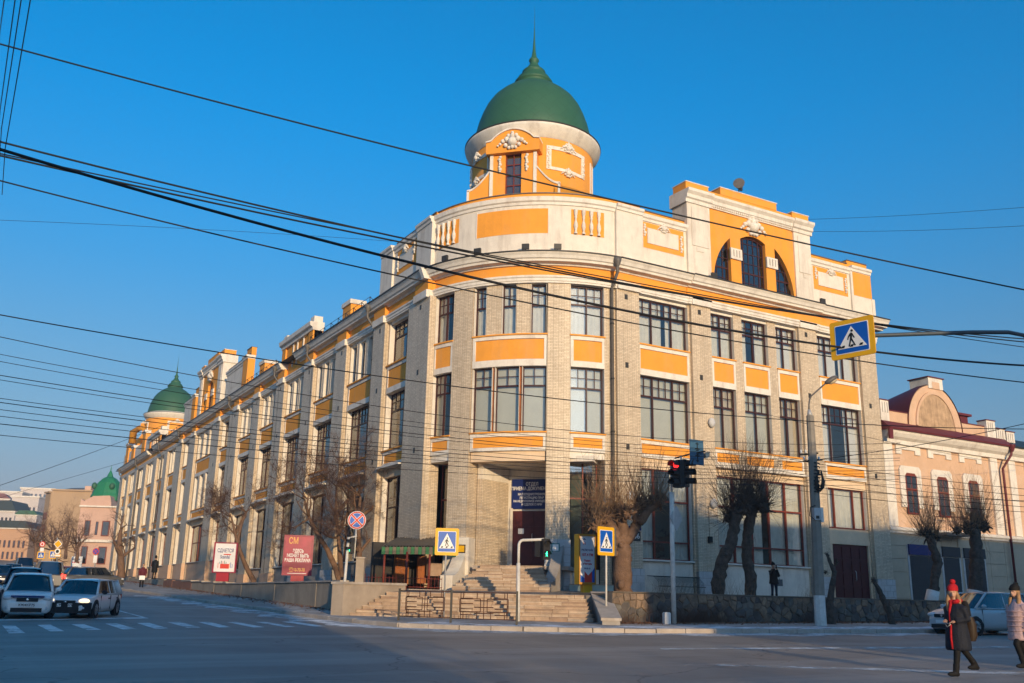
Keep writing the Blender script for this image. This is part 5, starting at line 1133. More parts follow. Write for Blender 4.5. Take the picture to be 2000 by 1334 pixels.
MB().tube([hz(1597+(5+i*.12)*math.sin(i*.9), 935+(17+3*math.sin(i))*math.cos(i*.9)+i*.3)-FH*.28 for i in range(40)], .03, 6).build('cable_coil', BLACK, t)
MB().tube([hz(1589, 988)-FH*.25, hz(1579, 992)-FH*.25, hz(1578, 1008)-FH*.25, hz(1588, 1016)-FH*.25], .02, 5).build('cable_loop', BLACK, t)
# 9 overhead crossing sign on its cantilever
d = 23.5; t = thing('overhead_crossing_sign', 'pedestrian crossing sign hanging from a cantilever arm over the road', 'road sign', loc=at(2050, 1330, d))
pedsign(t, 1664, 660, d, -.84, .60, .50); M0, k = face(1664, 660, d+.1, -.84); MB().prism(rrect(.58/k, .49/k, 4), -.08, -.02, M0).build('back_panel', PIPE, t)
arm = [at(1668, 656, d+.12), at(1705, 655.5, d+.1), at(1800, 652, d), at(1900, 649, d), at(1970, 649, d), at(2000, 655, d), at(2030, 680, d), at(2040, 760, d)]
MB().tube(arm, .055, 8).build('cantilever_arm', mat('arm_grey', (.06, .08, .10), .5, .1, 3), t); q = at(2040, 760, d); MB().tube([q, Vector((q.x, q.y, g(q.x, q.y)))], .1, 10).build('mast', GALV, t)
# 10 two advertising boards on the left terrace
def billboard(label, x0, x1, y0, y1, depth, yaw, pm, ped, content):
    t = thing('billboard', label, 'billboard', 'crimson billboards on the left terrace', loc=at((x0+x1)/2, y1+12, depth)); M0, k = face((x0+x1)/2, (y0+y1)/2, depth, yaw); hw, hh = (x1-x0)/2/math.cos(yaw), (y1-y0)/2
    b = MB().box(-hw, hw, -.28, 0, -hh, hh, M0).build('case', CRIM, t); fw_ = hw*.13
    MB().box(-hw+fw_, hw-fw_, 0, .004, -hh+fw_*.7, hh-fw_*.7, M0).build('poster', pm, b)
    for a in ((-hw, -hw+fw_, -hh, hh), (hw-fw_, hw, -hh, hh), (-hw+fw_, hw-fw_, -hh, -hh+fw_*.7), (-hw+fw_, hw-fw_, hh-fw_*.7, hh)): MB().box(a[0], a[1], 0, .04, a[2], a[3], M0).build('frame_bar', CRIM, b)
    MB().box(ped[0], ped[1], -.24, -.04, -hh-16, -hh, M0).build('pedestal', mat('crimson_base', (.34, .01, .03), .4, .1, 2), t)
    Mt = lambda u, w, z: M0(u/k, w, z/k)
    for s, sz, u, z, m_, bo in content: text(s, sz*k, Mt, u*k, .008, z*k, m_, b, sx=.68, bold=bo*.6)
    return t, b, M0, k, hw, hh
GOLD = mat('gold_print', (.70, .38, .10), .5, .1, 3)
CR2 = mat('poster_crimson', (.30, .014, .05), .3, .35, 1.0)
t, b, M0, k, hw, hh = billboard('crimson billboard with gold monogram and white Cyrillic advert text', 554, 610, 1046, 1123, 54.5, .18, CR2, (-11, 14), [('СМ', 17, -10, 27, GOLD, .012), ('ЗДЕСЬ', 9, 0, 8, WHITE, .012), ('МОЖЕТ БЫТЬ', 9, 0, -1, WHITE, .012), ('ВАША РЕКЛАМА', 9, 0, -10, WHITE, .012), ('☎60-70-70', 9, 0, -28, GOLD, .012)])
MB().box(-18, 18, .006, .01, -35, -34, M0).build('white_rule', WHITE, b)
t, b, M0, k, hw, hh = billboard('crimson framed billboard with white rental poster and red caption', 417, 462, 1060, 1118, 67.5, .1, POST, (-14, 10), [('СДАЕТСЯ', 9.5, 0, 13, TN, .012), ('Scandal', 9, 0, 1, TN, .01)])
MB().box(-8, 9, .006, .01, -21, -12, M0).build('red_caption', RED, b); MB().box(-3, 11, .006, .01, 5, 7, M0).build('red_line', RED, b)
for i, (u, z, m_) in enumerate(((-12, -10, RED), (-9, -8, TEAL), (-6, -6, BLACK), (-3, -7, RED), (0, -6, GREEN2), (3, -8, TEAL), (12, -9, BLUE), (15, -12, BLUE), (10, -10, GOLD))): MB().box(u-.5, u+.5, .006, .01, -20 if abs(u) > 9 else -12, z, M0).build('poster_stroke', m_, b)
for (x0, x1, y0, y1, dd_, lab) in ((384, 392, 1068, 1110, 70, 'second crimson board edge glimpsed behind the rental billboard'),): pass
# 11 canopy over the basement steps
t = thing('basement_canopy', 'corrugated canopy with green fascia on brown posts over basement steps', 'canopy', loc=(-2, 4.5, 2.1))
CORR = mat('corrugated_sheet', (.16, .13, .09), .7, .15, 2, dirt=(.1, .08, .06), damt=.5); GFAS = mat('green_fascia', (.03, .16, .06), .6, .15, 3)
A, B = Vector((-3.45, 3.5, 3.98)), Vector((-1.35, 2.45, 4.02)); nb = 44
C1, D1_ = Vector((-.5, 8.6, 4.75)), Vector((1.3, 6.2, 4.75))
rws = [[], []]
for i in range(nb+1):
    f = i/nb; cz_ = .045*math.sin(i*PI*.75); rws[0].append(A+(B-A)*f+ZU*cz_); rws[1].append(C1+(D1_-C1)*f+ZU*cz_)
MB().grid(rws).build('corrugated_roof', CORR, t)
for i in range(14):
    a = A+(B-A)*(i/14); b_ = A+(B-A)*((i+.94)/14); off = .02*(i % 2)
    mb = MB(); n_ = Vector((-.45, -.9, 0)); q = [a-ZU*.36, b_-ZU*.36, b_-ZU*.03, a-ZU*.03]; mb.face([p+n_*off for p in q]); mb.face([p+n_*(off-.03) for p in reversed(q)]); mb.build('fascia_strip', CORR if i % 2 else GFAS, t)
mb = MB(); q = [B-ZU*.36, B+Vector((2.2, 1.6, -.36)), B+Vector((2.2, 1.6, .5)), B+ZU*.0]; mb.face(q); mb.build('side_fascia', GFAS, t)
for p in (A+Vector((.2, .1, 0)), A+(B-A)*.5, B+Vector((-.1, .1, 0))): MB().tube([Vector((p.x, p.y, 2.0)), Vector((p.x, p.y, 3.75))], .055, 6).build('post', FRAMER, t)
hb = thing('basement_entry', 'dark basement entry with orange plywood door under the canopy', 'doorway', loc=(-1, 5.5, 2.1))
MB().box(-2.9, -.1, 5.9, 6.1, 1.9, 4.3).build('back_wall', ROOM, hb); MB().box(-1.85, -1.1, 5.6, 5.75, 2.1, 3.75).build('plywood_door', WOODF, hb); MB().box(-.8, -.35, 5.2, 5.35, 2.4, 3.7).build('side_board', WOODF, hb); MB().box(-.5, .2, 4.6, 4.9, 2.75, 3.35).build('cabinet', STEP[2], hb)
t = thing('picket_railing', 'low rusty picket railing in front of the basement steps', 'railing', loc=(-2.4, 3, 2.1))
A, B = Vector((-4.3, 4.9, 2.1)), Vector((-1.1, 1.9, 2.05))
for i in range(27): p = A+(B-A)*(i/26); MB().tube([p, p+ZU*(.62+.05*math.sin(i*2.1))], .014, 4).build('picket', FRAMER, t)
for z in (.12, .5): MB().tube([A+ZU*z, B+ZU*z], .016, 4).build('rail', FRAMER, t)
mb = MB(); MB().box(0, (B-A).length, -.18, .05, -.25, .03, M=frameM(A, B-A, Vector((-.7, -.7, 0)))).build('kerb', KERB, t)
gp = thing('gate_pillar', 'tan concrete gate pillar at the end of the left retaining wall', 'pillar', loc=hit(702, 1138, 0, -4.8)); M0, k = face(702, 1138, dep(hit(702, 1138, 0, -4.8)), .0)
MB().box(-9, 7, -.4, 0, -8, 46, M0).build('shaft', CHK, gp); MB().box(-10, 8, -.45, .05, 46, 49, M0).build('cap', KERB, gp); MB().box(-30, 8, -.5, .02, -10, 0, M0).build('foot', CHK, gp)
# 12 pedestrian railing along the kerb
t = thing('street_railing', 'brown iron pedestrian railing with square pattern before the stairs', 'railing', loc=(-3.2, -3.6, .8))
fl = [ghit(778, 1212, KH), ghit(880, 1217, KH), ghit(1009, 1221, KH)]
RUST = mat('rusty_iron', (.085, .035, .02), .7, .3, 8)
for a, b in zip(fl, fl[1:]):
    a = Vector((a.x, a.y, 0)); b = Vector((b.x, b.y, 0)); L_ = (b-a).length; M = frameM(a+ZU*(g(a.x, a.y)+KH), b-a, Vector((-.7, -.7, 0)))
    H = 1.06
    for (u0, z0, u1, z1) in [(0, H, L_, H), (0, .16, L_, .16), (.35, .16, .35, H), (L_-.35, .16, L_-.35, H), (L_/2, .16, L_/2, H)]+[x for c in (.29, .71) for x in ((L_*c-.38, .4, L_*c+.38, .4), (L_*c-.38, .84, L_*c+.38, .84), (L_*c-.38, .4, L_*c-.38, .84), (L_*c+.38, .4, L_*c+.38, .84), (L_*c-.25, .16, L_*c-.25, .4), (L_*c+.25, .16, L_*c+.25, .4), (L_*c-.25, .84, L_*c-.25, H), (L_*c+.25, .84, L_*c+.25, H))]+[(.35, z, .8, z) for z in (.3, .5, .68, .86)]+[(L_-.8, z, L_-.35, z) for z in (.3, .5, .68, .86)]+[(L_/2-.35, z, L_/2+.35, z) for z in (.35, .56, .78)]:
        MB().tube([M(u0, 0, z0), M(u1, 0, z1)], .016, 4).build('bar', RUST, t)
for p in fl: MB().box(-.04, .04, -.04, .04, -.1, 1.14, M=frameM((p.x, p.y, g(p.x, p.y)+KH), RT, -FH)).build('post', DARK, t)
# 13 road signs far up the left street
def roundsign(t, px, py, r, depth, kinds):
    M0, k = face(px, py, depth, 0)
    for (f, m_, w) in kinds: MB().prism(disc(r*f, 20), w, w+.02, M0).build('disc', m_, t)
    return M0
d = 92
t = thing('priority_sign_post', 'yellow diamond priority sign over two plates beside the far crossing', 'road sign', loc=ghit(112, 1104)); pole(t, [(111, 1106), (112, 1050)], d, .05, GALV)
M0, k = face(113.5, 1062.5, d-.1, 0); MB().prism([(-8.6, 0), (0, -8.6), (8.6, 0), (0, 8.6)], 0, .02, M0).build('white_diamond', WHITE, t); MB().prism([(-7, 0), (0, -7), (7, 0), (0, 7)], .02, .04, M0).build('yellow_diamond', YELLOW, t)
roundsign(t, 112.5, 1077, 6.2, d-.1, ((1, YELLOW, 0), (.86, WHITE, .02), (.5, DARK, .04))); M0, k = face(113, 1085, d-.1, 0); MB().box(-6, 6, 0, .02, -2.6, 2.6, M0).build('plate', YELLOW, t); MB().box(-5, 5, .02, .03, -1.7, 1.7, M0).build('plate_face', WHITE, t)
t = thing('no_entry_sign_post', 'round ringed sign above a yellow crossing sign by far trees', 'road sign', loc=ghit(81, 1106)); pole(t, [(80.5, 1107), (81, 1055)], d, .05, GALV); roundsign(t, 83, 1063, 5.5, d-.1, ((1, RED, 0), (.7, WHITE, .02), (.4, RED, .04)))
M0, k = face(82, 1074, d-.1, 0); MB().box(-3.6, 3.6, 0, .02, -4, 4, M0).build('plate', WHITE, t); pedsign(t, 80, 1084.5, d-.15, 0, .36, .34)
t = thing('crossing_sign_post', 'small yellow crossing sign next to the far priority sign', 'road sign', loc=ghit(103, 1106)); pole(t, [(102.5, 1107), (103, 1078)], d+1, .05, GALV); pedsign(t, 103.5, 1083, d+.9, .2, .34, .38)
t = thing('no_stopping_post', 'round no-stopping sign on post by grey car under pink house', 'road sign', loc=ghit(185, 1124)); d = 78; pole(t, [(184, 1125), (187, 1070)], d, .05, GALV)
M0 = roundsign(t, 187.5, 1077, 6.6, d-.1, ((1, RED, 0), (.78, BLUE, .02))); k = 1
for a in (PI/4, -PI/4):
    c, q = math.cos(a)*5.5, math.sin(a)*5.5; MB().prism([(-c+.6*math.sin(a), -q-.6*math.cos(a)), (c+.6*math.sin(a), q-.6*math.cos(a)), (c-.6*math.sin(a), q+.6*math.cos(a)), (-c-.6*math.sin(a), -q+.6*math.cos(a))], .04, .05 if a > 0 else .053, M0).build('bar', RED, t)
M0, k = face(186, 1092, d-.1, 0); MB().box(-3.6, 3.6, 0, .02, -7, 7, M0).build('plate', WHITE, t)
t = thing('white_banner', 'white banner with blurred lettering on the far pink house wall', 'banner', loc=at(150, 1105, 160)); M0, k = face(149.5, 1097, 160, 0); MB().box(-10.5, 10.5, -.1, 0, -10, 10, M0).build('cloth', WHITE, t)
Mt = lambda u, w, z: M0(u/k, w, z/k); [MB().box(u-1, u+.8, .0, .02, z, z+2.4, M0).build('letter_stroke', TN if z > 0 else TR, t) for z in (3.5, -2.5) for u in range(-7, 8, 3)]
# ================================================================= cars
CGL = glassmat('car_glass', (.16, .20, .21), wave=0)
TYRE = mat('tyre_rubber', (.018, .018, .018), .85, .15, 6); RIM = mat('wheel_rim', (.30, .30, .31), .35, .1, 5, metal=.7)
HLAMP = mat('headlamp_lens', (.62, .64, .66), .12, .1, 6, spec=.8); TLAMP = mat('tail_lamp', (.35, .015, .012), .2, .1, 5); TLON = mat('tail_lamp_lit', (.5, .02, .02), .3, .1, 5, emit=(1, .08, .05), estr=1.2)
BUMP = mat('bumper_plastic', (.022, .022, .024), .6, .1, 5); CHROME = mat('chrome_trim', (.6, .6, .6), .2, .05, 5, metal=.9); WARM = mat('lit_headlamp', (.8, .6, .4), .2, .05, 5, emit=(1, .72, .42), estr=1.0)
def carpaint(name, c):
    m = mat(name, c, .3, .04, 2, spec=.6, dirt=tuple(x*.75+.03 for x in c), damt=.45, dscale=1.6); b = m.node_tree.nodes['Principled BSDF']; b.inputs['Coat Weight'].default_value = .6; b.inputs['Coat Roughness'].default_value = .08; return m
def interp(tab, x):
    for (a, va), (b, vb) in zip(tab, tab[1:]):
        if x <= b: t = (x-a)/(b-a) if b > a else 0; t = max(0, min(1, t)); return va+(vb-va)*t
    return tab[-1][1]
def car(label, pos, heading, paint, L_=4.1, Wd=1.69, H=1.53, style='hatch', plate=None, bumper=None, strip=None, lit=False, taillit=False, clear=.17, wr=.30, group=None, slope=0., parts=True):
    t = thing('parked_car' if 'parked' in label else 'car', label, 'car', group or 'cars on the left street', loc=pos)
    c, s_ = math.cos(heading), math.sin(heading); fx = Vector((c, s_, slope)).normalized(); ly = Vector((-s_, c, 0)); uz = fx.cross(ly).normalized(); P0 = Vector(pos)
    M = lambda x, y, z: P0+fx*x+ly*y+uz*z
    hl = L_/2; W2 = Wd/2; bz = H*.60 if style != 'suv' else H*.57           # belt line
    hood = {'hatch': .80, 'wagon': .98, 'suv': 1.0, 'mpv': .85}[style]; nose = H*.485
    xw = hl-hood                                                      # windscreen base
    top = [(-hl, bz*.93), (-hl+.12, bz), (xw-.25, bz), (xw, bz-.01), (xw+hood*.45, bz-.06), (hl-.28, nose+.06), (hl-.1, nose-.08), (hl, nose-.22)]
    wid = [(-hl, W2*.80), (-hl+.12, W2*.92), (-hl+.5, W2*.99), (hl-.9, W2), (hl-.4, W2*.96), (hl-.15, W2*.86), (hl, W2*.68)]
    bot = [(-hl, clear+.16), (-hl+.2, clear+.05), (-hl+.6, clear), (hl-.6, clear), (hl-.15, clear+.02), (hl, clear+.1)]
    xs = [-hl, -hl+.06, -hl+.16, -hl+.4, -hl+.8, -.6, 0, .6, xw-.1, xw+.1, xw+hood*.35, xw+hood*.6, hl-.3, hl-.18, hl-.08, hl-.02, hl]
    rows = []
    for x in xs:
        zt, zb, w = interp(top, x), interp(bot, x), interp(wid, x); mz = zb+(zt-zb)*.5; h = zt-zb
        half = [(0, zb), (w*.80, zb), (w*.95, zb+h*.12), (w*.995, zb+h*.35), (w, zb+h*.60), (w*.985, zb+h*.80), (w*.945, zb+h*.94), (w*.86, zt), (w*.45, zt+.025), (0, zt+.035)]
        rows.append([M(x, y, z) for y, z in half]+[M(x, -y, z) for y, z in reversed(half[1:-1])])
    mb = MB(); mb.grid(rows, True, True); mb.face(rows[0][::-1]); mb.face(rows[-1]); body = mb.build('body', paint, t)
    # glasshouse
    rz = H; xr = -hl+(.10 if style in ('hatch', 'mpv') else .06)
    A = (xw+.02, bz); B = (xw-.62 if style != 'mpv' else xw-.85, rz-.05); Cq = (xr+(.42 if style in ('hatch', 'mpv') else .28), rz-.06); Dq = (xr, bz)
    wb_, wr_ = W2*.93, W2*.72
    def side(x, z): f = (z-bz)/(rz-bz); return wb_+(wr_-wb_)*max(0, min(1, f))
    def fx_(f): return A[0]+(B[0]-A[0])*f
    def rx_(f): return Dq[0]+(Cq[0]-Dq[0])*f
    rws = []
    for i in range(7):
        f = i/6; z = bz+(rz-.05-bz)*f; x0, x1 = rx_(f), fx_(f); w = side(0, z); ring = []
        for a, b_ in ((x1, w*.0), (x1-.02, w*.6), (x1-.10, w*.93), (x1-.2, w), ((x0+x1)/2, w*1.01), (x0+.16, w), (x0+.06, w*.9), (x0, w*.5), (x0-.01, 0)): ring.append(M(a+(.06*(1-abs(b_)/w) if a >= x1-.1 else 0), b_, z))
        ring += [M(a+(.06*(1-abs(b_)/w) if a >= x1-.1 else 0), -b_, z) for a, b_ in ((x0, w*.5), (x0+.06, w*.9), (x0+.16, w), ((x0+x1)/2, w*1.01), (x1-.2, w), (x1-.10, w*.93), (x1-.02, w*.6))]
        rws.append(ring)
    MB().grid(rws, True, True).build('glasshouse', CGL, t)
    rr_ = []
    for x, dz in ((B[0]+.06, -.03), (B[0]-.1, .0), (B[0]-.5, .035), ((B[0]+Cq[0])/2, .045), (Cq[0]+.3, .02), (Cq[0]-.03, -.02)): rr_.append([M(x, y*wr_, rz-.05+dz+.02-abs(y)**3*.05) for y in (-1.04, -.95, -.6, 0, .6, .95, 1.04)])
    MB().grid(rr_).build('roof', paint, t)
    def strip_(p, q, w, name='pillar'):
        MB().tube([p, (Vector(p)+Vector(q))/2, q], w, 6).build(name, paint, t)
    for sg in (-1, 1):
        strip_(M(A[0]-.06, sg*wb_*.97, bz-.01), M(B[0]-.04, sg*wr_*.97, rz-.06), .045); strip_(M(Dq[0]+.08, sg*wb_*.95, bz), M(Cq[0]+.02, sg*wr_*.96, rz-.06), .075)
        xm = (A[0]+Dq[0])/2+.05
        strip_(M(xm, sg*wb_*1.0, bz), M(xm-.05, sg*wr_*1.0, rz-.06), .035); strip_(M(B[0]-.04, sg*wr_*.99, rz-.055), M(Cq[0], sg*wr_*.99, rz-.065), .04, 'roof_rail')
        strip_(M(A[0]-.1, sg*wb_*.985, bz+.005), M(Dq[0]+.1, sg*wb_*.985, bz+.005), .03, 'belt_trim')
        if style in ('wagon', 'mpv', 'suv'): strip_(M(Dq[0]+.95, sg*wb_*.995, bz), M(Dq[0]+1.0, sg*wr_*1.0, rz-.06), .035)
        m_ = MB(); m_.ball(M(A[0]-.32, sg*(W2+.10), bz+.08), .07, .11, .075, 10, 6, Matrix((fx, ly, uz)).transposed()); m_.build('mirror', BUMP if bumper else paint, t)
        for xx in (xm+.05, xm-1.0):
            MB().box(xx+.05, xx+.25, W2*.985*sg-.015, W2*.985*sg+.02, bz-.17, bz-.13, M).build('door_handle', paint if not bumper else BUMP, t)
        for xx in (A[0]-.35, xm+.02, xm-.95): MB().box(xx, xx+.012, sg*W2*.985-.01, sg*W2*.985+.012, clear+.12, bz-.04, M).build('door_seam', BUMP, t)
        for xx in (hl-.80, -hl+.75):                                  # wheels
            cen = M(xx, sg*(W2-.10), wr); wm = lambda r, y: [cen+fx*(r*math.cos(a))+uz*(r*math.sin(a))+ly*(sg*y) for a in [2*PI*i/20 for i in range(20)]]
            MB().grid([wm(wr+.055, .0), wm(wr+.055, .098), wm(wr-.02, .104)], False, True).build('wheel_arch', BUMP, t)
            w_ = MB().grid([wm(.05, -.1), wm(wr-.03, -.1), wm(wr, -.06), wm(wr, .08), wm(wr-.03, .115), wm(wr*.66, .11)], True, True).build('wheel', TYRE, t)
            rm = MB(); rm.grid([wm(wr*.66, .108), wm(wr*.6, .07), wm(.07, .095), wm(.01, .1)], True, True); rm.build('rim', RIM, w_)
            for q in range(5): a = 2*PI*q/5; MB().tube([cen+ly*(sg*.1), cen+ly*(sg*.112)+(fx*math.cos(a)+uz*math.sin(a))*wr*.62], .028, 5).build('spoke', RIM, w_)
    # nose
    RM = Matrix((fx, ly, uz)).transposed()
    for sg in (-1, 1):
        MB().ball(M(hl-.19, sg*W2*.70, nose-.055), .17, .19, .085, 12, 8, RM).build('headlight', WARM if lit else HLAMP, t)
        MB().ball(M(hl-.07, sg*W2*.72, clear+.2), .05, .06, .05, 8, 6, RM).build('fog_lamp', HLAMP, t)
        MB().ball(M(-hl+.08, sg*W2*.80, bz-.12), .10, .10, .2, 10, 6, RM).build('tail_light', TLON if taillit else TLAMP, t)
    MB().box(hl-.06, hl+.012, -W2*.40, W2*.40, nose-.16, nose-.04, M).build('grille', BUMP, t)
    if strip: MB().box(hl-.12, hl-.0, -W2*.62, W2*.62, nose-.02, nose+.035, M).build('hood_deflector', strip, t)
    MB().ball(M(hl+.012, 0, nose-.1), .012, .055, .045, 10, 6, RM).build('emblem', CHROME, t)
    MB().box(hl-.05, hl+.022, -W2*.58, W2*.58, clear+.06, clear+.2, M).build('lower_intake', BUMP, t)
    if bumper: MB().grid([[M(hl-.32+.34*math.cos(a*.9)+.03, W2*1.01*math.sin(a), z) for a in [(-1+2*i/12)*PI/2 for i in range(13)]] for z in (clear+.02, clear+.1, clear+.34, clear+.38)]).build('bumper', bumper, t)
    MB().box(hl+.02, hl+.045, -.26, .26, clear+.24, clear+.355, M).build('number_plate', WHITE, t)
    MB().box(-hl-.03, -hl+.02, -.26, .26, bz*.62, bz*.62+.12, M).build('number_plate', WHITE, t)
    if plate: text(plate, .115, lambda u, w, z: M(hl+.047+w, u, z), 0, 0, clear+.297, BLACK, t, sx=1.0, bold=.002)
    MB().box(-hl-.02, -hl+.1, -W2*.8, W2*.8, clear+.12, clear+.34, M).build('rear_bumper', bumper or paint, t)
    return t
WHT = carpaint('white_car_paint', (.84, .83, .80)); WHG = carpaint('silver_white_paint', (.74, .74, .73)); SILV = carpaint('silver_blue_paint', (.5, .54, .56)); DKB = carpaint('dark_blue_paint', (.012, .02, .045)); REDC = carpaint('dark_red_paint', (.16, .012, .015)); GRYC = carpaint('grey_car_paint', (.09, .09, .09)); BRNC = carpaint('dark_silver_paint', (.14, .13, .12)); PALEC = carpaint('pale_gold_paint', (.42, .38, .33))
BLS = mat('deflector_blue', (.01, .03, .16), .3, .1, 3)
def gpos(px, py): p = ghit(px, py); return Vector((p.x, p.y, g(p.x, p.y)))
p1 = at(52, 1199, 36.5); p1 = Vector((p1.x, p1.y, g(p1.x, p1.y)))
toC = math.atan2(CY-p1.y, CX-p1.x)
car('white hatchback with blue bonnet deflector waiting at the stop line', p1, toC-.02, WHT, 4.08, 1.69, 1.54, 'hatch', 'К904КР75', strip=BLS, slope=-.02)
p2 = at(162, 1196, 37.5); p2 = Vector((p2.x, p2.y, g(p2.x, p2.y)))
car('white station wagon with black bumper and lit headlights next to hatchback', p2, math.atan2(CY-p2.y, CX-p2.x)-.30, WHG, 4.2, 1.69, 1.37, 'wagon', 'С998ОО75', bumper=BUMP, lit=True, slope=-.02)
p3 = at(42, 1172, 44.5); p3 = Vector((p3.x, p3.y, g(p3.x, p3.y)))
car('dark blue car queueing right behind the white hatchback', p3, math.atan2(CY-p3.y, CX-p3.x), DKB, 4.4, 1.72, 1.66, 'suv', None, slope=-.02)
def farcar(label, px, py, depth, hd, paint, *a, **k):
    p = at(px, py, depth); car(label, Vector((p.x, p.y, g(p.x, p.y))), hd, paint, *a, slope=.02, **k)
farcar('dark silver off-roader driving away with its brake light on', 93, 1130, 64, 1.52, BRNC, 4.6, 1.8, 1.85, 'suv', taillit=True, clear=.28, wr=.38)
farcar('dark red hatchback seen from the side beyond the off-roader', 131, 1122, 74, .15, REDC, 4.0, 1.68, 1.5, 'hatch')
farcar('dark grey hatchback turning by the pink house', 180, 1122, 72, .2, GRYC, 4.3, 1.72, 1.5, 'hatch', taillit=True)
farcar('pale gold car far back in the left queue', 25, 1110, 84, -1.6, PALEC, 4.4, 1.7, 1.5, 'wagon')
farcar('dark car cut by the left picture edge far up street', 2, 1118, 70, -1.6, DKB, 4.4, 1.7, 1.5, 'wagon', lit=True)
farcar('grey van at the back of the left street traffic', 48, 1100, 105, -1.55, GRYC, 4.6, 1.8, 2.0, 'suv')
# silver car in front of the stone wall on the right
ps = at(1921, 1222, 38.5); hs_ = math.atan2(-RT.y, -RT.x)
car('silver people carrier parked before the stone wall on the right', Vector((ps.x, ps.y, g(ps.x, ps.y))), hs_+.42, SILV, 4.3, 1.72, 1.58, 'mpv', None, group='cars on the right street', clear=.16, wr=.31)
# ================================================================= people
SKIN = mat('skin', (.52, .30, .21), .6, .08, 12); NAVYC = mat('navy_coat', (.012, .015, .025), .75, .2, 10, .3, 30); BLKC = mat('black_cloth', (.008, .008, .009), .8, .2, 10); REDK = mat('red_knit', (.45, .012, .02), .85, .2, 20, .4, 60); PINKC = mat('pink_puffer', (.52, .36, .36), .6, .1, 8, .3, 14)
HAIRB = mat('blond_hair', (.34, .19, .09), .55, .3, 20); HAIRD = mat('dark_hair', (.02, .014, .01), .5, .2, 20); BAGB = mat('brown_bag', (.03, .018, .01), .6, .2, 8); JEANS = mat('dark_jeans', (.012, .018, .04), .8, .2, 10); MARC = mat('maroon_jacket', (.11, .02, .025), .8, .15, 10); GREYB = mat('grey_bag', (.10, .11, .12), .6, .1, 8)
def remesh(o, v=.018):
    m = o.modifiers.new('remesh', 'REMESH'); m.mode = 'VOXEL'; m.voxel_size = v; m.use_smooth_shade = True
    s = o.modifiers.new('smooth', 'SMOOTH'); s.factor = .5; s.iterations = 4
class Fig:
    def __init__(s, label, pos, heading, scale=1., tilt=0.):
        s.P = Vector(pos); s.f = Vector((math.cos(heading), math.sin(heading), 0)); s.l = Vector((-s.f.y, s.f.x, 0)); s.k = scale
        s.t = thing('person', label, 'person', loc=s.P)
        s.R = Matrix((s.f, s.l, ZU)).transposed()
    def M(s, x, y, z): return s.P + (s.f*x + s.l*y + ZU*z)*s.k
    def loft(s, mb, rings, n=12):          # rings (x, y, z, rx, ry), closed ends
        rows = []
        for x, y, z, rx, ry in rings: rows.append([s.M(x+rx*math.cos(2*PI*i/n), y+ry*math.sin(2*PI*i/n), z) for i in range(n)])
        mb.grid(rows, True, True); mb.face(rows[0][::-1]); mb.face(rows[-1])
    def tube(s, mb, pts, r, n=8): mb.tube([s.M(*p) for p in pts], [q*s.k for q in r] if isinstance(r, (list, tuple)) else r*s.k, n)
    def ball(s, mb, c, rx, ry, rz, n=12, k=8): mb.ball(s.M(*c), rx*s.k, ry*s.k, rz*s.k, n, k, s.R)
    def hand(s, w, d, up=(0, 0, -1)):     # palm and five unequal, slightly curled fingers
        w, d, u = Vector(w), Vector(d).normalized(), Vector(up).normalized(); sd = d.cross(u).normalized(); mb = MB()
        c = w+d*.045; mb.ball(s.M(*c), .05*s.k, .04*s.k, .025*s.k, 8, 6, s.R)
        for i, ln in enumerate((.062, .075, .08, .07)):
            b = w+d*.075+sd*(.021*(i-1.5)); s.tube(mb, [b, b+d*ln*.55+u*.008, b+d*ln*.85+u*.035], [.010, .009, .007], 6)
        b = w+d*.03+sd*.04; s.tube(mb, [b, b+d*.03+sd*.025+u*.01, b+d*.055+sd*.02+u*.02], [.012, .010, .008], 6)
        return mb
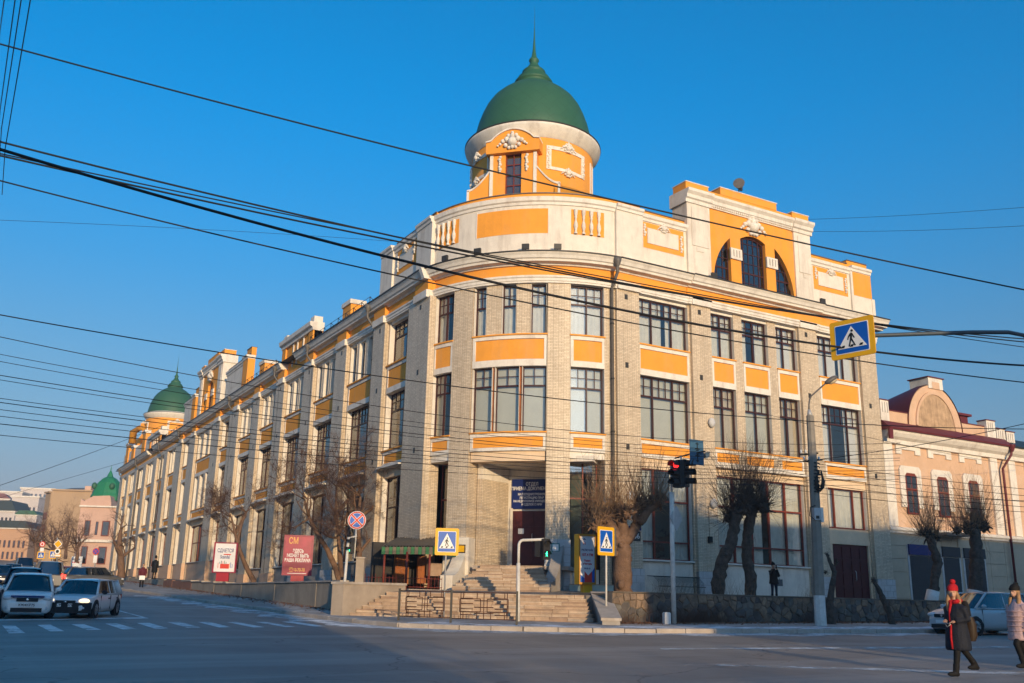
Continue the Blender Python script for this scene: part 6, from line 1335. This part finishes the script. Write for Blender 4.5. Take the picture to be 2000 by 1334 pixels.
def person(label, pos, heading, k=1., legs=None, arms=None, coat=NAVYC, coatlen=.55, hat=None, hair=HAIRB, longhair=True, trousers=BLKC, boots=BLKC, pom=False, look=0., scarf=None, width=1., far=False):
    F_ = Fig(label, pos, heading, k); t = F_.t
    legs = legs or [[(0, .09, .86), (.02, .09, .48), (0, .09, .08)], [(0, -.09, .86), (.02, -.09, .48), (0, -.09, .08)]]
    arms = arms or [[(0, .19, 1.36), (-.02, .25, 1.1), (.06, .22, .86)], [(0, -.19, 1.36), (-.02, -.25, 1.1), (.06, -.22, .86)]]
    b = MB(); F_.loft(b, [(0, 0, .80, .10, .13), (0, 0, .95, .12, .16), (0, 0, 1.1, .10, .135), (.01, 0, 1.28, .115, .165), (0, 0, 1.38, .09, .17), (0, 0, 1.44, .055, .07), (.01, 0, 1.52, .05, .05), (.012, 0, 1.56, .05, .05)])
    for L_ in legs: F_.tube(b, L_, [.085, .06, .042]); F_.ball(b, (L_[2][0]+.05, L_[2][1], max(.06, L_[2][2]-.02)), .09, .035, .028)
    for a in arms: F_.tube(b, a, [.055, .045, .034])
    hd = (.02, 0, 1.625); F_.ball(b, hd, .10, .078, .122, 14, 10)
    cl, sl_ = math.cos(look), math.sin(look); fd = lambda f, s_, z: (hd[0]+f*cl-s_*sl_, f*sl_+s_*cl, z)
    F_.ball(b, fd(.085, 0, 1.56), .03, .045, .035); F_.ball(b, fd(.105, 0, 1.605), .022, .014, .026)
    bo = b.build('body', SKIN, t); remesh(bo, .012*k)
    fm = MB()
    for s_ in (-1, 1): F_.ball(fm, fd(.092, s_*.034, 1.632), .008, .013, .007, 8, 5); F_.ball(fm, fd(.01, s_*.08, 1.61), .02, .008, .028, 8, 5)
    fm.build('eyes_and_ears', HAIRD if far else mat('face_detail', (.12, .06, .05), .6, .05, 5), bo); mo = MB(); F_.ball(mo, fd(.098, 0, 1.568), .008, .024, .007, 8, 5); mo.build('mouth', mat('lips', (.35, .08, .07), .5, .05, 5), bo)
    tr = MB()
    for L_ in legs: F_.tube(tr, [(L_[0][0], L_[0][1], L_[0][2]), L_[1], L_[2]], [.105*width, .072, .055])
    to = tr.build('trousers', trousers, t); remesh(to, .02*k)
    for L_ in legs:
        bt = MB(); a = Vector(L_[2]); dr_ = (Vector(L_[1])-a).normalized(); F_.tube(bt, [a+dr_*.16, a+dr_*.05, a-Vector((0, 0, .03))], [.068, .062, .06]); z = max(.05, a.z-.03)
        F_.ball(bt, (a.x+.07, a.y, z), .15, .055, .05); F_.ball(bt, (a.x-.02, a.y, z-.005), .06, .05, .048); so_ = bt.build('boot', boots, t); remesh(so_, .014*k)
    c = MB(); w = width
    F_.loft(c, [(0, 0, coatlen, .20*w, .22*w), (0, 0, coatlen+.06, .21*w, .235*w), (0, 0, .8, .19*w, .215*w), (0, 0, 1.0, .165*w, .195*w), (.01, 0, 1.2, .165*w, .21*w), (0, 0, 1.34, .13*w, .215*w), (0, 0, 1.42, .10, .13), (0, 0, 1.48, .08, .085)], 16)
    for a in arms: F_.tube(c, a, [.088*w, .075*w, .058*w])
    co = c.build('coat', coat, t); remesh(co, .02*k)
    if coat is PINKC:
        for z in [coatlen+.1*i for i in range(1, 9)]:
            q = MB(); q.lathe([(.2, -.012), (.216, 0), (.2, .012)], (0, 0, 0), 20); q.v = [tuple(F_.M(x*.97*w, y*1.06*w, z+zz)) for x, y, zz in q.v]; q.build('quilt_seam', coat, co) if z < 1.25 else None
    for a in arms:
        e, wv = Vector(a[1]), Vector(a[2]); hm = F_.hand(wv, wv-e); hm.build('hand', SKIN, bo)
    if hair:
        h = MB(); F_.ball(h, (hd[0]-.015*cl, -.015*sl_, 1.645), .105, .088, .115)
        if longhair:
            for s_ in (-1, 1): F_.tube(h, [fd(-.01, s_*.075, 1.62), fd(.03, s_*.10, 1.48), fd(.07, s_*.10, 1.3), fd(.09, s_*.08, 1.14)], [.035, .05, .045, .02])
        ho = h.build('hair', hair, t); remesh(ho, .014*k)
    if hat:
        h = MB(); F_.loft(h, [(hd[0], 0, 1.655, .116, .094), (hd[0], 0, 1.69, .12, .10), (hd[0]-.01, 0, 1.74, .108, .09), (hd[0]-.015, 0, 1.78, .075, .065), (hd[0]-.02, 0, 1.80, .03, .03)], 16)
        if pom: F_.ball(h, (hd[0]-.02, 0, 1.835), .06, .06, .055)
        else: F_.ball(h, (hd[0]-.05, 0, 1.80), .05, .05, .04)
        h.build('hat', hat, t)
    if scarf:
        h = MB(); F_.tube(h, [F2 for F2 in ((.09, .07, 1.44), (.11, -.03, 1.43), (.03, -.12, 1.45), (-.09, -.06, 1.47), (-.09, .07, 1.47), (.04, .12, 1.45), (.1, .06, 1.43))], .045); F_.tube(h, [(.12, .03, 1.42), (.17, .03, 1.28), (.175, .02, 1.05)], [.03, .026, .02]); h.build('scarf', scarf, t)
    return F_
hL = math.atan2(-RT.y-.35*FH.y, -RT.x-.35*FH.x)          # walking to the left of the picture, turned a little to the viewer
p = ghit(1878, 1322); p = Vector((p.x, p.y, g(p.x, p.y)))
G1 = person('woman in red bobble hat and dark knee length coat crossing the road', p, hL, .965, legs=[[(0, .08, .86), (.13, .09, .50), (.21, .09, .09)], [(0, -.08, .86), (-.2, -.09, .52), (-.48, -.09, .20)]], arms=[[(0, .19, 1.34), (-.06, .24, 1.1), (.14, .13, 1.06)], [(0, -.19, 1.34), (-.06, -.24, 1.1), (.14, -.11, 1.08)]], coatlen=.50, hat=REDK, pom=True, look=.75, scarf=REDK, width=1.12)
mb = MB(); G1.tube(mb, [(.20, .06, 1.0), (.235, .07, .75), (.225, .07, .53)], [.02, .022, .022]); mb.build('red_trim', REDK, G1.t)
mb = MB(); G1.loft(mb, [(-.30, -.02, .68, .10, .14), (-.32, -.02, .78, .13, .18), (-.32, -.02, 1.0, .12, .18), (-.29, -.02, 1.15, .10, .15)], 12); bg_ = tag(mb.build('backpack', BAGB), 'dark brown backpack hanging low on the woman in red hat', 'backpack'); mb = MB(); G1.loft(mb, [(-.26, -.02, 1.16, .09, .14), (-.25, -.02, 1.36, .09, .13), (-.24, -.02, 1.46, .05, .09)], 12); mb.build('upper_pack', BLKC, bg_)
mb = MB(); mb.v = []; G1.tube(mb, [(.24, .1, 1.0), (.27, .03, .95), (.25, -.03, 1.0), (.27, .0, 1.03), (.24, .1, 1.0)], .008, 5); tag(mb.build('earphone_cable', GALV), 'thin pale cable loop hanging at the front of dark coat', 'cable')
p = ghit(2001, 1311); p = Vector((p.x, p.y, g(p.x, p.y)))
person('woman in pale pink puffer coat and black beanie at the right edge', p, hL-.1, .985, legs=[[(0, .08, .86), (.20, .09, .55), (.06, .09, .14)], [(0, -.08, .86), (-.1, -.09, .48), (-.28, -.09, .12)]], coat=PINKC, coatlen=.62, hat=BLKC, look=.2, width=1.15)
pm = hit(1513, 1168, 1, -3.1); M1 = person('man in dark jacket on the terrace raising a phone to his face', (pm.x, pm.y, TZ), math.atan2(CY-pm.y, CX-pm.x)+.55, .96, arms=[[(0, .19, 1.36), (.06, .27, 1.13), (.17, .10, 1.42)], [(0, -.19, 1.36), (.06, -.26, 1.13), (.18, -.04, 1.46)]], legs=[[(0, .1, .86), (.02, .11, .48), (0, .12, .08)], [(0, -.1, .86), (.02, -.11, .48), (0, -.13, .08)]], coat=BLKC, coatlen=.72, hat=BLKC, hair=HAIRD, longhair=False, trousers=JEANS, width=1.1, far=True)
mb = MB(); mb.box(-.06, .06, -.18, .16, .62, .95, M=lambda u, w, z: M1.M(u-.02, w*.8+.36, z)); sb = tag(mb.build('shoulder_bag', GREYB), 'grey shoulder bag hanging at the side of the terrace man', 'bag'); mb = MB(); M1.tube(mb, [(-.02, .36, .95), (-.02, .2, 1.3), (-.02, .08, 1.46)], .014, 5); mb.build('strap', GREYB, sb)
mb = MB(); mb.box(-.012, .0, -.04, .04, -.075, .075, M=lambda u, w, z: M1.M(u+.245, w+.03, z+1.56)); tag(mb.build('phone', BLACK), 'small black phone held up by the terrace man', 'phone')
p = ghit(275, 1151); hC = math.atan2(CY-p.y, CX-p.x)
W1 = person('walker in maroon jacket with white bag on the left pavement', (p.x, p.y, g(p.x, p.y)+KH), hC, .98, coat=MARC, coatlen=.78, hat=None, hair=HAIRD, longhair=False, far=True)
mb = MB(); mb.box(-.02, .08, -.2, .2, .55, .85, M=lambda u, w, z: W1.M(u+.14, w, z)); tag(mb.build('white_bag', WHITE), 'white carrier bag held by the maroon jacket walker', 'bag')
p = at(301, 1122, dep(ghit(275, 1151))+4); person('walker in long dark coat behind the left retaining wall', (p.x, p.y, p.z-.35), hC+2.6, 1., coat=BLKC, coatlen=.5, hat=BLKC, hair=HAIRD, longhair=False, far=True)
# ================================================================= trees
BARK = mat('brown_bark', (.19, .115, .075), .95, .35, 6, 1., 22, dirt=(.06, .035, .025), damt=.6, dscale=3); BARKD = mat('black_bark', (.085, .068, .056), .95, .4, 6, 1., 22, dirt=(.03, .025, .02), damt=.7, dscale=4); TWIG = mat('brown_twigs', (.12, .07, .05), .9, .3, 3); TWIGD = mat('dark_twigs', (.10, .075, .06), .9, .3, 3); TWIGY = mat('tan_shoots', (.30, .19, .11), .85, .25, 3)
rt = random.Random(11)
def rv(r=rt): return Vector((r.gauss(0, 1), r.gauss(0, 1), r.gauss(0, 1)))
def shoots(mb, c, n, length, spread, r0=.016, up=1., bend=.25, R=rt, aim=None):
    for _ in range(n):
        d = (ZU*up+rv(R)*spread+(aim or Vector())).normalized(); ln = length*R.uniform(.35, 1.1); s = Vector(c)+rv(R)*.10; p = [s]; dd = d.copy(); k = 4
        for i in range(k): dd = (dd+ZU*bend*.2+rv(R)*.09).normalized(); p.append(p[-1]+dd*ln/k)
        mb.tube(p, [r0, r0*.8, r0*.6, r0*.42, r0*.22], 3, cap=False)
        if ln > length*.6:
            for _ in range(2): j = R.randint(1, 3); d2 = (dd+rv(R)*.45).normalized(); mb.tube([p[j], p[j]+d2*ln*.16, p[j]+d2*ln*.3+ZU*.05], [r0*.4, r0*.3, r0*.15], 3, cap=False)
def knobs(mb, c, n, r, R=rt):
    for _ in range(n): v = rv(R).normalized(); q = R.uniform(.25, .55)*r; mb.ball(Vector(c)+v*r*.5, q, q*R.uniform(.7, 1), q*R.uniform(.7, 1.3), 7, 5)
    for _ in range(n*3): v = (rv(R)+ZU*.5).normalized(); l = r*R.uniform(.8, 1.7); w = r*R.uniform(.10, .2); mb.tube([Vector(c)+v*r*.2, Vector(c)+v*l*.7+rv(R)*.03, Vector(c)+v*l+rv(R)*.05], [w*1.3, w, w*.55], 5)
def gnarl(path, rad, n=9, sub=4):       # lumpy tapered trunk along a path
    mb = MB(); pts, rs = [], []
    for i in range(len(path)-1):
        for j in range(sub):
            f = j/sub; pts.append(path[i]+(path[i+1]-path[i])*f+rv()*rad[i]*.06); rs.append((rad[i]+(rad[i+1]-rad[i])*f)*rt.uniform(.86, 1.16))
    pts.append(path[-1]); rs.append(rad[-1]*.8); mb.tube(pts, rs, n); return mb
def pollard(label, px, depth, rad, heads, bark, shoot, ns, length, spread, r0=.016, cat='tree', limbs=(), white=False, ground=None, group='pollarded trees on the terrace'):
    P = [at(x, y, depth) for x, y in px]
    t = thing('pollard_tree', label, cat, group, loc=P[0]); base = P[0]-ZU*.25
    mb = gnarl([base]+P, [rad[0]*1.15]+list(rad)); 
    for (x0, y0), (x1, y1), r_, dz in limbs:
        a, b = at(x0, y0, depth), at(x1, y1, depth+dz); m_ = (a+b)/2+rv()*.06-ZU*.05; mb2 = gnarl([a, m_, b], [r_, r_*.85, r_*.75], 8, 3); base_ = len(mb.v); mb.v += mb2.v; mb.f += [tuple(i+base_ for i in f) for f in mb2.f]; mb.uv += mb2.uv; mb.sm += mb2.sm
    for x, y, dz, r_ in heads: knobs(mb, at(x, y, depth+dz), 9, r_)
    for _ in range(8): i = rt.randint(0, len(P)-2); f = rt.random(); c = P[i]+(P[i+1]-P[i])*f; q = rad[min(i, len(rad)-1)]; v = rv(); v.z = 0; mb.ball(c+v.normalized()*q*.8, q*.4, q*.4, q*.5, 7, 5)
    mb.build('trunk', bark, t)
    if white: MB().tube([base, P[0]+ZU*.15, P[0]+(P[1]-P[0])*.5], [rad[0]*1.34, rad[0]*1.3, rad[0]*1.25], 9).build('limewashed_foot', LIME, t)
    mb = MB()
    for x, y, dz, r_ in heads:
        c = at(x, y, depth+dz); shoots(mb, c, int(ns*1.3*r_/.3), length, spread, r0*.85)
        shoots(mb, c, int(ns*.9*r_/.3), length*.55, spread*1.9, r0*.7, up=.5); shoots(mb, c, int(ns*.6*r_/.3), length*.25, spread*4, r0*.6, up=.2)
    mb.build('crown', shoot, t); return t
d1 = dep(hit(1218, 1158, 1, -5.6))
pollard('thick brown pollard tree with knobby spreading limbs beside the light box', [(1218, 1160), (1217, 1120), (1216, 1075), (1214, 1055)], d1, (.42, .36, .33, .30), [(1180, 1010, -.3, .36), (1150, 1000, .2, .3), (1205, 1000, 0, .36), (1245, 990, .3, .34), (1285, 978, -.2, .30), (1262, 985, .2, .28), (1165, 1030, -.6, .28), (1222, 1005, -.5, .34)], BARK, TWIGY, 26, 2.6, .38, .017,
        limbs=[((1214, 1062), (1182, 1012), .30, -.3), ((1216, 1060), (1248, 1020), .28, .2), ((1248, 1022), (1286, 982), .2, -.2), ((1216, 1062), (1208, 1004), .25, 0), ((1245, 1022), (1245, 992), .17, .3), ((1186, 1018), (1152, 1003), .17, .2)])
d2 = dep(hit(1405, 1163, 1, -5.4))
pollard('black barked pollard leaning right, left one of the pair', [(1403, 1164), (1402, 1130), (1412, 1095), (1428, 1060), (1434, 1025), (1442, 998)], d2, (.27, .29, .27, .24, .22, .26), [(1440, 1000, 0, .36), (1425, 1012, .3, .3), (1455, 990, -.3, .32)], BARKD, TWIGD, 52, 3.2, .34, .014)
pollard('upright black barked pollard, right one of the pair', [(1467, 1164), (1466, 1125), (1458, 1085), (1460, 1045), (1466, 1010), (1470, 985)], d2+.5, (.27, .25, .24, .22, .22, .28), [(1470, 985, 0, .38), (1455, 995, .3, .3), (1492, 990, -.3, .32)], BARKD, TWIGD, 52, 3.2, .36, .014, white=False)
d4 = dep(ghit(1622, 1226)); pollard('dead bare stump with cut stubs in front of the rubble wall', [(1622, 1226), (1620, 1185), (1624, 1150), (1630, 1118), (1622, 1100), (1616, 1084)], d4, (.22, .18, .13, .1, .08, .05), [(1616, 1084, 0, .07), (1634, 1098, 0, .08), (1612, 1118, 0, .06)], BARKD, TWIGD, 5, .7, .6, .009, limbs=[((1628, 1116), (1636, 1098), .06, 0)], group='dead stumps by the stone wall')
pollard('thin dead trunk leaning left over the rubble wall', [(1745, 1226), (1738, 1200), (1726, 1172), (1715, 1148), (1706, 1134)], dep(ghit(1745, 1226)), (.16, .14, .13, .1, .08), [(1706, 1134, 0, .09)], BARKD, TWIGD, 12, .9, .9, .008, group='dead stumps by the stone wall')
d6 = dep(hit(1820, 1170, 1, -6)); pollard('crooked black pollard before the peach house, nearer the brick building', [(1820, 1178), (1826, 1130), (1832, 1100), (1822, 1070), (1815, 1045)], d6, (.25, .23, .22, .19, .2), [(1815, 1045, 0, .28), (1828, 1050, .2, .22), (1800, 1042, 0, .2)], BARKD, TWIGY, 40, 2.9, .36, .014, white=True, group='pollards before the peach house')
pollard('thick black pollard before the peach house, right of the pair', [(1905, 1178), (1907, 1130), (1908, 1090), (1905, 1055), (1906, 1035)], d6+1, (.34, .33, .3, .28, .3), [(1890, 1035, 0, .3), (1920, 1030, .3, .32), (1905, 1025, 0, .3), (1870, 1038, 0, .2)], BARKD, TWIGY, 46, 3.0, .4, .014, white=True, group='pollards before the peach house')
# branching street trees on the left
def branch(mb, tw, p, d, ln, r, lev, R, up=.15, droop=0):
    k = 4; pts = [p]; dd = d.copy()
    for i in range(k): dd = (dd+rv(R)*.16+ZU*up*.3).normalized(); pts.append(pts[-1]+dd*ln/k)
    rs = [r*(1-.13*i) for i in range(k+1)]
    (mb if r > .035 else tw).tube(pts, rs, 6 if r > .05 else 4 if r > .02 else 3, cap=r > .035)
    if lev == 0: return
    n = R.choice((2, 3, 3, 4)) if lev > 1 else 4
    for _ in range(n):
        j = R.randint(1, k) if lev < 4 else R.randint(2, k); d2 = (dd+rv(R)*.62+ZU*up).normalized(); branch(mb, tw, pts[j], d2, ln*R.uniform(.55, .85), max(.007, rs[j]*R.uniform(.5, .72)), lev-1, R, up, droop)
def streettree(label, trunks, depth, lev, bark, twig, seed, up=.12, ln=1.5, group='bare trees on the left terrace'):
    R = random.Random(seed); P0 = at(*trunks[0][0][0], depth); t = thing('bare_tree', label, 'tree', group, loc=P0); mb, tw = MB(), MB()
    for path, rad, nb in trunks:
        P = [at(x, y, depth) for x, y in path]; q = gnarl([P[0]-ZU*.3]+P, [rad[0]*1.1]+list(rad), 8, 3); b0 = len(mb.v); mb.v += q.v; mb.f += [tuple(i+b0 for i in f) for f in q.f]; mb.uv += q.uv; mb.sm += q.sm
        for _ in range(nb):
            i = R.randint(max(1, len(P)-3), len(P)-1); d = ((P[-1]-P[-2]).normalized()*.5+rv(R)*.6+ZU*.35).normalized(); branch(mb, tw, P[i], d, ln*R.uniform(.8, 1.2), rad[min(i, len(rad)-1)]*R.uniform(.5, .75), lev, R, up)
    mb.build('trunk', bark, t); o = tw.build('crown', twig, t); return t
dl = 58
streettree('leaning bare tree with dense twigs between the two crimson billboards', [([(495, 1134), (480, 1105), (468, 1075), (460, 1045), (452, 1010)], (.19, .16, .14, .10, .07), 6), ([(464, 1060), (470, 1030), (480, 1000)], (.12, .1, .08), 4)], 69, 5, BARK, TWIG, 5, ln=1.6)
streettree('twin trunk bare tree with wide brown crown above no-stopping sign', [([(664, 1136), (655, 1108), (640, 1075), (618, 1040), (604, 1010), (594, 975)], (.22, .17, .145, .12, .10, .07), 7), ([(668, 1130), (664, 1090), (661, 1050), (656, 1000), (657, 950)], (.17, .14, .12, .10, .07), 8), ([(660, 1000), (680, 975), (700, 965)], (.12, .09, .07), 5)], 56.5, 5, BARK, TWIG, 9, ln=1.48)
streettree('bare tree with red brown crown rising behind the no-stopping sign', [([(700, 1136), (702, 1080), (700, 1020), (704, 970)], (.19, .16, .12, .08), 9), ([(702, 1010), (735, 985), (770, 975)], (.12, .1, .07), 6)], 55, 5, BARK, TWIG, 14, ln=1.5)
streettree('slender bare tree at the far end of the long facade', [([(237, 1124), (236, 1090), (233, 1060), (235, 1035)], (.34, .3, .24, .15), 5)], 94, 3, BARK, TWIG, 21, ln=1.6)
for i, (x, y, dd_, ln, lb) in enumerate(((70, 1092, 118, 2.7, 'rounded bare tree behind the queueing cars at the far left'), (105, 1092, 125, 3.0, 'broad bare tree behind the yellow priority sign'), (150, 1095, 135, 3.0, 'bare tree with brown crown in front of the pink corner house'), (128, 1088, 150, 3.2, 'tall bare tree before the beige block house'))):
    streettree(lb, [([(x, y), (x+1, y-16), (x-1, y-32)], (.24, .2, .16), 8)], dd_, 4, BARK, TWIG, 30+i, up=.1, ln=ln*.75, group='bare trees at the far crossing')
def addedtree(x, y, h, seed, lb):  # unseen trees added to soften the house shadow edge on the road
    R = random.Random(seed); b0 = Vector((x, y, g(x, y)-.2)); t = thing('bare_tree', lb, 'tree', 'bare trees behind the viewer', loc=b0); mb, tw = MB(), MB(); top = b0+ZU*h*.4
    mb.tube([b0, b0+ZU*h*.2, top], [.2, .17, .14], 8)
    for _ in range(9): branch(mb, tw, b0+ZU*h*R.uniform(.25, .4), (ZU*.7+rv(R)*.5).normalized(), h*.24, .08, 4, R, .1)
    mb.build('trunk', BARK, t); tw.build('crown', TWIG, t)
addedtree(-17.6, -49, 9, 61, 'bare tree added for its shadow on the pavement behind the viewer nearest the crossing'); addedtree(-15.5, -56, 9, 62, 'bare tree added for its shadow behind the viewer farther down the side street'); addedtree(-12.5, -50.5, 8, 63, 'bare tree added for its shadow behind the viewer on the far kerb of the side street')
# dry shrub, weeds and leaf litter along the rubble wall
R8 = random.Random(8)
def shrub(label, c, n, h, spread, m=TWIG, r0=.006):
    t = thing('dry_shrub', label, 'shrub', 'dry shrubs by the stone wall', loc=c); mb = MB()
    for _ in range(n): s = Vector(c)+Vector((R8.gauss(0, spread), R8.gauss(0, .12), 0)); d = (ZU+rv(R8)*.35).normalized(); l = h*R8.uniform(.4, 1.1); mb.tube([s, s+d*l*.5, s+(d+rv(R8)*.2)*l], [r0, r0*.8, r0*.3], 3, cap=False)
    mb.build('stems', m, t)['kind'] = 'stuff'
for x0, x1, n, h, lb in ((3.4, 8.2, 650, .75, 'dense brown dry shrub at the foot of wall beneath the black pollards'), (1.9, 3.0, 90, .45, 'small dry shrub at the foot of wall by the stair cheek'), (11.6, 13, 130, .5, 'thin dry shrub at the foot of wall right of utility pole')):
    c = Vector(((x0+x1)/2, -7.35, g((x0+x1)/2, -7.3)+KH)); shrub(lb, c, n, h, (x1-x0)*.24)
for x, h, lb in ((5.2, .9, 'dry weeds on the terrace left of the pollard pair'), (8.9, .8, 'dry weeds on the terrace beside the man'), (13.4, .7, 'dry weeds on the terrace before the maroon door')): shrub(lb, Vector((x, -6.6, TZ)), 40, h, .5, TWIGY, .005)
mb = MB()
for _ in range(5200):
    x = R8.uniform(1.6, 24); y = -7.15-abs(R8.gauss(0, .75)); s = R8.uniform(.025, .07); a = R8.uniform(0, 6.3); z = g(x, y)+KH+R8.uniform(.005, .03); e = Vector((math.cos(a), math.sin(a), R8.uniform(-.4, .4)))*s; f = Vector((-math.sin(a), math.cos(a), R8.uniform(-.4, .4)))*s*.6; c = Vector((x, y, z)); mb.face([c-e, c+f, c+e, c-f])
for _ in range(2600):
    t_ = R8.uniform(2, 60); x = -5.1-abs(R8.gauss(0, .6)); s = R8.uniform(.03, .08); a = R8.uniform(0, 6.3); e = Vector((math.cos(a), math.sin(a), R8.uniform(-.4, .4)))*s; f = Vector((-math.sin(a), math.cos(a), R8.uniform(-.4, .4)))*s*.6; c = Vector((x, t_, g(x, t_)+KH+.02)); mb.face([c-e, c+f, c+e, c-f])
tag(mb.build('leaf_litter', mat('dead_leaves', (.22, .11, .06), .9, .4, 6)), 'dead brown leaves scattered along the foot of the retaining walls', 'leaves', kind='stuff')
# ================================================================= overhead wires
WIRE = mat('wire_black', (.012, .012, .013), .6, .1, 3)
ORD = ['topmost', 'second', 'third', 'fourth', 'fifth', 'sixth', 'seventh', 'eighth', 'ninth', 'tenth', 'eleventh']
def wire(label, a, b, mid, r, da, db, group='overhead wires over the crossing'):
    A, B = at(*a, da), at(*b, db); f = (mid[0]-a[0])/(b[0]-a[0])                # sag chosen so that the wire hangs through the middle point
    # parameter where the straight wire passes mid x
    lo, hi = 0., 1.
    def px(P): d = P-CAM; z = d.dot(fwd); return 1000+F*d.dot(cr)/z, 667-F*d.dot(cu)/z
    inc = px(B)[0] > px(A)[0]
    for _ in range(40):
        m_ = (lo+hi)/2; x = px(A+(B-A)*m_)[0]
        if (x < mid[0]) == inc: lo = m_
        else: hi = m_
    P = A+(B-A)*lo; z = (P-CAM).dot(fwd); sag = (mid[1]-px(P)[1])*z/F/max(.05, 4*lo*(1-lo))
    A2, B2 = A+(A-B)*.25, B+(B-A)*.25
    pts = []
    for i in range(41):
        t = -.18+1.36*i/40; p = A+(B-A)*t; pts.append(p-ZU*(4*sag*t*(1-t)))
    o = MB().tube(pts, r, 5).build('overhead_wire', WIRE); return tag(o, label, 'wire', group)
main = 'thick overhead wire crossing the picture high over the street'
wire('thick wire crossing before the dome from the upper left corner', (0, 86), (2000, 566), (1000, 345), .021, 20, 24)
wire('heavy black cable sweeping from left middle across the orange frieze', (0, 292), (2000, 714), (820, 520), .030, 15, 27)
wire('uppermost cable of the bundle reaching the corner cornice', (0, 277), (2000, 662), (780, 466), .020, 16, 30)
wire('second cable of the bundle crossing the corner attic', (0, 304), (2000, 668), (800, 478), .020, 16, 30)
wire('thin cable just under the bundle crossing the left attic wing', (0, 300), (2000, 678), (700, 448), .014, 16, 30)
wire('cable below the bundle crossing the third floor windows', (0, 353), (2000, 747), (800, 545), .017, 18, 26)
wire('wire crossing the second floor windows below the roof cables', (0, 615), (2000, 838), (900, 757), .015, 22, 34)
fan = [(658, 868), (692, 882), (706, 889), (733, 897), (742, 902), (778, 912), (786, 920), (800, 926), (813, 931), (828, 938), (850, 948)]
for i, (y0, y1) in enumerate(fan):
    wire('thin parallel wire running from left to the utility pole, %s of eleven' % ORD[i], (0, y0), (1590, y1), (700, y0+(y1-y0)*.62), .009+.003*(i % 3 == 0), 26, 42, 'parallel wires running to the utility pole')
for i, (y0, y1) in enumerate(((905, 985), (918, 998), (931, 1010), (944, 1020), (952, 1008), (962, 1030))):
    wire('thin wire leaving the utility pole towards the right edge, %s of six' % ORD[i], (1592, y0), (2000, y1-30), (1800, (y0+y1-30)/2+4), .011, 41.5, 40, 'wires right of the utility pole')
wire('thin wire rising from the utility pole to the right edge', (1594, 898), (2000, 828), (1800, 868), .014, 41.5, 36)
wire('thin wire descending from pole lamp height to the right', (1586, 830), (1960, 905), (1760, 868), .011, 41.5, 60)
wire('faint distant wire in the sky right of the gable, upper', (1595, 428), (2000, 405), (1800, 419), .012, 60, 50); wire('faint distant wire in the sky right of the gable, lower', (1595, 452), (2000, 441), (1800, 450), .012, 60, 50)
wire('faint distant wire low in the left sky', (0, 430), (720, 468), (360, 446), .012, 50, 60)
wire('thin wire rising from the left edge towards the far dome', (0, 948), (300, 838), (150, 895), .016, 60, 75); wire('faint lower wire rising towards the green domed house', (60, 955), (420, 850), (240, 903), .014, 80, 95)
for i, ((x0, y0), (x1, y1)) in enumerate((((8, 0), (0, 60)), ((30, -5), (0, 215)), ((42, -5), (3, 250)), ((60, -5), (10, 290)))):
    A, B = at(x0+ (x0-x1)*.4, y0-(y1-y0)*.4, 9), at(x1, y1, 15); C_ = at(x1-6, y1+90, 19)
    tag(MB().tube([A, at(x0, y0, 10.5), B, C_], .008, 5).build('overhead_wire', WIRE), 'steep wire in the upper left picture corner, %s from the left' % ['first', 'second', 'third', 'fourth'][i], 'wire', 'steep wires in the upper left corner')

# winter smog over the whole place
import bmesh
hme = bpy.data.meshes.new('haze'); hbm = bmesh.new(); bmesh.ops.create_cube(hbm, size=1.); bmesh.ops.scale(hbm, vec=(3000, 2400, 68), verts=hbm.verts); bmesh.ops.translate(hbm, vec=(0, 900, 22), verts=hbm.verts); hbm.to_mesh(hme); hbm.free(); hme.materials.append(bpy.data.materials.new('smog'))
hz_ = bpy.data.objects.new('haze', hme); COL.objects.link(hz_); tag(hz_, kind='stuff')
hm = hz_.data.materials[0]; hm.use_nodes = True; hn = hm.node_tree; hn.nodes.clear(); ho_ = hn.nodes.new('ShaderNodeOutputMaterial'); hv = hn.nodes.new('ShaderNodeVolumePrincipled'); hv.inputs['Density'].default_value = .0006; hv.inputs['Color'].default_value = (.86, .88, .92, 1); hv.inputs['Anisotropy'].default_value = .2
hn.links.new(hv.outputs[0], ho_.inputs['Volume'])
